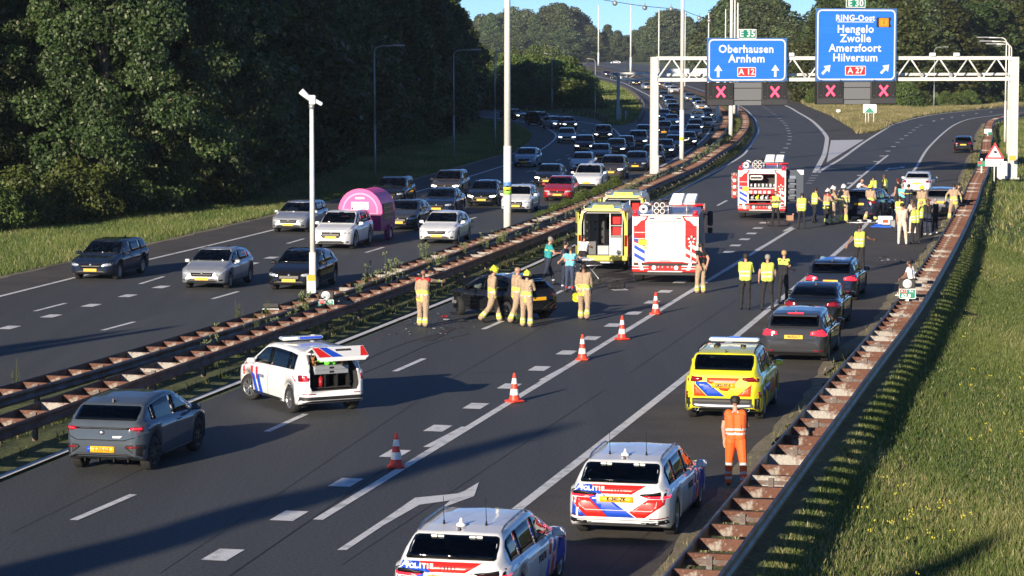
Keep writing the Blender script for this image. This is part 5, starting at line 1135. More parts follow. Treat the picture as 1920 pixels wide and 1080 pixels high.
        q = MB(); q.rbox((.5, -2.18, .95), (.56, -1.27, 2.62), .02); pd = q.build('open_side_door', mat('dark_blue_panel', (.03, .045, .07), .5), root); q = MB(); q.add([(.49, -2.17, 2.61), (.49, -1.8, 2.61), (.49, -2.02, 2.36), (.49, -2.17, 2.36)], [(0, 1, 2, 3)]); q.build('white_corner_panel', M_FW, pd)
        q = MB(); q.box((.47, -1.75, 1.0), (.50, -1.3, 2.3)); q.build('locker_panel', mat('blue_grey_sheet', (.16, .20, .27), .5), pd)
        for k in range(4): q = MB(); q.rbox((.3, -1.72, 1.05 + k * .3), (.47, -1.32, 1.25 + k * .3), .02); q.build('tool_box', mat('grey_box', (.07, .08, .1), .6), pd)
    for z0_, z1_, s in ((1.98, 2.0, 1), (1.74, 1.76, 1), (1.84, 1.855, -1), (2.2, 2.21, -1)):
        quad_x(root, 'panel_seam', [(s * 1.17, z0_), (s * .77, z0_), (s * .77, z1_), (s * 1.17, z1_)][::s], .0, M_FW if s > 0 else M_SEAM, .014)
    for s in (1, -1): quad_x(root, 'seam', [(s * .765, .86), (s * .755, .86), (s * .755, 2.42), (s * .765, 2.42)][::s], .0, M_SEAM, .016)
    quad_x(root, 'shutter_handle', [(.22, .90), (-.22, .90), (-.22, .925), (.22, .925)], -.012, M_BLK, .012)
    # roof gear
    rf = MB(); rf.box((.1, -W + .08, 2.62), (5.2, W - .08, 2.66)); rf.build('roof_deck', M_ALU, root)
    fr = MB()
    for x in (.12, 1.6, 3.2):
        for y in (.5, -.1, -.8): fr.tube((x, y, 2.66), (x, y, 2.98), .02)
        fr.tube((x, .5, 2.98), (x, -1.05, 2.98), .02); fr.tube((x, .5, 2.82), (x, -.1, 2.82), .02)
    for y in (.5, -.1, -.8): fr.tube((.12, y, 2.98), (3.2, y, 2.98), .02)
    fr.build('roof_rack', M_ALU, root)
    for k in range(4): q = MB(); y = (.34, .12, .34, .12)[k]; z = 3.02 if k < 2 else 2.79; q.rev([(.075, 0), (.10, 0), (.10, .12), (.085, .14), (.085, 2.9), (.075, 2.9), (.075, 0)], 14, 0, 'x', Matrix.Translation((.05, y, z))); so = q.build('suction_hose', M_FW, root); q = MB(); q.tube((.09, y, z), (.06, y, z), .074, .074, 12); q.build('hose_mouth', M_BLK, so)
    for k in range(3): q = MB(); q.path([(.3 + k * .5, .6, 2.86), (.3 + k * .5, .45, 3.14), (.3 + k * .5, -.05, 3.14), (.3 + k * .5, -.1, 2.86)], .02); q.build('rack_hoop', M_BLK, root)
    for k in range(3): q = MB(); q.rev([(.06, 0), (.17, .02), (.17, .10), (.06, .12), (.06, 0)], 16, 0, 'x', Matrix.Translation((.15 + k * .35, .84 - k * .04, 2.86 + k * .03))); q.build('coiled_hose', M_FW if k != 1 else M_GREYB, root)
    for k, (y0, y1) in enumerate(((-.62, -.12), (-1.12, -.66))):
        q = MB(); M = Matrix.Translation((.25, 0, 3.02)) @ Matrix.Rotation(R(-3), 4, 'Y'); q.rbox((0, y0, 0), (3.2, y1, .10), .02, 0, M)
        for j in range(9): q.box((.15 + j * .34, y0 + .04, .10), (.20 + j * .34, y1 - .04, .125), 0, M)
        q.build('ladder' if k else 'roof_locker', M_ALU if k else M_FW, root)
    q = MB(); q.rbox((5.9, -.9, 2.74), (6.2, .9, 2.82), .04); q.build('light_bar', mat('smoked_bar', (.08, .10, .16), .3), root)
    return root
fire_engine((1247, 534), 6, 'red and white fire engine with closed bright roller shutter right of the ambulances')
fire_engine((1428, 412), 7, 'red and white fire engine with open rear locker full of equipment, behind the policeman', True)

M_AY = mat('ambulance_yellow', (.60, .58, .11), .35, coat=.4); M_WALL = mat('pale_interior_panel', (.40, .42, .44), .5, noise=3, c2=(.33, .35, .37))
def ambulance(pxy, head, label, doors=True):
    root = empty('ambulance', at(*pxy), math.pi / 2 - R(head), label=label, cat='ambulance', group='yellow ambulances beside the median')
    W = 1.0
    sec = [(-W, .5), (-W - .01, 1.1), (-W + .03, 1.9), (-W + .14, 2.42), (-W + .3, 2.52), (W - .3, 2.52), (W - .14, 2.42), (W - .03, 1.9), (W + .01, 1.1), (W, .5)]
    n = len(sec); b = MB(); X = [(0, 1), (.05, 1.0), (3.9, 1.0), (4.5, .93), (5.0, .72), (5.75, .48), (6.0, .40)]
    vs = []
    for x, k in X: vs += [(x, y * (1 if x < 4.6 else .97), .5 + (z - .5) * k) for y, z in sec]
    for i in range(len(X) - 1):
        for j in range(n - 1): b.add([vs[i * n + j], vs[i * n + j + 1], vs[(i + 1) * n + j + 1], vs[(i + 1) * n + j]], [(0, 1, 2, 3)], 0, False)
        b.add([vs[i * n + n - 1], vs[i * n], vs[(i + 1) * n], vs[(i + 1) * n + n - 1]], [(0, 1, 2, 3)])
    b.add(vs[-n:], [tuple(range(n))]); b.build('body', M_AY, root)
    # rear frame ring
    inn = [(-.87, .62), (-.87, 1.2), (-.86, 1.9), (-.78, 2.34), (-.66, 2.41), (.66, 2.41), (.78, 2.34), (.86, 1.9), (.87, 1.2), (.87, .62)]
    f = MB(); v2 = [(0, y, z) for y, z in sec] + [(-.02, y, z) for y, z in inn]
    f.add(v2, [(i, i + 1, n + i + 1, n + i) for i in range(n - 1)] + [(n - 1, 0, n, 2 * n - 1)]); f.add([(-.02, y, z) for y, z in inn] + [(.12, y, z) for y, z in inn], [(i, i + 1, n + i + 1, n + i) for i in range(n - 1)]); f.build('rear_door_frame', M_AY, root)
    # interior
    I = MB(); I.box((.12, .76, .62), (2.9, .79, 2.34)); I.box((.12, -.79, .62), (2.9, -.76, 2.34)); I.box((.12, -.78, 2.32), (2.9, .78, 2.35)); I.box((2.86, -.78, .62), (2.9, .78, 2.34)); I.build('inner_wall', M_WALL, root)
    I = MB(); I.box((.0, -.78, .58), (2.9, .78, .62)); I.build('floor', mat('grey_floor', (.16, .16, .17), .6), root)
    for (y0, y1, z0, z1, x0, x1, nm, m) in ((-.76, -.28, .62, 1.35, .15, .6, 'cupboard', M_WALL), (-.76, -.28, 1.38, 1.42, .15, .6, 'shelf', M_WALL), (-.76, -.28, 1.80, 1.84, .15, .6, 'shelf', M_WALL), (-.30, -.26, .62, 2.32, .15, .6, 'cupboard_side', M_FW), (-.70, -.38, 1.44, 1.76, .2, .5, 'red_bag', M_FR), (-.70, -.38, 1.88, 2.18, .2, .5, 'red_bag', M_FR), (-.72, -.34, .72, 1.30, .12, .16, 'white_case', M_FW),
                                            (.05, .30, .62, 2.2, 1.6, 2.0, 'dark_bulkhead_door', M_BLK), (-.26, .05, 1.5, 2.0, 2.7, 2.85, 'bulkhead_window', G_GLASS), (.32, .76, .62, 1.15, .5, 1.2, 'seat_base', mat('grey_seat', (.12, .125, .13), .7)), (.60, .76, 1.15, 1.9, .9, 1.4, 'seat_back', mat('grey_seat')), (-.2, .25, .62, .98, .5, .9, 'equipment_panel', M_WALL)):
        q = MB(); q.rbox((x0, y0, z0), (x1, y1, z1), .01); q.build(nm, m, root)
    for y, z in ((.66, 1.95), (.66, 1.6), (.40, 1.9), (.40, 1.6), (.66, 1.3)): q = MB(); q.box((1.19 if y < .5 else .3, y - .03, z - .04), (1.2 if y < .5 else .34, y + .03, z + .04)); q.build('socket', M_BLK, root)
    bm_ = MB(); bm_.rbox((-.10, -W, .42), (.1, W, .60), .03); bm_.build('rear_bumper', M_AY, root); q = MB(); q.rbox((-.34, -.45, .34), (-.05, .45, .40), .01); q.build('rear_step', M_ALU, root); q = MB(); q.box((.1, -.9, .28), (5.8, .9, .5)); q.build('underbody', M_INT, root)
    for x in (1.1, 4.9):
        for s in (1, -1): wheel_on(root, x, s * .86, .35, .24, s)
    for s in (1, -1):
        q = MB(); q.box((.3, s * (W - .02), 1.35), (2.4, s * (W + .012), 2.05)); q.box((2.55, s * (W - .02), 1.35), (3.7, s * (W + .012), 2.0)); q.build('side_window', G_GLASS, root)
        for k in range(7): a = .2 + k * .62; q = MB(); y = s * (W + .02); q.add([(a, y, .62), (a + .3, y, .62), (a + .62, y, 1.2), (a + .32, y, 1.2)], [(0, 1, 2, 3)]); q.build('blue_stripe' if k % 2 else 'red_stripe', M_BLV if k % 2 else M_ORV, root)
        q = MB(); q.box((-.03, s * .93 - .05, 1.0), (.0, s * .93 + .05, 1.45)); q.build('tail_light', M_TL, root)
        q = MB(); q.rbox((-.02, s * .72 - .12, 2.40), (.05, s * .72 + .12, 2.47), .02); q.build('marker_light', mat('pink_marker', (.8, .2, .25), .3), root)
    # roof equipment
    q = MB(); q.prism([(.45, 2.50), (.40, 2.66), (-.40, 2.66), (-.45, 2.50)], .1, .35, 0, Matrix(((0, 0, 1, 0), (1, 0, 0, 0), (0, 1, 0, 0), (0, 0, 0, 1)))); q.build('roof_fairing', M_AY, root)
    q = MB(); q.rbox((.12, -.22, 2.62), (.3, .22, 2.69), .03); q.build('rear_beacon', M_GREYB, root)
    for s in (1, -1): q = MB(); q.path([(.3, s * .78, 2.50), (.35, s * .78, 2.60), (3.6, s * .78, 2.60), (3.7, s * .78, 2.5)], .025); q.build('roof_rail', M_ALU, root)
    q = MB(); q.rbox((3.3, -.5, 2.5), (3.6, .5, 2.60), .04); q.build('light_bar', M_GREYB, root)
    if doors:
        for s, ang in ((1, 172), (-1, -178)):
            d = MB(); d.rbox((-.02, 0 if s > 0 else -.8, .62), (.03, .8 if s > 0 else 0, 2.36), .02)
            o = d.build('rear_door', M_AY, root)
            o.location = (0, s * (W - .01), 0); o.rotation_euler = (0, 0, R(-78) if s > 0 else R(95))
            if s > 0:
                for z in (1.0, 1.5): w_ = MB(); w_.box((-.035, .1, z), (-.02, .7, z + .4)); w_.build('inner_panel', M_BLK, o)
            k = MB(); k.box((.03, .12 if s > 0 else -.7, 1.45), (.037, .7 if s > 0 else -.12, 2.1)); k.build('door_window', G_GLASS, o)
    return root
ambulance((1130, 508), 6.5, 'nearer yellow ambulance with open rear doors showing its pale interior')
ambulance((1168, 474), 6.5, 'farther yellow ambulance mostly hidden behind the nearer one')

# ---- pink food trailer
def trailer():
    root = empty('food_trailer', at(690, 449), math.pi / 2 - R(191), label='pink and purple food trailer with rounded arch front towed by the white car', cat='trailer')
    M_PK = mat('hot_pink', (.85, .045, .26), .4); M_PU = mat('purple_lacquer', (.20, .01, .14), .35); M_LP = mat('pale_pink', (.85, .25, .42), .4)
    def arch(w_, z0, zs, k=14): return [(w_, z0)] + [(w_ * math.cos(t), zs + w_ * math.sin(t)) for t in np.linspace(0, math.pi, k)] + [(-w_, z0)]
    Mx = Matrix(((0, 0, 1, 0), (1, 0, 0, 0), (0, 1, 0, 0), (0, 0, 0, 1)))
    b = MB(); b.prism([(.98, .5), (.98, 1.3), (-.98, 1.3), (-.98, .5)], -1.4, 1.4, 0, Mx); b.build('lower_body', M_PU, root)
    b = MB(); b.prism([(p[0], p[1]) for p in arch(.98, 1.3, 1.42)], -1.4, 1.4, 0, Mx); b.build('upper_body', M_PK, root)
    b = MB(); b.prism(arch(1.05, 1.3, 1.42), 1.36, 1.46, 0, Mx); b.build('front_arch', M_PK, root)
    b = MB(); b.prism(arch(.86, 1.3, 1.42), 1.455, 1.475, 0, Mx); b.build('front_rim', M_LP, root); b = MB(); b.prism(arch(.78, 1.34, 1.42), 1.47, 1.49, 0, Mx); b.build('front_panel', M_PK, root)
    b = MB(); b.rbox((1.49, -.42, 1.50), (1.505, .42, 1.86), .008); b.rbox((1.49, -.22, 1.98), (1.505, .22, 2.08), .008); b.build('lettered_panel', mat('pink_white_lettering', (.85, .40, .55), .4, noise=9, c2=(.9, .8, .85), contrast=(.5, .56)), root)
    for s in (1, -1):
        b = MB(); b.box((-.9, s * .975, .95), (.9, s * .99, 1.75)); b.build('serving_hatch', mat('hatch_glass', (.08, .08, .1), .2), root)
        for k in range(3): b = MB(); b.box((-.85, s * .99, 1.05 + k * .24), (.85, s * 1.0, 1.07 + k * .24)); b.build('shelf', M_LP, root)
        wheel_on(root, -.1, s * .98, .30, .2, s)
        b = MB(); b.rev([(.36, -.12), (.42, -.12), (.42, .12), (.36, .12)], 16, 0, 'y', Matrix.Translation((-.1, s * .98, .30))); b.build('mudguard', M_PU, root)
    b = MB(); b.path([(1.4, .5, .45), (2.5, 0, .45)], .04); b.path([(1.4, -.5, .45), (2.5, 0, .45)], .04); b.build('drawbar', M_BLK, root)
trailer()
# ================================================================ PORTAL, SIGNS, POLES
M_POLE = mat('white_coated_steel', (.66, .66, .62), .5, noise=1.2, c2=(.74, .74, .70), speck=(9, .08)); M_GPOLE = mat('grey_lamp_post', (.30, .32, .33), .5, .4, noise=2, c2=(.38, .39, .40))
M_SBLUE = mat('sign_blue', (.02, .17, .72), .42, noise=.8, c2=(.03, .20, .80), stretch=(.15, 1, 9)); M_SGREEN = mat('sign_green', (.01, .22, .14), .45); M_SRED = mat('sign_red', (.62, .03, .04), .45); M_SWHITE = mat('sign_white', (.78, .78, .77), .45)
M_SBLK = mat('matrix_housing', (.022, .021, .022), .6, speck=(12, .2)); M_CROSS = mat('lit_red_cross', (1, .045, .09), .4, emit=2.4); M_GREYP = mat('grey_shutter_panel', (.16, .165, .17), .6); M_SORG = mat('sign_orange', (.85, .35, .02), .45)
class VPlane:
    def __init__(s, A, B):
        s.A, s.B = A.copy(), B.copy(); d = (B - A); d.z = 0; s.d = d.normalized(); s.n = Vector((s.d.y, -s.d.x, 0)); s.rz = math.atan2(s.d.y, s.d.x)
    def loc(s, x, y, front=0.):
        """pixel -> (along, height) in the plane shifted 'front' metres towards the camera"""
        u = (x - 960) / FPX; v = (540 - y) / FPX; D = Vector((u, _c + v * _s, -_s + v * _c)); O = Vector((0, 0, CAMH))
        P0 = s.A + s.n * front; t = (P0 - O).dot(s.n) / D.dot(s.n); P = O + D * t
        return (P - P0).dot(s.d), P.z - s.A.z
def root_in(pl, name, front=0., **k): r = empty(name, pl.A + pl.n * front, pl.rz, **k); return r
def flat(root, name, P, m, off=0., th=.02):
    """plate in the local XZ plane, facing -Y"""
    n = len(P); v = [(x, -off, z) for x, z in P] + [(x, -off + th, z) for x, z in P]
    mb = MB(); mb.add(v, [tuple(range(n)), tuple(reversed(range(n, 2 * n)))]); mb.add(v, [(i, n + i, n + (i + 1) % n, (i + 1) % n) for i in range(n)]); return mb.build(name, m, root)
def rrect(x0, z0, x1, z1, r, k=4):
    out = []
    for cx, cz, a in ((x1 - r, z0 + r, -90), (x1 - r, z1 - r, 0), (x0 + r, z1 - r, 90), (x0 + r, z0 + r, 180)):
        for i in range(k + 1): t = R(a + 90 * i / k); out.append((cx + r * math.cos(t), cz + r * math.sin(t)))
    return out
def ring(root, name, o, i, m, off, th=.004):
    n = len(o); mb = MB(); v = [(x, -off, z) for x, z in o] + [(x, -off, z) for x, z in i]
    mb.add(v, [(k, (k + 1) % n, n + (k + 1) % n, n + k) for k in range(n)]); return mb.build(name, m, root)
def txt(root, s, x, z, size, m, off, bold=.0, space=1.06, wid=1.): o = link('lettering', text_mesh(s, size, m, .003, bold, space), root, (x, -off, z), (R(90), 0, 0)); o.scale = (wid, 1, 1); return o
GA, GB = at(1225, 345), at(1898, 336)
GPl = VPlane(GA, GB); span = (GB - GA).length
def portal():
    root = root_in(GPl, 'sign_portal', label='white steel sign portal spanning the closed carriageway', cat='portal')
    for x, w_ in ((0, .19), (span, .27)):
        h = 8.45; q = MB(); q.box((x - w_, -.2, 0), (x + w_, .2, h)); q.build('portal_post', M_POLE, root); q = MB(); q.box((x - w_ - .12, -.3, 0), (x + w_ + .12, .3, .12)); q.build('base_plate', M_POLE, root)
    zt, zb_ = GPl.loc(1500, 109)[1], GPl.loc(1500, 149)[1]
    q = MB()
    for z in (zt, zb_): q.box((.19, -.11, z - .12), (span - .27, .05, z + .12))
    q.build('main_chord', M_POLE, root)
    q = MB()
    for z in (zb_ + .32,): q.box((.19, .9, z - .09), (span - .27, 1.05, z + .09))
    q.box((.19, .9, zt - .09), (span - .27, 1.05, zt + .09)); q.build('rear_chord', M_POLE, root)
    n = 24; dx = (span - .46) / n
    for i in range(n):
        a, b = (zb_, zt) if i % 2 == 0 else (zt, zb_); q = MB(); q.tube((.19 + i * dx, -.03, a), (.19 + (i + 1) * dx, -.03, b), .055, n=6); q.build('diagonal', M_POLE, root)
    q = MB()
    for i in range(0, n + 1, 2): q.tube((.19 + i * dx, 0, zt), (.19 + i * dx, .95, zt), .04, n=6); q.tube((.19 + i * dx, 0, zb_), (.19 + i * dx, .95, zb_ + .3), .04, n=6)
    q.build('cross_member', M_POLE, root)
    for x in (1483, 1793, 1748): a, z = GPl.loc(x, 102); q = MB(); q.rbox((a - .2, -.2, z - .15), (a + .2, .1, z + .12), .04); q.build('sensor_box', M_POLE, root)
portal()
FR = .45
def L(x, y): return GPl.loc(x, y, FR)
def big_sign(x0, y0, x1, y1, label):
    root = root_in(GPl, 'motorway_sign', FR, label=label, cat='road sign', group=None)
    (a0, z1), (a1, z0) = L(x0, y0), L(x1, y1)
    flat(root, 'sign_board', [(a0, z0), (a1, z0), (a1, z1), (a0, z1)], mat('sign_edge_blue', (.06, .16, .42), .5), 0, .06)
    flat(root, 'sign_face', rrect(a0 + .10, z0 + .08, a1 - .10, z1 - .08, .32), M_SBLUE, .012, .01)
    ring(root, 'white_border', rrect(a0 + .10, z0 + .08, a1 - .10, z1 - .08, .32), rrect(a0 + .19, z0 + .17, a1 - .19, z1 - .17, .25), M_SWHITE, .016)
    return root
def tagbox(root, x0, y0, x1, y1, m, s, size):
    (a0, z1), (a1, z0) = L(x0, y0), L(x1, y1); flat(root, 'route_shield', rrect(a0, z0, a1, z1, .06), M_SWHITE, .022, .01); flat(root, 'shield_face', rrect(a0 + .05, z0 + .05, a1 - .05, z1 - .05, .04), m, .028, .006)
    txt(root, s, (a0 + a1) / 2, (z0 + z1) / 2, size, M_SWHITE, .034, .014)
def arrow(root, x, y, s, ang):
    P = [(-.09, -.42), (.09, -.42), (.09, .02), (.30, .02), (0, .44), (-.30, .02), (-.09, .02)]; c, n = math.cos(ang), math.sin(ang); a, z = L(x, y)
    flat(root, 'arrow', [(a + s * (px_ * c + pz * n), z + s * (-px_ * n + pz * c)) for px_, pz in P], M_SWHITE, .02, .006)
r = big_sign(1326, 71, 1475, 153, 'blue motorway sign Oberhausen Arnhem under a green E 35 plate')
for s_, x, y in (('Oberhausen', 1399, 92.5), ('Arnhem', 1400, 110.5)): a, z = L(x, y); txt(r, s_, a, z, .74, M_SWHITE, .018, .016, 1.07)
arrow(r, 1346.5, 133.5, .95, 0); arrow(r, 1453.5, 133, .95, 0); tagbox(r, 1382.5, 126, 1417, 144, M_SRED, 'A 12', .55); tagbox(r, 1384, 54.5, 1418, 72.5, M_SGREEN, 'E 35', .60)
r = big_sign(1530, 15.5, 1680, 152, 'taller blue motorway sign Hengelo Zwolle Amersfoort Hilversum with arrows to the right')
for s_, x, y, sz in (('RING-Oost', 1603.5, 34, .56), ('Hengelo', 1604, 55, .74), ('Zwolle', 1604, 72.5, .74), ('Amersfoort', 1603, 90.5, .74), ('Hilversum', 1603.5, 108.5, .74)): a, z = L(x, y); txt(r, s_, a, z, sz, M_SWHITE, .018, .016, 1.07)
(a0, z), (a1, _z) = L(1570, 41), L(1637.5, 41); flat(r, 'underline', [(a0, z - .025), (a1, z - .025), (a1, z + .025), (a0, z + .025)], M_SWHITE, .02, .004)
arrow(r, 1549, 130.5, .98, R(45)); arrow(r, 1659, 129.5, .98, R(45)); tagbox(r, 1584.5, 123.5, 1623, 141.5, M_SRED, 'A 27', .55); tagbox(r, 1586, -1.5, 1622.5, 14.5, M_SGREEN, 'E 30', .60)
(a0, z1), (a1, z0) = L(1643.5, 33), L(1671, 51); flat(r, 'black_backing', [(a0, z0), (a1, z0), (a1 - .1, (z0 + z1) / 2), (a1, z1), (a0, z1)], M_SBLK, .02, .01)
(a0, z1), (a1, z0) = L(1648, 34), L(1666, 50.5); flat(r, 'orange_number_plate', rrect(a0, z0, a1, z1, .08), M_SORG, .03, .01); ring(r, 'black_rim', rrect(a0 + .04, z0 + .04, a1 - .04, z1 - .04, .06), rrect(a0 + .07, z0 + .07, a1 - .07, z1 - .07, .04), M_SBLK, .034); txt(r, '1', (a0 + a1) / 2, (z0 + z1) / 2, .38, M_SBLK, .036, .01)
def matrix(x0, y0, x1, y1, label):
    root = root_in(GPl, 'matrix_sign', FR, label=label, cat='matrix sign', group='lane signals showing a red cross')
    (a0, z1), (a1, z0) = L(x0, y0), L(x1, y1); q = MB(); q.rbox((a0, -.14, z0), (a1, .45, z1), .04); q.build('housing', M_SBLK, root)
    ac, zc = (a0 + a1) / 2, z0 + (z1 - z0) * .60; s = .36
    for sg in (1, -1):
        c, n = math.cos(sg * R(50)), math.sin(sg * R(50)); flat(root, 'cross_bar', [(ac + x * c - z * n, zc + x * n + z * c) for x, z in ((-s * 1.25, -.07), (s * 1.25, -.07), (s * 1.25, .07), (-s * 1.25, .07))], M_CROSS, .146 + .002 * sg, .004)
    flat(root, 'lower_cover', [(a0 + .03, z0 + .04), (a1 - .03, z0 + .04), (a1 - .03, z0 + .40), (a0 + .03, z0 + .40)], mat('dark_grey_cover', (.05, .05, .052), .6), .155, .02)
    ring(root, 'inner_frame', rrect(ac - .55, zc - .5, ac + .55, zc + .5, .03), rrect(ac - .52, zc - .47, ac + .52, zc + .47, .03), mat('dark_grey_cover'), .145)
    for dx in (-.7, .7):
        for dz in (-.33, .72): q = MB(); q.tube((ac + dx, -.15, zc + dz), (ac + dx, -.14, zc + dz), .05, .05, 8); q.build('warning_lamp', mat('dark_lamp', (.09, .08, .07), .3), root)
for (x0, x1, y0, y1, w_) in ((1326, 1374.5, 155, 198, 'first'), (1428, 1475, 155, 197.5, 'second'), (1531.5, 1580, 153, 195.5, 'third'), (1632, 1678.5, 153, 195, 'fourth')):
    matrix(x0, y0, x1, y1, {'first': 'matrix sign with red cross under the left end of the Oberhausen sign', 'second': 'matrix sign with red cross under the right end of the Oberhausen sign', 'third': 'matrix sign with red cross under the left end of the Hengelo sign', 'fourth': 'matrix sign with red cross under the right end of the Hengelo sign'}[w_])
def filler(x0, y0, x1, y1, label):
    root = root_in(GPl, 'grey_panel_rack', FR, label=label, cat='sign panel'); (a0, z1), (a1, z0) = L(x0, y0), L(x1, y1); h = (z1 - z0)
    q = MB(); q.box((a0, .05, z0), (a1, .12, z1)); q.build('backing', M_SBLK, root)
    for f0, f1 in ((0, .19), (.22, .72), (.75, .98)): q = MB(); q.box((a0 + .01, -.03, z0 + h * f0), (a1 - .01, .05, z0 + h * f1)); q.build('panel', M_GREYP, root)
filler(1375, 154, 1427.5, 197, 'grey ribbed panels between the two red crosses under the Oberhausen sign'); filler(1580.5, 153, 1631.5, 195, 'grey ribbed panels between the two red crosses under the Hengelo sign')

# ---- poles and lamps
def pole(x, y, top, r0, label, bands=(), m=M_POLE, joints=(), z0=0, name='lighting_mast', cat='mast', H=None):
    p = at(x, y); Ht = H or (up(x, top, p.y) - p.z); root = empty(name, p, label=label, cat=cat); q = MB()
    q.tube((0, 0, 0), (0, 0, Ht * .22), r0, r0 * .98, 12); q.tube((0, 0, Ht * .22), (0, 0, Ht), r0 * .86, r0 * .6, 12); q.build('shaft', m, root)
    for yy, mm in bands: z = up(x, yy, p.y) - p.z; q = MB(); q.tube((0, 0, z - .12), (0, 0, z + .12), r0 * 1.04, r0 * 1.04, 12); q.build('band', mm, root)
    return root, p, Ht
ylb, blb, grb = mat('yellow_band', (.75, .7, .05), .5), mat('blue_band', (.1, .25, .6), .5), mat('green_band', (.3, .65, .1), .5)
pole(951.5, 449, 0, .19, 'tallest white mast standing in the median left of the ambulances', ((346, blb), (353, ylb), (360, grb)), H=20)
r, p, h = pole(1278, 315, 0, .18, 'tall white mast in the median just right of the portal post', ((260, ylb),), H=20); q = MB(); q.path([(.15, 0, 2.1), (.5, 0, 2.15), (.55, 0, 2.3)], .05); q.build('bracket', M_POLE, r)
pole(1232, 342, 112, .13, 'slim white post directly beside the left portal post', name='post', cat='post')
for x, y, t, r0, lb in ((1370, 259, -60, .22, 'grey mast with thick foot below the first matrix sign'), (1376.5, 216, 0, .18, 'white mast rising behind the Oberhausen sign'), (1382, 224, 5, .17, 'greyer mast rising behind the Oberhausen sign, right one of the pair'), (1359.5, 190, 17, .15, 'thin mast whose top shows left of the E 35 plate'), (1328, 168, 24, .18, 'white mast far away just left of the Oberhausen sign'),
                        (1284, 162, 20, .16, 'white mast far behind the slim pole under the cable'), (1235, 160, 18, .2, 'white mast far away behind the portal post'), (1182.5, 135, 8, .32, 'white mast far away in the gap left of the portal, nearer of two'), (1122, 123, 10, .34, 'white mast far away, left of two standing on the distant road'),
                        (1050, 108, 15, .32, 'white mast far away at the right end of the small distant portal'), (972.5, 92, 20, .25, 'white mast far away behind the small distant portal signs')):
    pole(x, y, t, r0, lb, H=None if t >= 0 else 20)
def lamp_post(x, y, top, ax, label, m=M_GPOLE, r0=.085, lit=False):
    p = at(x, y); H = up(x, top, p.y) - p.z; a = (ax - x) / FPX * p.y; root = empty('lamp_post', p, label=label, cat='lamp post', group=None); q = MB(); s = 1 if a > 0 else -1
    q.tube((0, 0, 0), (0, 0, H * .4), r0, r0 * .9, 8); q.tube((0, 0, H * .4), (0, 0, H - .5), r0 * .75, r0 * .55, 8); c = [(s * .5 * (1 - math.cos(t)), 0, H - .5 + .45 * math.sin(t)) for t in np.linspace(0, math.pi / 2, 6)]; q.path(c + [(a * .62, 0, H - .02)], r0 * .55, 6); q.build('post', m, root)
    q = MB(); q.rbox((min(a * .6, a), -.13, H - .06), (max(a * .6, a), .13, H + .06), .03); q.build('lamp_head', M_GPOLE, root)
for q_ in ((703, 333, 85, 760, 'grey lamp post on the dark verge in front of the forest, nearest of its row'), (851, 298, 93, 903, 'grey lamp post at the right end of the dark forest'), (928, 274, 96, 946, 'grey lamp post left of the tallest mast'), (931, 203, 82, 943, 'grey lamp post beyond the slip road left of the tallest mast'), (1035, 209, 100, 1020, 'grey lamp post in front of the dark bushes'),
           (1116, 219, 110, 1100, 'grey lamp post at the right edge of the dark bushes'), (937, 100, 52, 918, 'small far lamp post above the distant portal, left one'), (1007, 102, 57, 992, 'small far lamp post above the distant portal, middle one'), (1063, 104, 65, 1051, 'small far lamp post right of the distant portal'), (1751, 207, 88, 1777, 'lamp post on the grass right of the Hengelo sign'),
           (1852, 196, 86, 1876, 'lamp post at the far bend of the exit'), (1842, 185, 36, 1826, 'lamp post with short arm high in the trees at upper right'), (1508, 170, 68, 1478, 'far lamp post between the two blue signs')):
    lamp_post(*q_)
for q_ in ((1884, 268, 70, 1828, 'white lamp post with long arm left of the right portal post, left one'), (1889, 292, 77, 1833, 'white lamp post with long arm beside the right portal post, middle one'), (1893.5, 280, 82, 1845, 'white lamp post with long arm beside the right portal post, right one')): lamp_post(*q_, m=M_POLE, r0=.11)
# overhead lighting cable with lamps
def cable():
    P = [(1100, -12, 235), (1133, 0, 240), (1183, 8, 246), (1212, 12, 250), (1262, 16.5, 258), (1278, 18, 260), (1300, 27, 275), (1328, 36, 290), (1345, 44, 300)]
    pts = [Vector((xat(x, y, d), d, up(x, y, d))) for x, y, d in P]; root = empty('lighting_cable', pts[0], label='overhead cable with hanging ball lamps crossing above the queue', cat='cable'); q = MB(); q.path([p - pts[0] for p in pts], .03, 5); q.build('wire', M_BLK, root)
    for x, y, d in ((1153, 6, 242), (1209, 14.5, 250), (1311, 34, 282), (1330, 39, 291), (1258, 17, 257)):
        c = Vector((xat(x, y, d), d, up(x, y, d))) - pts[0]; q = MB(); q.ico(c, .24, 0, 8); q.tube(c + Vector((0, 0, .2)), c + Vector((0, 0, .5)), .04); q.build('hanging_lamp', M_GPOLE, root)
    P = [(1085, 20, 700), (1122, 36, 710), (1155, 38, 700), (1183, 38, 690), (1215, 40, 640)]; 
cable()
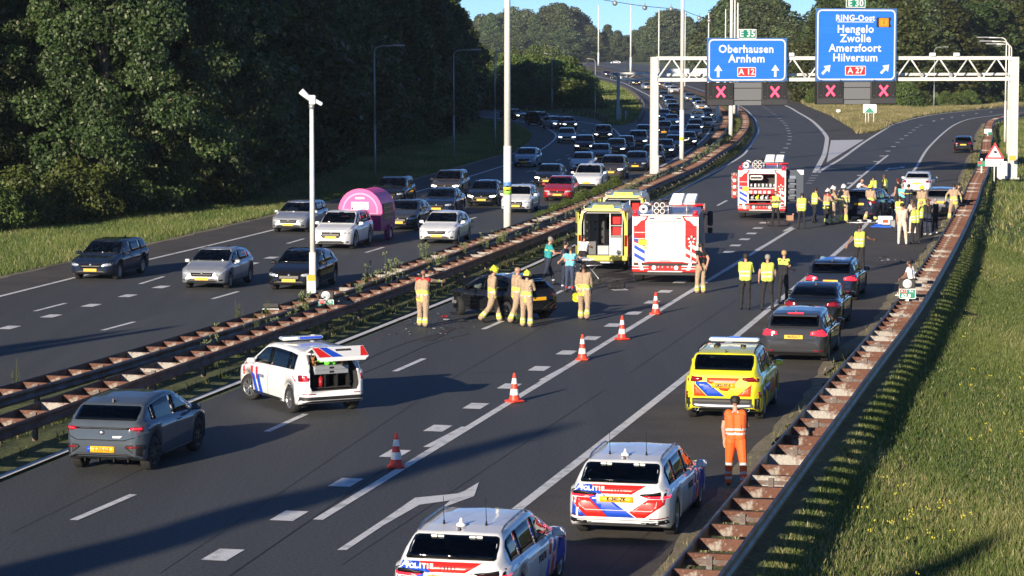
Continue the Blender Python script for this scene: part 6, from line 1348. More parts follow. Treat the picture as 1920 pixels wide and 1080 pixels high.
# camera mast
p = at(587, 583); root = empty('camera_mast', p, label='white mast with two traffic cameras on top standing in the median', cat='camera mast'); Hc = up(587, 196, p.y)
q = MB(); q.tube((0, 0, 0), (0, 0, 2.0), .12, .12, 12); q.tube((0, 0, 2.0), (0, 0, Hc), .095, .07, 12); q.build('shaft', M_POLE, root)
q = MB(); q.rbox((-.19, -.25, up(587, 549, p.y)), (.12, -.1, up(587, 516, p.y)), .02); b_ = q.build('control_box', M_POLE, root); q = MB(); q.box((-.17, -.254, 1.05), (.10, -.249, 1.26)); q.build('yellow_sticker', M_SORG, b_)
q = MB(); q.tube((0, 0, Hc - .15), (0, 0, Hc), .09, .09, 12); q.build('collar', M_GPOLE, root); q = MB(); q.rbox((-.08, -.12, Hc), (.14, .12, Hc + .32), .03); h_ = q.build('camera_head', M_SWHITE, root)
q = MB(); M = Matrix.Translation((-.05, 0, Hc + .18)) @ Matrix.Rotation(R(-48), 4, 'Y'); q.tube((0, 0, 0), (0, 0, .42), .09, .11, 10, 0, M); q.build('camera', M_SWHITE, root); q = MB(); M = Matrix.Translation((.1, 0, Hc + .15)) @ Matrix.Rotation(R(120), 4, 'Y'); q.rbox((-.06, -.06, 0), (.06, .06, .3), .02, 0, M); q.build('camera', M_SWHITE, root)
# hectometre signs
def hecto(x, ytop, ymid, ybot, w_, base, label, num='62.0', disc='100', face=1):
    p = at(*base); root = empty('kilometre_sign', (p.x, p.y, 0), R(-6) if face > 0 else R(0), label=label, cat='kilometre sign'); Y = p.y
    zt, zm, zb_ = up(x, ytop, Y), up(x, ymid, Y), up(x, ybot, Y); hw = w_ / 2 / FPX * Y; dx = (x - base[0]) / FPX * Y
    q = MB(); q.rbox((dx - hw * .95, -.02, zm + .01), (dx + hw * .95, .14, zt), .015); bx = q.build('black_box', M_SBLK, root); flat(root, 'green_plate', [(dx - hw, zb_), (dx + hw, zb_), (dx + hw, zm - .01), (dx - hw, zm - .01)], M_SGREEN, .03, .03)
    ring(root, 'white_edge', rrect(dx - hw, zb_, dx + hw, zm - .01, .02), rrect(dx - hw + .02, zb_ + .02, dx + hw - .02, zm - .03, .015), M_SWHITE, .034)
    h = zm - zb_
    if face > 0:
        q = MB(); q.rev([(.001, -.028), (.15 * hw / .27, -.028), (.15 * hw / .27, -.02)], 18, 0, 'y', Matrix.Translation((dx, 0, (zt + zm) / 2))); q.build('speed_disc', M_SWHITE, root); txt(root, disc, dx, (zt + zm) / 2, .13, M_GREYP, .034)
        flat(root, 'red_shield', [(dx - hw * .8, zb_ + h * .55), (dx, zb_ + h * .55), (dx, zb_ + h * .92), (dx - hw * .8, zb_ + h * .92)], M_SRED, .036, .004); txt(root, 'A12', dx - hw * .4, zb_ + h * .735, h * .36, M_SWHITE, .042); txt(root, 'Re', dx + hw * .48, zb_ + h * .74, h * .34, M_SWHITE, .036, .002); txt(root, num, dx - hw * .15, zb_ + h * .28, h * .5, M_SWHITE, .036, .006)
    q = MB(); q.box((dx - .05, 0, 0), (dx + .05, .05, zb_ + .1)); q.build('post', M_SWHITE, root)
hecto(1700.5, 523, 541, 560, 31, (1702, 600), 'green kilometre sign A12 62.0 with white 100 disc on the right-hand guard rail')
hecto(611.5, 547, 561, 579.5, 30, (612, 612), 'green kilometre sign A12 62.0 in the median right of the camera mast')
hecto(508, 568, 578, 588, 31, (508, 622), 'small green kilometre sign turned to the oncoming lanes, behind the weeds', face=-1)
p = at(1848, 344); root = empty('kilometre_sign', (p.x, p.y, 0), R(-8), label='far green and red kilometre sign on the guard rail beside the warning triangle', cat='kilometre sign')
x0, x1, z1, z0 = -.55, -.02, up(1848, 302, p.y), up(1848, 312, p.y); flat(root, 'green_plate', [(x0, z0), (x1, z0), (x1, z1), (x0, z1)], M_SGREEN, .0, .03); flat(root, 'red_shield', [(x0 + .04, z0 + .15), (x0 + .3, z0 + .15), (x0 + .3, z1 - .04), (x0 + .04, z1 - .04)], M_SRED, .005, .004); q = MB(); q.ico(((x0 + x1) / 2, 0, z1 + .1), .1, 0, 7); q.build('white_disc', M_SWHITE, root); q = MB(); q.box((-.33, 0, 0), (-.25, .04, z0 + .05)); q.build('post', M_SWHITE, root)
p = at(1852, 268); root = empty('kilometre_sign', (p.x, p.y, 0), label='tiny white and green kilometre sign on the winding guard rail beyond the black hatchback', cat='kilometre sign'); q = MB(); q.rbox((-.35, -.05, .9), (.35, .05, 1.35), .02); q.build('white_plate', M_SWHITE, root); q = MB(); q.box((0, -.06, .8), (.4, -.05, 1.05)); q.build('green_plate', M_SGREEN, root); q = MB(); q.box((-.04, 0, 0), (.04, .04, .95)); q.build('post', M_SWHITE, root)
# warning triangle
p = at(1864, 347); root = empty('warning_sign', (p.x, p.y, 0), R(-8), label='red-edged warning triangle over a white panel reading 250 m beside the guard rail', cat='warning sign'); Y = p.y
def wp(x, y): return ((x - 1864) / FPX * Y, up(x, y, Y))
flat(root, 'red_triangle', [wp(1846, 298), wp(1882, 298), wp(1864.5, 267)], M_SRED, .0, .02); flat(root, 'white_triangle', [wp(1851.5, 294.8), wp(1876.5, 294.8), wp(1864.5, 273.5)], M_SWHITE, .006, .004); flat(root, 'skidding_car_symbol', [wp(1861, 284), wp(1866, 282), wp(1869, 285), wp(1868, 288), wp(1863, 287)], M_SBLK, .012, .004); flat(root, 'skid_line', [wp(1858, 291.5), wp(1872, 290), wp(1872.2, 290.8), wp(1858, 292.3)], M_SBLK, .012, .004)
flat(root, 'white_panel', [wp(1847, 312), wp(1880.5, 312), wp(1880.5, 297.5), wp(1847, 297.5)], M_SWHITE, -.004, .02); x, z = wp(1864, 307.5); txt(root, '250 m', x, z, .30, M_GREYP, .004); 
for xx in (1852, 1876): x, z = wp(xx, 307.5); flat(root, 'arrow', [(x - .02, z - .12), (x + .02, z - .12), (x + .02, z + .04), (x + .06, z + .04), (x, z + .13), (x - .06, z + .04), (x - .02, z + .04)], M_SBLK, .006, .003)
q = MB(); q.tube((0, .05, 0), (0, .05, wp(1864, 285)[1]), .045); q.build('post', M_SWHITE, root)
# delta sign at the gore, small signs
def simple_sign(base, x0, y0, x1, y1, label, m=M_SWHITE, posts=(0,), extra=None, rz=-8, name='sign_board', cat='sign', th=.06):
    p = at(*base); root = empty(name, p, R(rz), label=label, cat=cat); Y = p.y; f = lambda x, y: ((x - base[0]) / FPX * Y, up(x, y, Y) - p.z)
    (a0, z1), (a1, z0) = f(x0, y0), f(x1, y1); flat(root, 'board', rrect(a0, z0, a1, z1, min(.12, (z1 - z0) / 4)), m, 0, th)
    for px_ in posts: a = f(base[0] + px_, base[1])[0]; q = MB(); q.tube((a, .06, 0), (a, .06, (z0 + z1) / 2), .05); q.build('post', M_POLE, root)
    if extra: extra(root, f)
def dl(root, f): flat(root, 'green_triangle', [f(1620, 211.5), f(1640, 211.5), f(1630, 201)], M_SGREEN, .01, .01)
simple_sign((1630, 236), 1618, 195.5, 1643, 212, 'white exit-tip sign with green triangle on three posts in the junction grass', posts=(-7, -2, 8), extra=dl)
simple_sign((1571.5, 216), 1568, 205.5, 1575.5, 210, 'tiny blue-white marker sign in the grass left of the exit-tip sign'); simple_sign((1634, 222), 1631, 217, 1637, 220, 'tiny white plate behind the exit-tip sign')
simple_sign((907, 204), 898, 171, 916, 192, 'pale square back of a sign below the dark bushes on the left', m=mat('sign_back_grey', (.42, .46, .50), .5), posts=(-5, 0, 5), name='back_of_sign')
simple_sign((1159, 226), 1155, 203, 1163, 225, 'tall grey control cabinet at the foot of the small lattice portal post', m=M_GPOLE, posts=(), th=.6, name='control_cabinet', cat='cabinet')
simple_sign((1068, 213), 1066, 206.5, 1072, 213, 'small pale concrete box in front of the dark bushes', m=M_GPOLE, posts=(), th=.5, name='service_box', cat='box'); simple_sign((1173, 225), 1171, 208, 1176, 217, 'small round-topped service box right of the grey cabinet', m=M_GPOLE, posts=(0,), th=.3, name='service_box', cat='box')
p = at(1889, 337); root = empty('control_cabinet', (p.x, p.y, 0), R(-10), label='pair of white electrical cabinets at the foot of the right portal post', cat='cabinet'); q = MB(); q.rbox((-.42, -.3, 0), (-.02, .2, 1.28), .03); q.build('tall_cabinet', M_POLE, root); q = MB(); q.rbox((-.72, -.3, 0), (-.42, .2, .9), .03); q.build('low_cabinet', M_POLE, root)
q = MB(); q.box((.1, -.42, 1.35), (.55, -.38, 1.68)); q.build('yellow_tag', M_SORG, root)
# small lattice portal behind, with white sign backs
A2_, B2_ = at(1159, 226), None
def far_portal(x0, x1, yb, yt, base, label, panels, posts, hh=3):
    p = at(*base); Y = p.y; root = empty('lattice_portal', p, label=label, cat='portal'); f = lambda x, y: ((x - base[0]) / FPX * Y, up(x, y, Y) - p.z); (a0, z1), (a1, z0) = f(x0, yt), f(x1, yb)
    q = MB()
    for z in (z0, z1): q.box((a0, -.1, z - .12), (a1, .1, z + .12))
    n = max(4, int((a1 - a0) / 1.1)); 
    for i in range(n): x = a0 + (a1 - a0) * i / n; x2 = a0 + (a1 - a0) * (i + 1) / n; q.tube((x, 0, z0 if i % 2 else z1), (x2, 0, z1 if i % 2 else z0), .07, n=5)
    q.build('lattice_beam', M_POLE, root)
    for px_ in posts: a = f(px_, 0)[0]; q = MB(); q.box((a - .2, -.2, 0), (a + .2, .2, z1)); q.build('portal_post', M_GPOLE if px_ == posts[0] else M_POLE, root)
    for (u0, v0, u1, v1) in panels: (b0, w1), (b1, w0) = f(u0, v0), f(u1, v1); q = MB(); q.box((b0, -.5, w0), (b1, -.3, w1)); q.build('sign_back', mat('bright_sign_back', (.74, .76, .80), .5), root)
far_portal(1159, 1345, 149, 137.5, (1159, 226), 'grey and white lattice portal behind the main portal over the queue', [(1252, 129, 1291, 139), (1299, 128.5, 1325, 140)], (1159, 1345))
far_portal(890, 1056, 97, 89, (1053, 110), 'small distant portal with white sign backs above the dark bushes', [(960, 71, 988, 84), (968, 68.5, 984, 72), (915, 76.5, 938, 87), (929, 73, 938, 77), (971, 85, 984, 99), (994, 84, 1008, 92)], (1053, 890))
# ---- cones
M_CR = mat('cone_red', (.75, .06, .03), .45, speck=(30, .1)); M_CW = mat('cone_white', (.78, .78, .76), .4)
cone0 = None
for k, (x, y, lb) in enumerate(((743, 880, 'nearest red and white traffic cone'), (964.5, 757, 'second nearest red and white traffic cone'), (1092, 678, 'middle one of the five red and white traffic cones'), (1166.5, 640, 'fourth red and white traffic cone, just beyond the middle one'), (1229.5, 592, 'farthest red and white traffic cone, below the fire engine'))):
    if cone0 is None:
        cone0 = empty('traffic_cone', (0, 0, 0)); q = MB(); q.rbox((-.19, -.19, 0), (.19, .19, .05), .02); q.rev([(.15, .05), (.135, .10), (.128, .14)], 16); q.build('base', M_CR, cone0)
        q = MB(); rr = lambda z: .14 - .105 * z / .72
        q.rev([(rr(.12), .12), (rr(.72), .72), (.02, .735), (.001, .735)], 16); q.build('cone_body', M_CR, cone0)
        for z0, z1 in ((.18, .33), (.46, .60)): q = MB(); q.rev([(rr(z0) + .004, z0), (rr(z1) + .004, z1)], 16); q.build('white_sleeve', M_CW, cone0)
        o = cone0
    else: o = copy_tree(cone0)
    p = at(x, y - 3); o.location = (p.x, p.y, .01); o.rotation_euler.z = k * .7; tag(o, lb, 'traffic cone', 'traffic cones along the closed lane line')
# ================================================================ TREES
LEAF = leafmat('foliage'); LEAFD = leafmat('foliage_far', .9); GRASSM = leafmat('grass_blades')
M_BARK = mat('bark', (.085, .065, .045), .9, noise=5, c2=(.16, .135, .10), stretch=(1, 1, .3), bump=(12, .6, .03))
def leaf_cloud(C, Rr, n, size, r, cols, flat_=.55, shell=.75, ground=None):
    """n leaf-sized quads over the surfaces of blobs C (k,3) with radii Rr (k,3)"""
    k = len(C); wgt = (Rr[:, 0] * Rr[:, 2]); idx = r.choice(k, n, p=wgt / wgt.sum())
    d = r.normal(size=(n, 3)); d /= np.linalg.norm(d, axis=1)[:, None]
    rad = shell + (1 - shell) * r.random(n) ** .6 + r.normal(0, .10, n)
    c = C[idx] + d * Rr[idx] * rad[:, None]
    nn = d * flat_ + r.normal(size=(n, 3)) * .6 + np.array([0, 0, .25]); nn /= np.linalg.norm(nn, axis=1)[:, None]
    a = np.cross(nn, r.normal(size=(n, 3))); a /= np.linalg.norm(a, axis=1)[:, None]; b = np.cross(nn, a)
    s = size * (.6 + .8 * r.random(n))[:, None]
    V = np.stack([c - a * s * .5, c + b * s * .32 - a * s * .05, c + a * s * .5, c - b * s * .32], 1)
    bt = (.82 + .36 * r.random(k))[idx] * (.75 + .5 * r.random(n)); mixc = r.random(n) * .6 + r.random(k)[idx] * .4
    col_ = (np.array(cols[0]) * (1 - mixc[:, None]) + np.array(cols[1]) * mixc[:, None]) * bt[:, None]
    if len(cols) > 2: q = r.random(n) < .06; col_[q] = np.array(cols[2])
    return V.reshape(-1, 3), np.repeat(col_, 4, 0)
def tree_proto(seed, H, Wd, nb, n, size, base=.18, cols=((.030, .052, .012), (.075, .105, .025), (.13, .14, .05)), lean=0, blob=(.13, .22), top=1., mt=None, trunk=.26, pointy=0.):
    r = np.random.default_rng(seed); C, Rr = [], []
    for i in range(nb):
        t = (i + .5) / nb; z = base + (1 - base) * t
        env = math.sin(math.pi * min(1, max(0, (z - base) / (1 - base) * .92 + .08)) ** (.75 + pointy)) if not pointy else (1 - ((z - base) / (1 - base)) ** 1.6) * min(1, .45 + (z - base) * 3)
        rr = Wd / 2 * env * (.30 + .70 * math.sqrt(r.random())); a = i * 2.4 + r.normal(0, .4); br = r.uniform(*blob) * Wd
        C.append((rr * math.cos(a) + lean * z, rr * math.sin(a), z * H - br * .4)); Rr.append((br, br, br * r.uniform(.6, .85)))
    C, Rr = np.array(C), np.array(Rr); V, T = leaf_cloud(C, Rr, n, size, r, cols)
    me = fast_mesh('crown', V, 4, mt or LEAF, T)
    mb = MB(); mb.path([(0, 0, 0), (.05 * H * .1, 0, H * .2), (lean * .3, .1, H * .45), (lean * .6, 0, H * .78)], trunk, 8); rr_ = random.Random(seed)
    mb = MB(); pts = [(0, 0, -.3), (.1, .05, H * .22), (lean * .4, -.1, H * .5), (lean * .7, .1, H * .8)]
    for k in range(3): mb.tube(pts[k], pts[k + 1], trunk * (1 - .25 * k), trunk * (.75 - .25 * k), 8)
    for i in range(0, nb, max(1, nb // 12)):
        c = C[i]; z0 = max(H * .15, c[2] * .7); z0 = min(z0, H * .7); m_ = Vector((c[0] * .5, c[1] * .5, (z0 + c[2]) / 2 + .2)); mb.tube((0, 0, z0), m_, trunk * .35, trunk * .22, 5); mb.tube(m_, tuple(c), trunk * .22, trunk * .06, 5)
    tm = mb.me('trunk', M_BARK); return (me, tm, H)
OAKC = ((.024, .048, .014), (.066, .098, .030), (.20, .22, .12)); 
PR = {'oak': tree_proto(1, 15, 13, 150, 85000, .20, .03, OAKC, blob=(.04, .10), trunk=.34), 'oak2': tree_proto(2, 15, 11, 110, 60000, .21, .03, OAKC, blob=(.05, .11)),
      'wood1': tree_proto(3, 17, 9, 60, 17000, .42, .0, blob=(.10, .18)), 'wood2': tree_proto(4, 18, 8, 60, 17000, .42, .02, blob=(.10, .18), cols=((.026, .050, .014), (.06, .09, .024))), 'wood3': tree_proto(5, 16, 10, 55, 16000, .45, .0, blob=(.11, .19), cols=((.04, .055, .012), (.09, .10, .025))),
      'poplar': tree_proto(6, 20, 8, 60, 11000, .62, .05, blob=(.12, .2), cols=((.05, .08, .03), (.11, .145, .055))), 'far1': tree_proto(7, 20, 13, 70, 12000, .75, .05, blob=(.10, .18), cols=((.055, .080, .035), (.115, .145, .06))), 'far2': tree_proto(8, 18, 15, 70, 12000, .75, .0, blob=(.10, .18), cols=((.060, .085, .035), (.12, .15, .058))),
      'cone': tree_proto(9, 18, 9, 60, 10000, .6, .0, blob=(.12, .2), pointy=1, cols=((.035, .055, .025), (.08, .10, .04))),
      'bush1': tree_proto(10, 6, 7, 40, 11000, .30, -.1, blob=(.13, .22), trunk=.08, cols=((.055, .10, .025), (.14, .19, .05))), 'bush2': tree_proto(11, 4, 5.5, 26, 7000, .26, -.1, blob=(.15, .25), trunk=.06, cols=((.045, .075, .015), (.11, .14, .03)))}
def tree(kind, x, y, h, label, w_=1., name=None, group=None, rz=None, z=None):
    me, tm, H = PR[kind]; s = h / H; nm = name or ('bush' if kind.startswith('bush') else 'tree')
    root = empty(nm, (x, y, g(y) - .05 if z is None else z), random.uniform(0, 6.28) if rz is None else rz, label=label, cat='bush' if nm == 'bush' else 'tree', group=group)
    root.scale = (s * w_, s * w_, s); c = link('crown', me, root); link('trunk', tm, root); return root
def tree_px(kind, px_, y, topy, label, dz=0, **k):
    x = (px_ - 960) / FPX * y; h = up(px_, topy, y) - g(y); return tree(kind, x, y, h, label, **k)
G1 = 'trees of the dark wood left of the oncoming lanes'
# lit tree at the left
tree('oak', -22.2, 143, 17, 'big sunlit leafy tree at the upper left with low branches over the verge', w_=.92, rz=.4)
tree('oak2', -32, 139, 16, 'leafy tree at the far left edge, partly out of the picture', w_=1.0, rz=2.)
tree('oak2', -17.6, 150, 14.5, 'sunlit tree forming the right flank of the big leafy tree at upper left', w_=.85, rz=4.)
edge = [at(-260, 470), at(0, 438), at(200, 410), at(360, 391), at(440, 383), at(517, 352), at(607, 318), at(684, 290), at(760, 275), at(840, 258), at(862, 230), at(855, 216)]
E_ = resample(spline(edge, 2), 5.5); rw = random.Random(4); k = 0
for row, (off, hh) in enumerate(((3.0, 15), (9.5, 18), (17, 19), (26, 20), (36, 20))):
    for q in offs(E_, -off):
        k += 1
        if q.y < 150: continue
        if row >= 2 and k % 2: continue
        if row == 1 and k % 3 == 0: continue
        kind = ('wood1', 'wood2', 'wood3')[rw.randrange(3)]; x, y = q.x + rw.uniform(-1.3, 1.3), q.y + rw.uniform(-1.5, 1.5)
        tree(kind, x, y, hh * rw.uniform(.9, 1.12) * (1.32 if row and q.y < 285 else 1.), 'dark tree of the dense shaded wood along the left verge' if row == 0 else 'taller tree standing deeper inside the dark wood on the left', w_=rw.uniform(1.0, 1.25), group=G1 if row == 0 else 'deeper trees of the dark wood on the left')
for i, q in enumerate(offs(resample(E_, 4.), -1.0)):
    if q.y < 100: continue
    tree('bush2', q.x + rw.uniform(-.8, .8), q.y, rw.uniform(1.6, 3.4), 'low bush at the foot of the wood along the left verge', group='low bushes at the foot of the left wood')
# lit fringe at the right end of the wood, tops in the sun
for px_, y, ty, kd in ((800, 372, -20, 'wood3'), (838, 385, 2, 'wood3'), (862, 398, 18, 'wood1'), (880, 420, 55, 'wood3')): tree_px(kd, px_, y, ty, 'sunlit tree at the right-hand end of the dark wood at pixel height of the sky gap'.replace(' at pixel height of the sky gap', ''), group='sunlit trees closing the left wood', w_=1.1)
# thicket between slip road and queue
for i in range(26):
    px_ = 872 + i * 8.4 + rw.uniform(-3, 3); y = 415 + rw.uniform(0, 14) + (0 if i % 2 else 16); tree_px('bush1', px_, y, 112 + rw.uniform(-12, 12) + (10 if i > 22 or i < 2 else 0), 'leafy bush with lit top in the thicket between slip road and queue', group='bushes of the thicket inside the slip road', w_=1.15)
for i in range(17): tree_px('bush2', 870 + i * 13.2 + rw.uniform(-4, 4), 402 + rw.uniform(-3, 3), 158 + rw.uniform(-8, 10), 'low dark bush at the front of the thicket inside the slip road', group='low bushes in front of the thicket', w_=1.4)
for i in range(12): tree_px('far2', 880 + i * 15 + rw.uniform(-5, 5), 470 + rw.uniform(0, 30), 92 + rw.uniform(-6, 6), 'brownish bush rising behind the thicket under the distant portal', group='brownish bushes behind the thicket', w_=.8, name='bush')
# distant tree line
prof = [(850, 60), (875, 45), (900, 24), (930, 15), (960, 14), (1000, 20), (1035, -2), (1065, 4), (1092, 22), (1106, 45), (1118, 62), (1140, 37), (1165, 60), (1185, 57), (1205, 45), (1235, 22), (1265, 17), (1292, 28), (1312, 44), (1340, 45), (1360, 8), (1385, -10), (1410, -12)]
for row, (yy, dz, nn) in enumerate(((1450, 0, 36), (1530, 8, 16), (1370, 45, 36))):
    for i in range(nn):
        px_ = 840 + 600 * (i + rw.uniform(-.3, .3)) / nn; ty = interp(prof, px_) + dz + rw.uniform(0, 12); kd = 'cone' if 1120 < px_ < 1150 or 1340 < px_ < 1352 and row == 0 else rw.choice(('far1', 'far2', 'poplar', 'far1'))
        tree_px(kd, px_, yy + rw.uniform(-14, 14), ty, ('tall tree in the distant tree line on the horizon', 'tree in the second rank of the distant tree line', 'lower bush-like tree in front of the distant tree line')[row], group=('tall trees of the distant tree line', 'second rank of the distant tree line', 'low trees before the distant tree line')[row], w_=(1.2, 1.6, 2.2)[row])
# right-hand wood behind the signs
profR = [(1335, 40), (1352, 5), (1375, -25), (1440, -25), (1462, 5), (1478, 42), (1500, 46), (1520, 40), (1532, 10), (1550, -15), (1700, -25), (1980, -25)]
for row, (dy, dz) in enumerate(((0, 30), (14, 8), (30, 0), (50, 0))):
    n = (24, 20, 18, 14)[row]
    for i in range(n):
        px_ = 1345 + 640 * (i + rw.uniform(-.3, .3)) / n; yb = interp([(1345, 640), (1470, 560), (1530, 455), (1640, 440), (1700, 425), (1780, 432), (1880, 455), (2000, 460)], px_) + dy
        ty = interp(profR, px_) + dz + rw.uniform(-6, 10); tree_px(rw.choice(('wood1', 'wood2', 'wood3', 'poplar')) if px_ > 1500 else rw.choice(('poplar', 'far1')), px_, yb, ty, ('tree at the front edge of the wood behind the blue signs', 'tree in the second rank of the wood behind the blue signs', 'tall tree in the wood behind the blue signs', 'tallest rear tree of the wood behind the blue signs')[row], group=('front trees of the right-hand wood', 'second rank of the right-hand wood', 'tall trees of the right-hand wood', 'rear trees of the right-hand wood')[row], w_=1.4)
for i in range(26): px_ = 1505 + i * 19 + rw.uniform(-6, 6); yb = interp([(1490, 470), (1530, 440), (1640, 415), (1700, 408), (1780, 415), (1880, 440), (2000, 445)], px_); tree_px('bush1' if i % 3 else 'bush2', px_, yb, 158 + rw.uniform(-16, 14) + (10 if px_ > 1700 else 0), 'green bush at the foot of the wood behind the exit', group='bushes at the foot of the right-hand wood', w_=1.2)
M_HZ = bpy.data.materials.new('haze'); M_HZ.use_nodes = True; n_ = M_HZ.node_tree; n_.nodes.clear(); pv = n_.nodes.new('ShaderNodeVolumePrincipled'); pv.inputs['Color'].default_value = (.80, .90, 1, 1); pv.inputs['Density'].default_value = HAZE_D; pv.inputs['Anisotropy'].default_value = .2
oo = n_.nodes.new('ShaderNodeOutputMaterial'); n_.links.new(pv.outputs[0], oo.inputs['Volume'])
if HAZE_D > 0: q = MB(); q.box((-1150, -110, -3), (1250, 1680, 48)); q.build('haze', M_HZ, None, kind='stuff')
# roadside trees near the bridge, just outside the picture, whose shadows fall across the lanes
for k, (tip, h, w_) in enumerate((((1045, 802), 17, .34), ((228, 621), 14, .3), ((80, 640), 12, .4), ((1800, 985), 15, .3), ((330, 612), 9, .3))):
    p = at(*tip) - Vector((SUNV.x, SUNV.y, 0)).normalized() * -(h / math.tan(R(SUN_EL))); tree('poplar', p.x, p.y, h, 'slender roadside tree beside the bridge, outside the picture', w_=w_, group='roadside trees near the bridge')

# ================================================================ GRASS AND WEEDS
def inside(P, X, Y):
    x = np.array([p[0] for p in P]); y = np.array([p[1] for p in P]); c = np.zeros(len(X), bool); j = len(P) - 1
    for i in range(len(P)):
        m = ((y[i] > Y) != (y[j] > Y)) & (X < (x[j] - x[i]) * (Y - y[i]) / (y[j] - y[i] + 1e-12) + x[i]); c ^= m; j = i
    return c
def grass(name, poly, n, h, wd, cols, label=None, seed=0, blades=3, z0=-.045, dens=None, patch_=True, bank=False):
    r = np.random.default_rng(seed); xs = [p[0] for p in poly]; ys_ = [p[1] for p in poly]; X = r.uniform(min(xs), max(xs), n * 4)
    if dens: y0, y1 = min(ys_), max(ys_); t = r.random(n * 4); Y = y0 * (y1 / y0) ** t
    else: Y = r.uniform(min(ys_), max(ys_), n * 4)
    m = inside(poly, X, Y); X, Y = X[m][:n], Y[m][:n]; n = len(X)
    pn = .5 + .25 * np.sin(X * .9 + 1.3 * np.sin(Y * .23)) + .25 * np.sin(Y * .31 + 2 * np.sin(X * .55)); V = []; T = []
    for b in range(blades):
        a = r.random(n) * 6.28; hh = h * (.45 + .75 * r.random(n)) * (.7 + .6 * pn); ln = hh * r.uniform(.15, .75, n); ww = wd * (.6 + .8 * r.random(n)) * (1 if not dens else (Y / min(ys_)) ** .6)
        bx, by = X + r.normal(0, .05, n), Y + r.normal(0, .05, n); ta = r.random(n) * 6.28; zb_ = np.interp(Y, [p[0] for p in GP], [p[1] for p in GP]) + z0 + (np.array([bank_z(a_, b_) for a_, b_ in zip(X, Y)]) if bank else 0)
        V.append(np.stack([np.stack([bx - ww * np.cos(a), by - ww * np.sin(a), zb_], 1), np.stack([bx + ww * np.cos(a), by + ww * np.sin(a), zb_], 1), np.stack([bx + ln * np.cos(ta), by + ln * np.sin(ta), zb_ + hh], 1)], 1))
        pn2 = .5 + .5 * np.sin(X * .35 + 2.1 * np.sin(Y * .11 + 1)) * np.sin(Y * .19 + 1.7 * np.sin(X * .8)); mx_ = np.clip(pn * .7 + r.normal(0, .25, n), 0, 1)[:, None]; c = np.array(cols[0]) * (1 - mx_) + np.array(cols[1]) * mx_; q = r.random(n) < (.06 + .45 * np.clip(pn2 - .45, 0, 1)); c[q] = np.array(cols[2]) * r.uniform(.6, 1.2, (q.sum(), 1)); T.append(np.repeat(c, 3, 0))
    me = fast_mesh(name, np.concatenate([v.reshape(-1, 3) for v in V]), 3, GRASSM, np.concatenate(T)); return tag(link(name, me), label, 'grass', None, 'stuff')
GC = ((.075, .115, .025), (.18, .21, .055), (.40, .35, .17))
grp = offs(P_GR, .55); near = [p for p in grp if p.y < 125]; far = [p for p in grp if p.y >= 118]
grass('bank_grass', [(p.x, p.y) for p in near] + [(at(2060, 470).x + 6, 125), (at(2000, 1120).x, 36), (near[0].x, 36)], 120000, .15, .010, GC, 'short grass with dry stalks on the bank right of the guard rail', 1, 4, bank=True)
grass('bank_grass', [(p.x, p.y) for p in far if p.y < 345] + [(95, 345), (95, 300), (at(2100, 300).x + 12, 150), (at(2060, 470).x + 6, 118)], 90000, .28, .024, GC, 'grass on the farther part of the bank', 2, 3, bank=True)
fr = px([(1842, 232), (1829, 254), (1825, 286), (1816, 292), (1798, 338), (1754, 442), (1682, 533), (1637, 603), (1545, 683), (1518, 733), (1398, 861), (1226, 1076), (1090, 1230)]); gi = [p for p in reversed(offs(P_GR, -.1)) if p.y < 330]
gi = sorted(gi, key=lambda p: p.y); DRY = ((.15, .15, .05), (.32, .27, .13), (.50, .41, .24))
grass('edge_grass', [(p.x + .12, p.y) for p in fr] + [(p.x, p.y) for p in gi], 42000, .20, .011, DRY, 'dry grass strip between hard shoulder and guard rail', 3, 3)
lo = [at(*p) for p in L_OUT[:9]]
grass('verge_grass', [(p.x - .3, p.y) for p in lo] + [(p.x - 1, p.y) for p in reversed(edge[:-1])], 120000, .26, .016, GC, 'sunlit grass verge in front of the wood on the left', 4, 3)
grass('verge_grass', [(p.x, p.y) for p in [at(*q) for q in ((943, 290), (972, 279), (990, 265), (996, 254), (985, 244), (967, 235), (920, 226), (866, 221))]] + [(at(840, 262).x, at(840, 262).y), (at(700, 330).x, at(700, 330).y)], 30000, .35, .03, GC, 'dark grass in the bend of the slip road', 5, 3)
isl = [(1500, 190), (1521, 202), (1558, 217), (1580, 230), (1599, 242), (1607, 251), (1639, 249), (1660, 240), (1675, 232.5), (1713, 221), (1768, 211.5), (1879, 200.5), (1990, 196), (1990, 188), (1880, 190), (1750, 200), (1650, 200), (1530, 192)]
grass('junction_grass', [(at(*q).x, at(*q).y) for q in isl], 60000, .5, .04, DRY, 'dry grass on the tip between motorway and exit', 6, 3)
thk = [(866, 201), (958, 205), (1057, 212), (1113, 221), (1141, 233), (1165, 234), (1186, 229), (1196, 218), (1201, 206), (1199, 194), (1190, 182), (1172, 168), (1138, 155), (1098, 142), (1000, 142), (900, 160)]
grass('thicket_grass', [(at(*q).x, at(*q).y) for q in thk], 40000, .4, .04, GC, 'grass between the slip road bend and the queue', 7, 3)
LRo = [p for p in offs(P_LR, .7) if p.y < 420]; RRi = [p for p in offs(P_RR, -.6) if p.y < 420]
grass('median_grass', [(p.x, p.y) for p in LRo] + [(p.x, p.y) for p in reversed(RRi)], 90000, .42, .015, ((.07, .11, .02), (.16, .20, .045), (.30, .27, .13)), 'weedy grass between the two median guard rails', 8, 3)
RRo = [p for p in offs(P_RR, .3) if p.y < 400]; Lw = sorted([p for p in L_LINE if p.y < 400], key=lambda p: p.y)
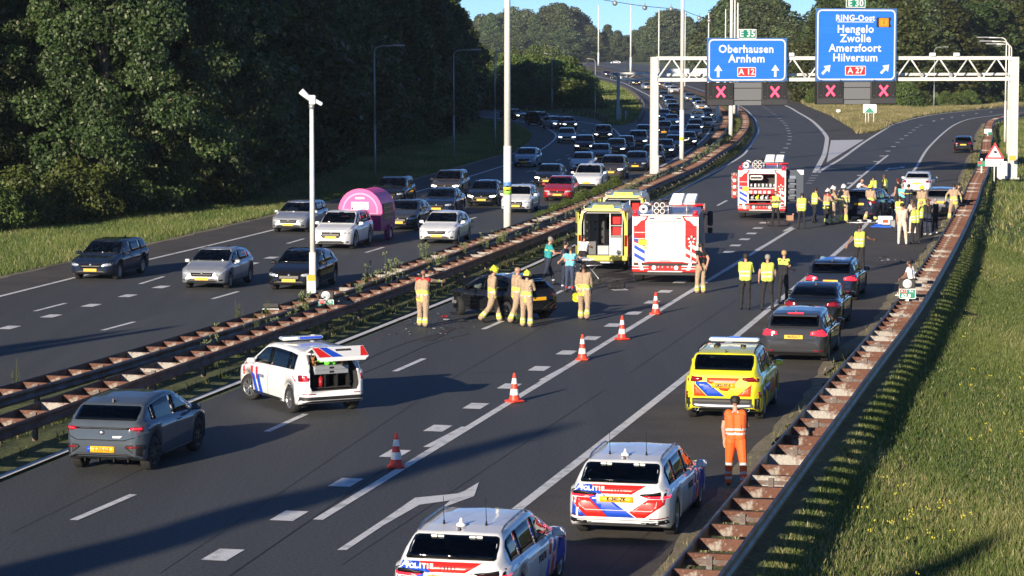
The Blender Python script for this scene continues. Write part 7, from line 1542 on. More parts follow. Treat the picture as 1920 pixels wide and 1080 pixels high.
grass('median_grass', [(p.x, p.y) for p in RRo] + [(p.x - .75, p.y) for p in reversed(Lw)], 80000, .30, .015, ((.06, .09, .02), (.13, .16, .04), (.28, .23, .12)), 'sparse weeds between the median rail and the accident lanes', 9, 3)
# tall weeds in the median: each plant a thing
def weed_mesh(seed, kind):
    r = random.Random(seed); mb = MB()
    for s_ in range(r.randint(4, 8)):
        a = r.random() * 6.28; x, y = r.uniform(-.15, .15), r.uniform(-.15, .15); h = r.uniform(.8, 1.45); tx, ty = x + r.uniform(-.12, .12), y + r.uniform(-.12, .12); mb.tube((x, y, 0), (tx, ty, h), .012, .006, 4)
        for k in range(14):
            t = r.uniform(.05, .85); c = Vector((x + (tx - x) * t, y + (ty - y) * t, h * t)); b = r.random() * 6.28; l = r.uniform(.10, .2) * (1.1 - t * .5); d = Vector((math.cos(b), math.sin(b), r.uniform(.1, .8))) * l; w2 = Vector((-math.sin(b), math.cos(b), 0)) * l * .22; mb.add([c, c + d * .5 + w2, c + d, c + d * .5 - w2], [(0, 1, 2, 3)], 1)
        if kind: 
            for k in range(10): c = Vector((tx, ty, h)) + Vector((r.uniform(-.07, .07), r.uniform(-.07, .07), r.uniform(-.05, .06))); mb.ico(c, .022, 2, 3)
    return mb.me('weed', [mat('weed_stem', (.10, .12, .04), .7), mat('weed_leaf', (.10, .15, .03), .6), mat('weed_flower', (.13, .17, .05) if kind == 1 else (.15, .18, .08), .7)])
WM = [weed_mesh(k, k % 3) for k in range(6)]; rr_ = random.Random(12)
def weed(x, y, s, label, group=None, w_=1): p = at(x, y); o = link('weed_plant', WM[rr_.randrange(6)], None, (p.x, p.y, g(p.y) - .05), (0, 0, rr_.random() * 6), (s * w_, s * w_, s)); tag(o, label, 'plant', group); return o
for x, y, s, lb in ((500, 632, .85, 'bushy weed growing through the left median rail beside the small green sign'), (680, 565, .95, 'pale seeding weed left in the tall clump in the median'), (700, 566, 1.1, 'tall weed in the middle of the median clump'), (722, 560, 1.25, 'tallest weed of the clump in the median'), (740, 552, 1.0, 'weed at the right end of the median clump'), (797, 518, 1.0, 'single spiky weed in front of the silver-white hatchback'), (650, 590, .6, 'small weed beside the right of the kilometre sign'), (575, 615, .6, 'small leafy weed at the foot of the camera mast'),
                     (30, 755, .8, 'small weed between the median rails at the far left edge'), (925, 470, .7, 'weed at the foot of the tallest mast'), (447, 614, .7, 'thin weed with a round seed head beyond the left median rail')):
    weed(x, y, s, lb)
for k in range(170):
    t = rr_.random(); i = int(t * 80); a, b = P_LR[min(len(P_LR) - 1, 6 + i)], P_RR[min(len(P_RR) - 1, 8 + i)]; c = a.lerp(b, rr_.uniform(.3, .75)); o = link('weed_plant', WM[rr_.randrange(6)], None, (c.x, c.y, g(c.y) - .05), (0, 0, rr_.random() * 6), (rr_.uniform(.45, .95),) * 3); tag(o, 'low weed in the long row of weeds between the median guard rails', 'plant', 'weeds between the median guard rails')
for k in range(26):
    p = at(1010 + k * 6 + rr_.uniform(-4, 4), 428 - k * 2.9); o = link('bush', PR['bush2'][0], None, (p.x, p.y, -.1), (0, 0, rr_.random() * 6), (rr_.uniform(.16, .26),) * 3); tag(o, 'yellow-green bushy clump in the median behind the ambulances', 'bush', 'bushy clumps in the median behind the ambulances')
YF = mat('yellow_flower', (.45, .40, .04), .7)
fl = MB()
for k in range(420):
    x, y = rr_.uniform(1420, 1940), rr_.uniform(380, 1090); p = at(x, y); c = P_GR[0]
    if x < 1780 and p.x < interp([(q.y, q.x) for q in P_GR], p.y) + 1.4: continue
    if (math.sin(p.x * 1.1) + math.sin(p.y * .6 + 2)) < .4: continue
    h = rr_.uniform(.22, .42) + bank_z(p.x, p.y); 
    for j in range(3): fl.ico((p.x + rr_.uniform(-.05, .05), p.y + rr_.uniform(-.05, .05), h + rr_.uniform(-.03, .03)), .018, 0, 3)
fl.build('flower_heads', YF, None, label='scattered yellow flower heads in the long grass of the bank', cat='flowers', kind='stuff')
# ================================================================ PEOPLE
def cloth(n, c, **k): return mat('cloth_' + n, c, .85, noise=7, c2=tuple(min(1, x * 1.25 + .004) for x in c), bump=(7, 1., .06), **k)
def cloth_(): pass
C_TAN = cloth('tan', (.34, .25, .165)); C_YEL = mat('cloth_fluorescent_yellow', (.58, .66, .10), .7, bump=(12, .4, .02)); C_SIL = mat('reflective_band', (.55, .57, .58), .4); C_BLK = cloth('black', (.012, .012, .015)); C_NAVY = cloth('navy', (.016, .022, .045))
C_TEAL = cloth('teal', (.02, .26, .27)); C_CYAN = cloth('light_cyan', (.16, .52, .60)); C_WHT = cloth('white', (.72, .71, .70)); C_CREAM = cloth('cream', (.55, .46, .37)); C_ORG = mat('cloth_fluorescent_orange', (.85, .13, .02), .7, bump=(12, .4, .02)); C_RED = cloth('red', (.42, .02, .02)); C_JEAN = cloth('jeans', (.03, .045, .09)); C_BROWN = cloth('brown', (.12, .06, .035))
M_SKIN = mat('skin', (.46, .25, .17), .55, noise=12, c2=(.52, .29, .20)); M_SKIN2 = mat('skin_tanned', (.26, .13, .08), .55); H_DK = mat('hair_dark', (.018, .013, .01), .6, bump=(80, .5, .01)); H_BR = mat('hair_brown', (.09, .05, .028), .6, bump=(80, .5, .01)); H_GR = mat('hair_grey', (.26, .24, .22), .6, bump=(80, .5, .01)); H_BL = mat('hair_blond', (.42, .28, .13), .6, bump=(80, .5, .01))
M_BOOT = mat('boot_leather', (.012, .011, .010), .5); M_GLV = mat('purple_glove', (.09, .05, .34), .4); M_HELY = mat('helmet_yellow', (.72, .80, .05), .3, coat=.4); M_HELW = mat('helmet_white', (.72, .72, .66), .3, coat=.4); M_TRN = mat('white_trainer', (.72, .70, .68), .5); M_EYE = mat('eye_dark', (.02, .015, .01), .3)
def V3(*a): return Vector(a)
def capsule(mb, a, b, ra, rb, n=10):
    d = b - a; L_ = d.length
    if L_ < 1e-5: d = Vector((0, 0, 1)); L_ = 1e-5
    q = d.to_track_quat('Z', 'Y').to_matrix().to_4x4(); M = Matrix.Translation(a) @ q; prof = []
    for k in range(4): t = math.pi / 2 * (1 - k / 3.0); prof.append((max(1e-4, ra * math.cos(t)), -ra * math.sin(t)))
    for k in range(4): t = math.pi / 2 * k / 3.0; prof.append((max(1e-4, rb * math.cos(t)), L_ + rb * math.sin(t)))
    mb.rev(prof, n, 0, 'z', M)
def remeshed(prims, voxel, name, smooth_=1):
    mb = MB()
    for a, b, ra, rb, _t in prims: capsule(mb, a, b, ra, rb)
    me = bpy.data.meshes.new('t'); me.from_pydata(mb.v, [], mb.f); o = bpy.data.objects.new('t', me); col.objects.link(o)
    m = o.modifiers.new('r', 'REMESH'); m.mode = 'VOXEL'; m.voxel_size = voxel; m.use_smooth_shade = True
    if smooth_: s_ = o.modifiers.new('s', 'SMOOTH'); s_.factor = .45; s_.iterations = smooth_
    dg = bpy.context.evaluated_depsgraph_get(); out = bpy.data.meshes.new_from_object(o.evaluated_get(dg)); out.name = name; bpy.data.objects.remove(o); bpy.data.meshes.remove(me); return out
def tagfaces(me, prims, mats_of):
    n = len(me.polygons); c = np.empty(n * 3, np.float32); me.polygons.foreach_get('center', c); c = c.reshape(-1, 3); best = np.full(n, 1e9); bi = np.zeros(n, int); bt = np.zeros(n)
    for i, (a, b, ra, rb, _t) in enumerate(prims):
        a_, ab = np.array(a), np.array(b - a); L2 = max(1e-9, ab @ ab); t = np.clip((c - a_) @ ab / L2, 0, 1); d = np.linalg.norm(c - (a_ + t[:, None] * ab), axis=1) - (ra + (rb - ra) * t); m = d < best; best[m] = d[m]; bi[m] = i; bt[m] = ((c - a_) @ ab / L2)[m]
    mats = []; mi = np.zeros(n, np.int32)
    def idx(m):
        if m not in mats: mats.append(m)
        return mats.index(m)
    for i, p in enumerate(prims):
        sel = bi == i
        if not sel.any(): continue
        bands = mats_of(p[4]); mi[sel] = idx(bands[0][2])
        for t0, t1, m in bands[1:]: s2 = sel & (bt >= t0) & (bt < t1); mi[s2] = idx(m)
    me.materials.clear()
    for m in mats: me.materials.append(m)
    me.polygons.foreach_set('material_index', mi); me.polygons.foreach_set('use_smooth', np.ones(n, bool)); me.update()
EYE = None
def person(px_, py_, head, label, outfit, pose={}, H=1.82, vox=.017, group=None, name='person', zfoot=None, p0=None):
    global EYE
    P = dict(lean=0, leanside=0, thL=4, knL=4, abL=4, thR=-4, knR=4, abR=4, shL=5, adL=10, elL=12, inL=.2, shR=5, adR=10, elR=12, inR=.2, hp=8, hy=0, sit=False, bend=0); rp = random.Random(label); P.update(thL=rp.uniform(-3, 10), thR=rp.uniform(-9, 3), knL=rp.uniform(3, 9), lean=rp.uniform(-1, 4), leanside=rp.uniform(-3, 3), abL=rp.uniform(2, 7), abR=rp.uniform(2, 7), hy=rp.uniform(-18, 18)); P.update(pose); O = outfit; s = H / 1.80; bk = O.get('bulk', 1.0)
    prims = []; add = lambda a, b, ra, rb, t: prims.append((a * s, b * s, ra * s, rb * s, t))
    hip = V3(0, 0, .93); ln = R(P['lean']); ls = R(P['leanside']); up_ = V3(math.sin(ln), math.sin(ls), math.cos(ln)).normalized(); chest = hip + up_ * .36; neck = hip + up_ * .56 + V3(.0, 0, 0); side = V3(0, 1, 0); fw = side.cross(up_).normalized()
    tw = O.get('torso', 1.0) * (1 + (bk - 1) * .6)
    for y in (.075, -.075):
        add(hip + side * y * .9 + V3(0, 0, .02), hip + side * y * .95 + up_ * .14, .105 * tw, .10 * tw, 'pelvis'); add(hip + side * y * .95 + up_ * .10, chest + side * y * 1.15 + up_ * .06, .102 * tw, .115 * tw, 'torso')
    if O.get('hem'):
        for y in (.085, 0, -.085): add(hip + side * y * 1.25 - up_ * .085, hip + side * y * .9 + up_ * .16, .115, .125, 'hem')
    sh = {}
    for sg, k in ((1, 'L'), (-1, 'R')):
        sj = chest + up_ * .155 + side * sg * .175; sh[k] = sj; add(chest + up_ * .10 + side * sg * .06, sj, .085 * tw, .062 * bk, 'shoulder')
        a, ad, e = R(P['sh' + k]), R(P['ad' + k]), R(P['el' + k]); ud = V3(math.sin(a) * math.cos(ad), sg * math.sin(ad), -math.cos(a) * math.cos(ad)); ud = (fw * ud.x + side * ud.y + up_ * ud.z) if P['lean'] < 25 else ud; ud.normalize(); eb = sj + ud * .285
        fdir = V3(math.sin(a + e), 0, -math.cos(a + e)) + V3(0, sg * math.sin(ad) * .6, 0) + V3(0, -sg * P['in' + k], 0); fdir.normalize(); wr_ = eb + fdir * .25; add(sj, eb, .055 * bk, .043 * bk, 'uarm'); add(eb, wr_, .042 * bk, .029 * (1 + (bk - 1) * .8), 'farm')
        pn = fdir.cross(V3(0, 0, 1)); pn = pn.normalized() if pn.length > .1 else V3(0, 1, 0); u2 = pn.cross(fdir).normalized(); curl = .35
        add(wr_ + fdir * .02, wr_ + fdir * .085, .026, .030, 'hand'); add(wr_ + fdir * .02 + u2 * .02, wr_ + fdir * .085 + u2 * .025, .02, .022, 'hand'); add(wr_ + fdir * .02 - u2 * .02, wr_ + fdir * .085 - u2 * .025, .02, .022, 'hand')
        for q, (o, l) in enumerate(((-.036, .062), (-.012, .078), (.012, .074), (.036, .055))):
            b0 = wr_ + fdir * .09 + u2 * o; b1 = b0 + (fdir + pn * curl * .3 * sg).normalized() * l * .55; b2 = b1 + (fdir + pn * curl * 1.6 * sg).normalized() * l * .5; add(b0, b1, .0125, .0115, 'hand'); add(b1, b2, .0115, .0095, 'hand')
        t0 = wr_ + fdir * .04 + u2 * .035 * (1); t1 = t0 + (fdir * .7 + u2 * .8).normalized() * .04; add(t0, t1, .0145, .012, 'hand'); add(t1, t1 + (fdir + u2 * .1).normalized() * .03, .012, .010, 'hand'); P['hand' + k] = (wr_ + fdir * .12) * s
        th, kn, ab = R(P['th' + k]), R(P['kn' + k]), R(P['ab' + k]); hj = hip + V3(0, sg * .095, -.02); td = V3(math.sin(th) * math.cos(ab), sg * math.sin(ab), -math.cos(th) * math.cos(ab)).normalized(); kj = hj + td * .43; sd = V3(math.sin(th - kn), sg * math.sin(ab) * .5, -math.cos(th - kn)).normalized(); an = kj + sd * .41
        lb = O.get('leg', 1.0) * (1 + (bk - 1) * .7); add(hj, kj, .098 * lb, .066 * lb, 'thigh'); add(kj, kj + sd * .15, .064 * lb, .063 * lb, 'calf0'); add(kj + sd * .12, an, .062 * lb, .050 * lb * O.get('cuff', 1.), 'calf')
        fd = V3(math.cos(th - kn) if abs(th - kn) < .9 else .8, 0, math.sin(th - kn) * .8 if th - kn < 0 else 0).normalized(); add(an + V3(-.03, 0, -.035), an + V3(0, 0, -.03), .042, .046, 'foot'); add(an + V3(-.02, 0, -.045), an + fd * .15 + V3(0, 0, -.055), .040, .034, 'foot')
    hd = R(P['hp']); yw = R(P['hy']); hf = V3(math.cos(yw) * math.cos(hd), math.sin(yw) * math.cos(hd), -math.sin(hd)); hu = V3(math.sin(hd) * math.cos(yw), math.sin(hd) * math.sin(yw), math.cos(hd)); hu = (hu + up_ * .4).normalized(); add(neck - up_ * .06, neck + up_ * .06 + hf * .015, .055, .050, 'neck'); hc = neck + up_ * .09 + hu * .075 + hf * .02; hs_ = hf.cross(hu).normalized()
    add(hc - hf * .03 + hu * .01, hc + hf * .015 + hu * .02, .082, .078, 'head'); add(hc + hf * .02 - hu * .02, hc + hf * .035 - hu * .065, .062, .042, 'head'); add(hc + hf * .09, hc + hf * .104 - hu * .022, .010, .014, 'head')
    for sg in (1, -1): add(hc + hs_ * .075 * sg + hu * .01, hc + hs_ * .080 * sg - hu * .025, .014, .010, 'head')
    add(hc + hf * .078 - hu * .052, hc + hf * .080 - hu * .052 + hs_ * .01, .014, .014, 'head')
    zmin = min(min(p[0].z - p[2], p[1].z - p[3]) for p in prims if p[4] == 'foot'); dz = -zmin if zfoot is None else zfoot - zmin
    if P['sit']: dz = P['sit'] - (.93 - .105) * s
    prims = [(a + V3(0, 0, dz), b + V3(0, 0, dz), ra, rb, t) for a, b, ra, rb, t in prims]
    rj = random.Random(label + 'j')
    for t_, r_, nn in (('torso', .018, 5), ('thigh', .014, 3), ('calf', .014, 3), ('uarm', .010, 2), ('farm', .010, 2)):
        for a, b, ra, rb, tt in [q_ for q_ in prims if q_[4] == t_]:
            if (t_ == 'farm' or t_ == 'uarm') and O.get('short') or (O.get('shorts') and t_ == 'calf'): continue
            for _ in range(nn):
                t = rj.uniform(.1, .95); c = a.lerp(b, t); rr = ra + (rb - ra) * t; d = V3(rj.gauss(0, 1), rj.gauss(0, 1), rj.gauss(0, .3)).normalized(); e = c + d * (rr - r_ * .35); prims.append((e, e + V3(rj.gauss(0, .03), rj.gauss(0, .03), rj.gauss(0, .05)), r_ * 1.4, r_ * .9, t_ + '_fold'))
    T = O['top']; B_ = O['bottom']; sk = O.get('skin', M_SKIN); gl = O.get('glove', sk); F = (-9, 9)
    def mo(t):
        if t.endswith('_fold'): return [(*F, {'torso': T, 'thigh': B_, 'calf': B_, 'uarm': T, 'farm': T}[t[:-5]])]
        if t in ('head', 'neck'): return [(*F, sk)]
        if t == 'hand': return [(*F, gl)]
        if t == 'foot': return [(*F, O.get('shoe', M_BOOT))]
        if t == 'farm': return [(*F, sk)] if O.get('short') else [(*F, T)] + O.get('farm', [])
        if t == 'uarm': return [(*F, T)] + ([(.55, 9, sk)] if O.get('short') else O.get('uarm', []))
        if t == 'shoulder': return [(*F, O.get('yoke', T))]
        if t == 'torso': return [(*F, T)] + O.get('tband', [])
        if t == 'hem': return [(*F, O['hem'])] + [(.35, .6, C_SIL)]
        if t == 'pelvis': return [(*F, O.get('pelvis', B_))]
        if t == 'thigh': return [(*F, B_)] + ([(.75, 9, sk)] if O.get('shorts') else [])
        if t in ('calf', 'calf0'): return [(*F, sk if O.get('shorts') else B_)] + (O.get('cband', []) if t == 'calf' else O.get('c0band', []))
        return [(*F, T)]
    p = at(px_, py_) if p0 is None else p0; root = empty(name, (p.x, p.y, g(p.y) + .005 if not P['sit'] else g(p.y)), math.pi / 2 - R(head), label=label, cat='person', group=group)
    me = remeshed(prims, vox, 'body'); tagfaces(me, prims, mo); link('body', me, root)
    up0 = V3(0, 0, dz); hc = hc * s + up0
    basis = Matrix((hf, hs_ * -1, hu)).transposed().to_4x4(); Mh = Matrix.Translation(hc) @ basis @ Matrix.Scale(s, 4)
    q = MB(); hm = O.get('hair')
    for sg in (1, -1):
        e = MB(); e.ico((.088, sg * .030, .008), .010, 0, 5, Mh); e.build('eye', M_EYE, root)
    if O.get('helmet'):
        q = MB(); q.rev([(.155, -.01), (.150, .0), (.125, .02), (.122, .07), (.105, .115), (.06, .145), (.001, .155)], 18, 0, 'z', Mh @ Matrix.Translation((-.012, 0, .0)) @ Matrix.Diagonal((1.08, .95, 1, 1))); q.rbox((-.12, -.018, .10), (.10, .018, .165), .01, 0, Mh); q.rbox((-.16, -.10, -.05), (-.10, .10, .02), .02, 0, Mh); q.build('helmet', O['helmet'], root)
        q = MB(); q.rbox((-.13, -.088, -.10), (-.03, .088, .0), .03, 0, Mh); q.build('neck_guard', C_BLK, root)
    elif O.get('cap'):
        q = MB(); q.rev([(.098, .02), (.10, .05), (.09, .10), (.05, .125), (.001, .13)], 16, 0, 'z', Mh @ Matrix.Translation((-.008, 0, -.0))); q.add([(.07, -.07, .035), (.19, -.04, .02), (.19, .04, .02), (.07, .07, .035), (.07, -.07, .028), (.19, -.04, .013), (.19, .04, .013), (.07, .07, .028)], [(0, 1, 2, 3), (7, 6, 5, 4), (0, 4, 5, 1), (1, 5, 6, 2), (2, 6, 7, 3)], 0, False, Mh); q.build('cap', C_BLK, root)
    if hm and not O.get('helmet'):
        r_ = random.Random(len(label)); q = MB(); lo = O.get('long', 0)
        q.rev([(.060, -.055 - lo * .3), (.092, -.03), (.099, .02), (.094, .065), (.07, .098), (.03, .112), (.001, .115)], 14, 0, 'z', Mh @ Matrix.Translation((-.022, 0, .005)) @ Matrix.Diagonal((.98, .92, 1, 1)))
        if lo: q.rbox((-.13, -.08, -.08 - lo), (-.04, .08, .05), .035, 0, Mh)
        q.build('hair', hm, root)
    if O.get('vest'):
        tv = [(a, b, ra + .022, rb + .022, t) for a, b, ra, rb, t in prims if t in ('torso', 'shoulder')]; tv = [((a, b, ra, rb, t) if t == 'torso' else (a, a.lerp(b, .62), ra, ra * .9, t)) for a, b, ra, rb, t in tv]
        for y in (.075, -.075): a = (hip + side * y + up_ * .05) * s + up0; tv.append((a, a + up_ * .1, .122 * tw * s, .12 * tw * s, 'torso2'))
        vm = remeshed(tv, max(vox, .015), 'vest'); vb = O.get('vband', [(.05, .2, C_SIL), (.48, .62, C_SIL)])
        tagfaces(vm, tv, lambda t: [(*F, O['vest'])] + (vb if t == 'torso' else ([(.15, .45, C_SIL)] if t == 'shoulder' and O.get('straps') else []))); link('safety_vest', vm, root)
    P['root'] = root; P['dz'] = dz
    return root, P
# outfits
FF = dict(top=C_TAN, bottom=C_TAN, pelvis=C_TAN, hem=C_YEL, bulk=1.30, leg=1.10, tband=[(-.2, .30, C_YEL)], farm=[(.25, .95, C_YEL), (.5, .68, C_SIL)], cband=[(.35, .95, C_YEL), (.5, .66, C_SIL)], cuff=1.5, shoe=M_BOOT)
POL = dict(top=C_BLK, bottom=C_BLK, short=True, vest=C_YEL, hair=H_DK, bulk=1.05)
MED = dict(top=C_TEAL, bottom=C_NAVY, short=True, hair=H_BR, bulk=1.05, tband=[(.75, .85, C_YEL)], cband=[(.6, .75, C_SIL)])
CIV = dict(top=C_CREAM, bottom=C_CREAM, short=True, hair=H_DK, shoe=M_TRN)
def O_(b, **k): d = dict(b); d.update(k); return d
# accident on the left
person(793, 613, 22, 'bareheaded firefighter with red collar pointing with his right arm, leftmost of all', O_(FF, yoke=C_RED, skin=M_SKIN2), dict(shR=80, adR=30, elR=5, inR=-.3, shL=4, adL=12, thL=10, knL=6, thR=-8), 1.85, .015)
person(923, 604, 70, 'firefighter with yellow helmet and purple gloves walking along the wrecked hatchback', O_(FF, helmet=M_HELY, glove=M_GLV), dict(thL=26, knL=12, thR=-20, knR=24, hp=35, shL=12, elL=25, shR=-8, elR=20), 1.86, .015)
person(968, 606, 62, 'bald firefighter with purple gloves standing behind the helmeted one at the wreck', O_(FF, glove=M_GLV), dict(thL=16, knL=8, thR=-14, knR=12, hp=14, shR=8, elR=30), 1.86, .016)
person(987, 612.5, 24, 'firefighter with yellow helmet seen from behind, closest to the rear of the wreck', O_(FF, helmet=M_HELY), dict(shL=25, elL=70, inL=.6, shR=25, elR=70, inR=.6, hp=20, thL=3, thR=-3), 1.78, .015)
ff5, P5 = person(1095, 600, 14, 'dark-haired firefighter carrying a yellow helmet in his left hand, walking behind the wreck', O_(FF, hair=H_DK, skin=M_SKIN2), dict(thL=18, knL=8, thR=-14, knR=20, shL=2, adL=14, elL=12, shR=8, elR=25), 1.88, .015)
q = MB(); q.rev([(.155, -.01), (.150, .0), (.125, .02), (.122, .07), (.105, .115), (.06, .145), (.001, .155)], 18, 0, 'x'); hb = q.build('helmet', M_HELY, None, label='yellow helmet hanging from the hand of the dark-haired firefighter', cat='helmet'); Mw = Matrix.Translation(ff5.location) @ Matrix.Rotation(ff5.rotation_euler.z, 4, 'Z'); hb.location = Mw @ (P5['handL'] + V3(0, .05, P5['dz'] - .12)); hb.rotation_euler = (0, 0, 1)
person(1314, 550, -35, 'firefighter in black t-shirt and tan trousers with hands behind his back beside the fire engine', O_(FF, top=C_BLK, hem=None, tband=[(.72, .8, C_RED)], pelvis=C_TAN, short=True, bulk=1.15, hair=H_DK, torso=.9), dict(shL=-25, elL=20, adL=14, inL=.5, shR=-25, elR=20, adR=14, inR=.5, hp=16), 1.86, .015)
person(1027, 537, 70, 'paramedic in teal shirt walking and looking down at something in his hands', O_(MED, hair=H_GR), dict(thL=24, knL=6, thR=-18, knR=18, shL=30, elL=65, shR=30, elR=60, hp=28, lean=6), 1.92, .016)
person(1059, 545, 105, 'paramedic in dark clothes half hidden behind the one in the light cyan shirt', O_(MED, top=C_NAVY, tband=[(.2, .6, C_TEAL)], hair=H_DK), dict(shL=30, elL=50, hp=10), 1.86, .017)
person(1068.5, 549, 15, 'paramedic in light cyan shirt and jeans seen from behind at the ambulance', O_(MED, top=C_CYAN, bottom=C_JEAN, tband=[(.6, .72, C_RED)], cband=[(.5, .8, C_RED)], hair=H_BR), dict(shL=30, adL=40, elL=20, inL=-.4, shR=40, elR=60), 1.70, .016)
person(1092, 520, 20, 'person in white shirt bending over the stretcher at the back of the ambulance', O_(CIV, top=C_WHT, bottom=C_BLK), dict(lean=28, shL=50, elL=30, shR=50, elR=30, hp=25), 1.72, .018)
# police in the middle
person(1397, 581, 18, 'police officer in long-sleeved yellow jacket and black cap, left one of the three standing together', O_(POL, top=C_YEL, short=False, vest=C_YEL, cap=True, farm=[(.3, .5, C_SIL)]), dict(shL=28, elL=75, inL=.7, shR=28, elR=75, inR=.7, thL=2, thR=-2, abL=3, abR=3), 1.93, .015)
person(1438, 582, -4, 'grey-haired police officer in yellow vest with bare arms, middle one of the three', O_(POL, hair=H_GR, skin=M_SKIN), dict(adL=16, elL=25, adR=16, elR=25, abL=6, abR=6, hp=12), 1.92, .015)
person(1468, 571, 40, 'blond police officer in black uniform with yellow shoulders, right one of the three', O_(POL, vest=None, hair=H_BL, yoke=C_YEL, tband=[(.82, 1.2, C_YEL)]), dict(shL=20, elL=65, inL=.5, shR=15, elR=60, hp=8), 1.90, .015)
person(1611, 510, -4, 'police officer in yellow vest with both arms spread, directing beyond the dark estate', O_(POL, skin=M_SKIN2), dict(adL=38, elL=10, shL=0, inL=-.1, adR=42, shR=20, elR=45, inR=-.9, abL=5, abR=5), 1.90, .016)
# man in orange
person(1379, 916, 6, 'road worker in fluorescent orange trousers and vest with black cap walking away', dict(top=C_BLK, bottom=C_ORG, vest=C_ORG, vband=[(.0, .14, C_SIL), (.26, .40, C_SIL)], straps=True, short=True, cap=True, hair=H_DK, bulk=1.06, leg=1.12, cuff=1.25, cband=[(.25, .42, C_SIL), (.62, .8, C_SIL)], c0band=[(.0, .5, C_SIL)], skin=M_SKIN), dict(thL=14, knL=6, thR=-10, knR=14, shL=-6, adL=12, elL=14, shR=22, adR=10, elR=60, hp=14), 1.88, .0115)
# boy on the rail
pb = at(1724, 530); pbv = Vector((interp([(q_.y, q_.x) for q_ in P_GR], 90.5) - .3, 90.5, 0))
person(0, 0, -52, 'boy in white t-shirt and black shorts sitting on the guard rail, looking at the accident', dict(top=C_WHT, bottom=C_BLK, short=True, shorts=True, hair=H_DK, shoe=M_TRN, skin=M_SKIN2), dict(sit=.76, thL=78, knL=70, thR=82, knR=62, lean=8, shL=30, elL=20, shR=35, elR=25, hy=30), 1.62, .015, p0=pbv)
# group at the second fire engine
person(1454, 423, -170, 'policeman in yellow vest facing the camera in front of the open fire engine', O_(POL, hair=H_BR), dict(shL=25, elL=80, inL=.6, shR=25, elR=80, inR=.6), 1.76, .019)
person(1503, 430, 12, 'broad person in yellow vest pointing right with outstretched arm, seen from behind', O_(POL, hair=H_DK, torso=1.25), dict(shR=55, adR=35, elR=5, inR=0, hp=18, adL=14), 1.80, .019)
person(1527, 418, 60, 'policeman in yellow vest turning right, left of the white-helmeted firefighters', O_(POL, hair=H_DK), dict(shL=30, elL=40, shR=30, elR=30, thL=14, thR=-10, knR=10, hp=16, lean=6), 1.82, .019)
person(1549, 421, 55, 'firefighter with white helmet and red collar, front one of the pair', O_(FF, helmet=M_HELW, yoke=C_RED, bottom=C_BLK), dict(shL=35, elL=40, shR=35, elR=40, lean=8, hp=25), 1.80, .019)
person(1560, 420, 70, 'firefighter with white helmet standing behind the one with red collar', O_(FF, helmet=M_HELW), dict(shL=30, elL=50, shR=30, elR=50, hp=25, thL=8, knL=6), 1.92, .019)
person(1581, 417.5, 12, 'firefighter with white helmet and striped yellow jacket standing alone left of the dark car', O_(FF, helmet=M_HELW, tband=[(-.2, .15, C_YEL), (.15, .3, C_SIL), (.45, .62, C_YEL), (.62, .7, C_SIL)], cband=[(-.2, 1.0, C_YEL)], glove=M_BOOT), dict(adL=18, adR=18, elL=30, elR=20), 1.95, .018)
person(1632, 415, 30, 'firefighter with yellow helmet stepping past the rear of the dark blue car', O_(FF, helmet=M_HELY), dict(thL=-14, knL=22, thR=24, knR=10, shR=10, elR=40, hp=15), 1.92, .018)
person(1638, 389, -20, 'policeman in yellow vest whose upper body shows beyond the dark blue car, left one', O_(POL, hair=H_DK), dict(hp=20, shR=20, elR=50), 1.80, .021)
person(1659, 386, -60, 'policeman in yellow vest beyond the dark blue car, right one', O_(POL, hair=H_BR, skin=M_SKIN2), dict(hp=20), 1.80, .021)
person(1605, 388, 110, 'bald person bending at the open door of the dark blue car', O_(CIV, top=C_WHT, hair=None), dict(lean=30, shL=60, shR=60, hp=20), 1.70, .021)
person(1684, 395, -40, 'person with dark red hair and black clothes right of the dark blue car', O_(CIV, top=C_BLK, bottom=C_BLK, hair=cloth('dark_red_hair', (.09, .015, .012)), long=.12), dict(hp=20), 1.80, .020)
person(1691, 408, 25, 'paramedic in light cyan shirt in the middle of the crowd, seen from behind', O_(MED, top=C_CYAN, hair=H_GR), dict(shR=35, elR=60, shL=30, elL=50), 1.82, .019)
person(1704, 410, -30, 'person in navy clothes between the paramedic and the white saloon', O_(MED, top=C_NAVY, hair=H_DK), dict(shL=30, elL=70, inL=.5), 1.84, .020)
person(1686, 436, 20, 'policeman in yellow vest with dark hair directly behind the man in cream', O_(POL, bottom=C_NAVY), dict(shR=35, elR=50, shL=30, elL=40), 1.78, .018)
person(1728, 418, 12, 'firefighter with yellow helmet in the crowd in front of the silver-grey hatchback', O_(FF, helmet=M_HELY, bottom=C_YEL), dict(shL=25, elL=60), 1.90, .019)
person(1711, 438, -35, 'woman with long brown hair and cream top in the middle of the crowd', O_(CIV, hair=H_BR, long=.16, bottom=C_CREAM), dict(shL=30, elL=70, hp=15), 1.68, .018)
person(1691, 459, 8, 'man in cream t-shirt and cream trousers with white shoes, nearest of the crowd', O_(CIV, leg=1.1), dict(adL=10, adR=8, shR=10, elR=25, abL=4, abR=8, thR=-6), 1.92, .015)
person(1716, 458, -25, 'policeman in black with yellow vest writing, right of the man in cream', O_(POL, hair=H_BR), dict(shL=35, elL=75, inL=.6, shR=35, elR=75, inR=.6, hp=25), 1.86, .015)
person(1727, 446, -70, 'second officer in yellow vest half behind the writing policeman', O_(POL, hair=H_BL), dict(shL=30, elL=60, shR=20, elR=70), 1.78, .018)
person(1739, 441, -15, 'person with brown hair in long dark navy clothes at the right of the crowd', O_(CIV, top=C_BLK, bottom=C_NAVY, leg=1.3, hair=H_BR, long=.1), dict(shL=30, elL=80, inL=.5, abL=1, abR=1), 1.74, .018)
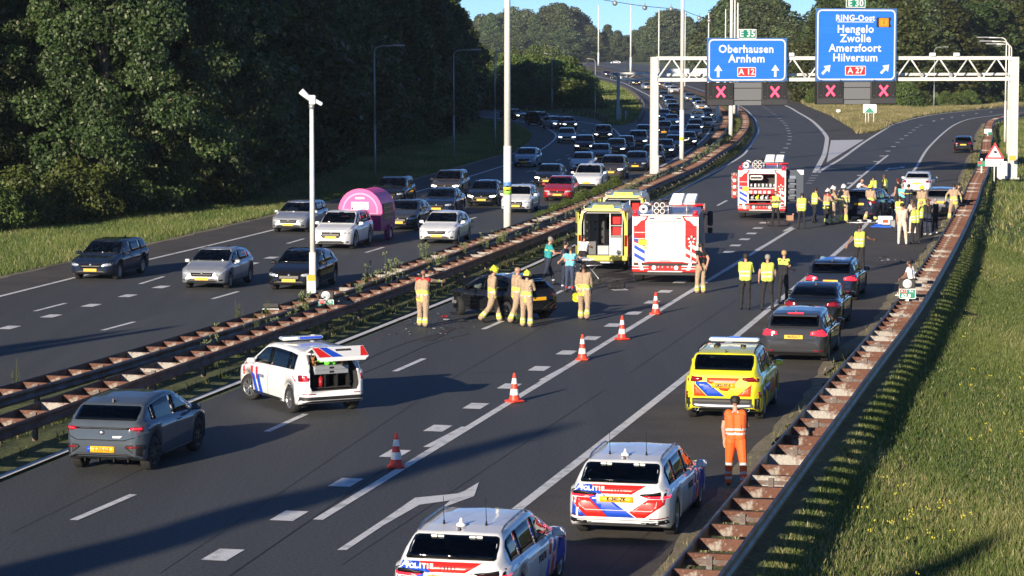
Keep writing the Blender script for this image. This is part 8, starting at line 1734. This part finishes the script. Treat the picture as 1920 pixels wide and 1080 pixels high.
person(1754, 438, -50, 'person in black looking at a phone, rightmost of the crowd before the rail', O_(CIV, top=C_BLK, bottom=C_BLK, hair=H_GR, short=False), dict(shL=35, elL=95, inL=.4, shR=35, elR=95, inR=.4, hp=25, abL=2, abR=2), 1.72, .018)
person(1788, 412, 14, 'firefighter in tan jacket leaning on the guard rail beside the silver-grey hatchback', O_(FF, hair=H_DK, bottom=C_TAN), dict(adL=40, elL=10, adR=35, elR=15, thL=-8, thR=18, abL=10, hp=14, lean=4), 1.88, .017)
person(1796, 404, 40, 'dark-haired person behind the firefighter who leans on the guard rail', O_(CIV, top=C_BLK, bottom=C_JEAN, hair=H_DK), dict(hp=10), 1.78, .020)

# ================================================================ THINGS ON THE ROAD
def thing_at(px_, py_, name, label, cat, rz=0, z=0): p = at(px_, py_); return empty(name, (p.x, p.y, z), rz, label=label, cat=cat)
r = thing_at(1155, 543, 'equipment_bag', 'black equipment bag on a pale board on the asphalt between wreck and fire engine', 'bag', .3); q = MB(); q.rbox((-.33, -.16, .04), (.33, .16, .26), .05); q.build('bag', C_BLK, r); q = MB(); q.path([(-.15, 0, .26), (-.1, 0, .34), (.1, 0, .34), (.15, 0, .26)], .015); q.build('handle', C_BLK, r); q = MB(); q.rbox((-.2, -.34, 0), (.36, .1, .03), .01); q.build('pale_board', M_ALU, r)
r = thing_at(1097, 527, 'stretcher', 'wheeled ambulance stretcher with white sheet below the open ambulance doors', 'stretcher', math.pi / 2 - R(-20)); q = MB(); q.rbox((-.95, -.28, .70), (.95, .28, .80), .03); q.build('mattress', C_BLK, r); q = MB(); q.rbox((-.3, -.3, .80), (.7, .3, .88), .04); q.build('white_sheet', C_WHT, r)
q = MB(); q.path([(-.95, -.3, .68), (.95, -.3, .68), (.95, .3, .68), (-.95, .3, .68), (-.95, -.3, .68)], .02); q.path([(-.8, -.28, .1), (.6, -.28, .66)], .018); q.path([(.8, -.28, .1), (-.6, -.28, .66)], .018); q.path([(-.8, .28, .1), (.6, .28, .66)], .018); q.path([(.8, .28, .1), (-.6, .28, .66)], .018); q.build('frame', M_ALU, r)
for x in (-.8, .8):
    for y in (-.28, .28): q = MB(); q.rev([(.001, -.02), (.08, -.02), (.08, .02), (.001, .02)], 12, 0, 'y', Matrix.Translation((x, y, .08))); q.build('castor', M_TYRE, r)
r = thing_at(1660, 421, 'medical_case', 'large white medical case with red label beside the blue mats', 'case', -.1); q = MB(); q.rbox((-.38, -.2, 0), (.38, .2, .44), .04); q.build('case', M_SWHITE, r); q = MB(); q.box((-.14, -.206, .10), (.14, -.2, .26)); q.build('red_label', M_ORV, r)
r = thing_at(1643, 426, 'blue_mat', 'folded blue mat left of the white medical case', 'mat'); q = MB(); q.rbox((-.3, -.25, 0), (.3, .2, .08), .03); q.rbox((-.1, -.1, .08), (.3, .2, .16), .03); q.build('mat', mat('blue_mat', (.02, .12, .6), .6), r)
r = thing_at(1660, 427, 'blue_mat', 'blue mat lying in front of the white medical case', 'mat'); q = MB(); q.rbox((-.32, -.12, 0), (.32, .2, .10), .03); q.build('mat', mat('blue_mat'), r)
r = thing_at(1676, 426, 'grey_box', 'small grey box with yellow side next to the white medical case', 'box'); q = MB(); q.rbox((-.18, -.2, 0), (.2, .2, .36), .03); q.build('box', M_GPOLE, r); q = MB(); q.box((.05, -.206, 0), (.2, -.2, .12)); q.build('yellow_side', M_YLV, r)
r = thing_at(1481, 413, 'cardboard_box', 'small brown cardboard box behind the man in front of the second fire engine', 'box', .2); q = MB(); q.box((-.15, -.15, 0), (.15, .15, .26)); q.build('box', mat('cardboard', (.42, .24, .14), .8), r); q = MB(); q.add([(.15, -.15, .26), (.15, .15, .26), (.19, .15, .36), (.19, -.15, .36)], [(0, 1, 2, 3)]); q.build('flap', mat('cardboard'), r)
r = thing_at(1622, 419, 'folded_stretcher', 'heap of black and white rescue gear lying behind the dark blue car', 'rescue gear', .1); rx = random.Random(2)
for k in range(9): q = MB(); c = V3(rx.uniform(-.8, .8), rx.uniform(-.25, .25), rx.uniform(.05, .2)); q.rbox(c - V3(.16, .1, .05), c + V3(.16, .1, .05), .03, 0, Matrix.Rotation(rx.uniform(-.6, .6), 4, 'Z')); q.build('strap_pack' if k % 2 else 'white_pad', C_BLK if k % 2 else C_WHT, r)
q = MB(); q.path([(-.9, -.2, .06), (.9, -.25, .06)], .03); q.path([(-.9, .2, .06), (.9, .25, .06)], .03); q.build('carrying_pole', M_ALU, r)
hp_ = spline([at(*p) for p in ((1431, 410), (1437, 418), (1440, 423), (1452, 425), (1475, 424), (1480, 419), (1470, 414), (1462, 409))], .3); q = MB(); q.path([V3(p.x, p.y, .03) for p in hp_], .025, 6); q.build('hose', M_BLK, None, label='thin black hose looping over the asphalt behind the second fire engine', cat='hose')

# ================================================================ PEOPLE INSIDE THE NEAREST ONCOMING CARS
DRV = []
def bust(k, shirt, hair, skin):
    pr = [(V3(0, .06, .05), V3(.0, .08, .42), .11, .13, 't'), (V3(0, -.06, .05), V3(.0, -.08, .42), .11, .13, 't'), (V3(0, .05, .46), V3(0, .18, .46), .08, .065, 't'), (V3(0, -.05, .46), V3(0, -.18, .46), .08, .065, 't'),
          (V3(0, .2, .45), V3(.14, .24, .22), .055, .045, 't'), (V3(.14, .24, .22), V3(.38, .14, .32), .042, .03, 's'), (V3(0, -.2, .45), V3(.14, -.24, .22), .055, .045, 't'), (V3(.14, -.24, .22), V3(.38, -.12, .32 if k % 2 else .2), .042, .03, 's'), (V3(.38, .14, .32), V3(.45, .13, .35), .035, .035, 's'), (V3(.38, -.12, .32 if k % 2 else .2), V3(.45, -.12, .34 if k % 2 else .2), .035, .035, 's'),
          (V3(0, 0, .48), V3(.02, 0, .6), .055, .05, 's'), (V3(.0, 0, .70), V3(.03, 0, .69), .09, .088, 's'), (V3(.04, 0, .66), V3(.05, 0, .62), .06, .045, 's'), (V3(.115, 0, .68), V3(.125, 0, .66), .012, .014, 's'), (V3(-.02, 0, .73), V3(.0, 0, .75), .094, .088, 'h'), (V3(.06, 0, -.02), V3(.4, .1, .02), .10, .08, 'p'), (V3(.06, 0, -.02), V3(.4, -.1, .02), .10, .08, 'p')]
    me = remeshed(pr, .024, 'body'); tagfaces(me, pr, lambda t: [(-9, 9, {'t': shirt, 's': skin, 'h': hair, 'p': C_JEAN}[t])]); return me
DRV = [bust(0, C_WHT, H_DK, M_SKIN), bust(1, C_NAVY, H_BR, M_SKIN), bust(2, C_TEAL, H_GR, M_SKIN), bust(3, C_BLK, H_BL, M_SKIN)]
rr2 = random.Random(8)
def ride(car, kind, who, k, side=1):
    B = SPEC[kind.split('+')[0]]; X = lambda u: B.L / 2 - u; ub = B.cowl + (B.L * .5 - B.cowl) * .98 + .12; M = Matrix.Translation(car.location) @ Matrix.Rotation(car.rotation_euler.z, 4, 'Z'); o = link('person', DRV[k % 4]); o.location = M @ V3(X(ub) + .12, side * .37, .60 + (.1 if kind[:3] in ('suv', 'mpv') else 0)); o.rotation_euler.z = car.rotation_euler.z; tag(o, who, 'person'); return o
NICK = {0: 'dark blue estate at far left', 1: 'silver hatchback at the left', 2: 'black hatchback behind the camera mast', 3: 'silver-grey estate beside the mast', 4: 'white car towing the pink trailer', 5: 'dark grey hatchback right of the trailer', 6: 'silver-white hatchback at the median', 7: 'black roof-railed car behind the trailer', 8: 'dark blue saloon behind it', 9: 'grey-brown car at the edge line', 10: 'black hatchback left of the tall mast', 11: 'small white car at the tall mast', 12: 'red hatchback', 13: 'big white car right of the red one', 14: 'black hatchback behind the red one', 17: 'brown crossover'}
for i, nk in NICK.items():
    car = CARS[i]; ride(car, T[i][2], 'driver behind the windscreen of the ' + nk, i)
    if i in (3, 5, 6, 9, 10, 12, 13, 17, 7): ride(car, T[i][2], 'front passenger in the ' + nk, i + 1, -1)
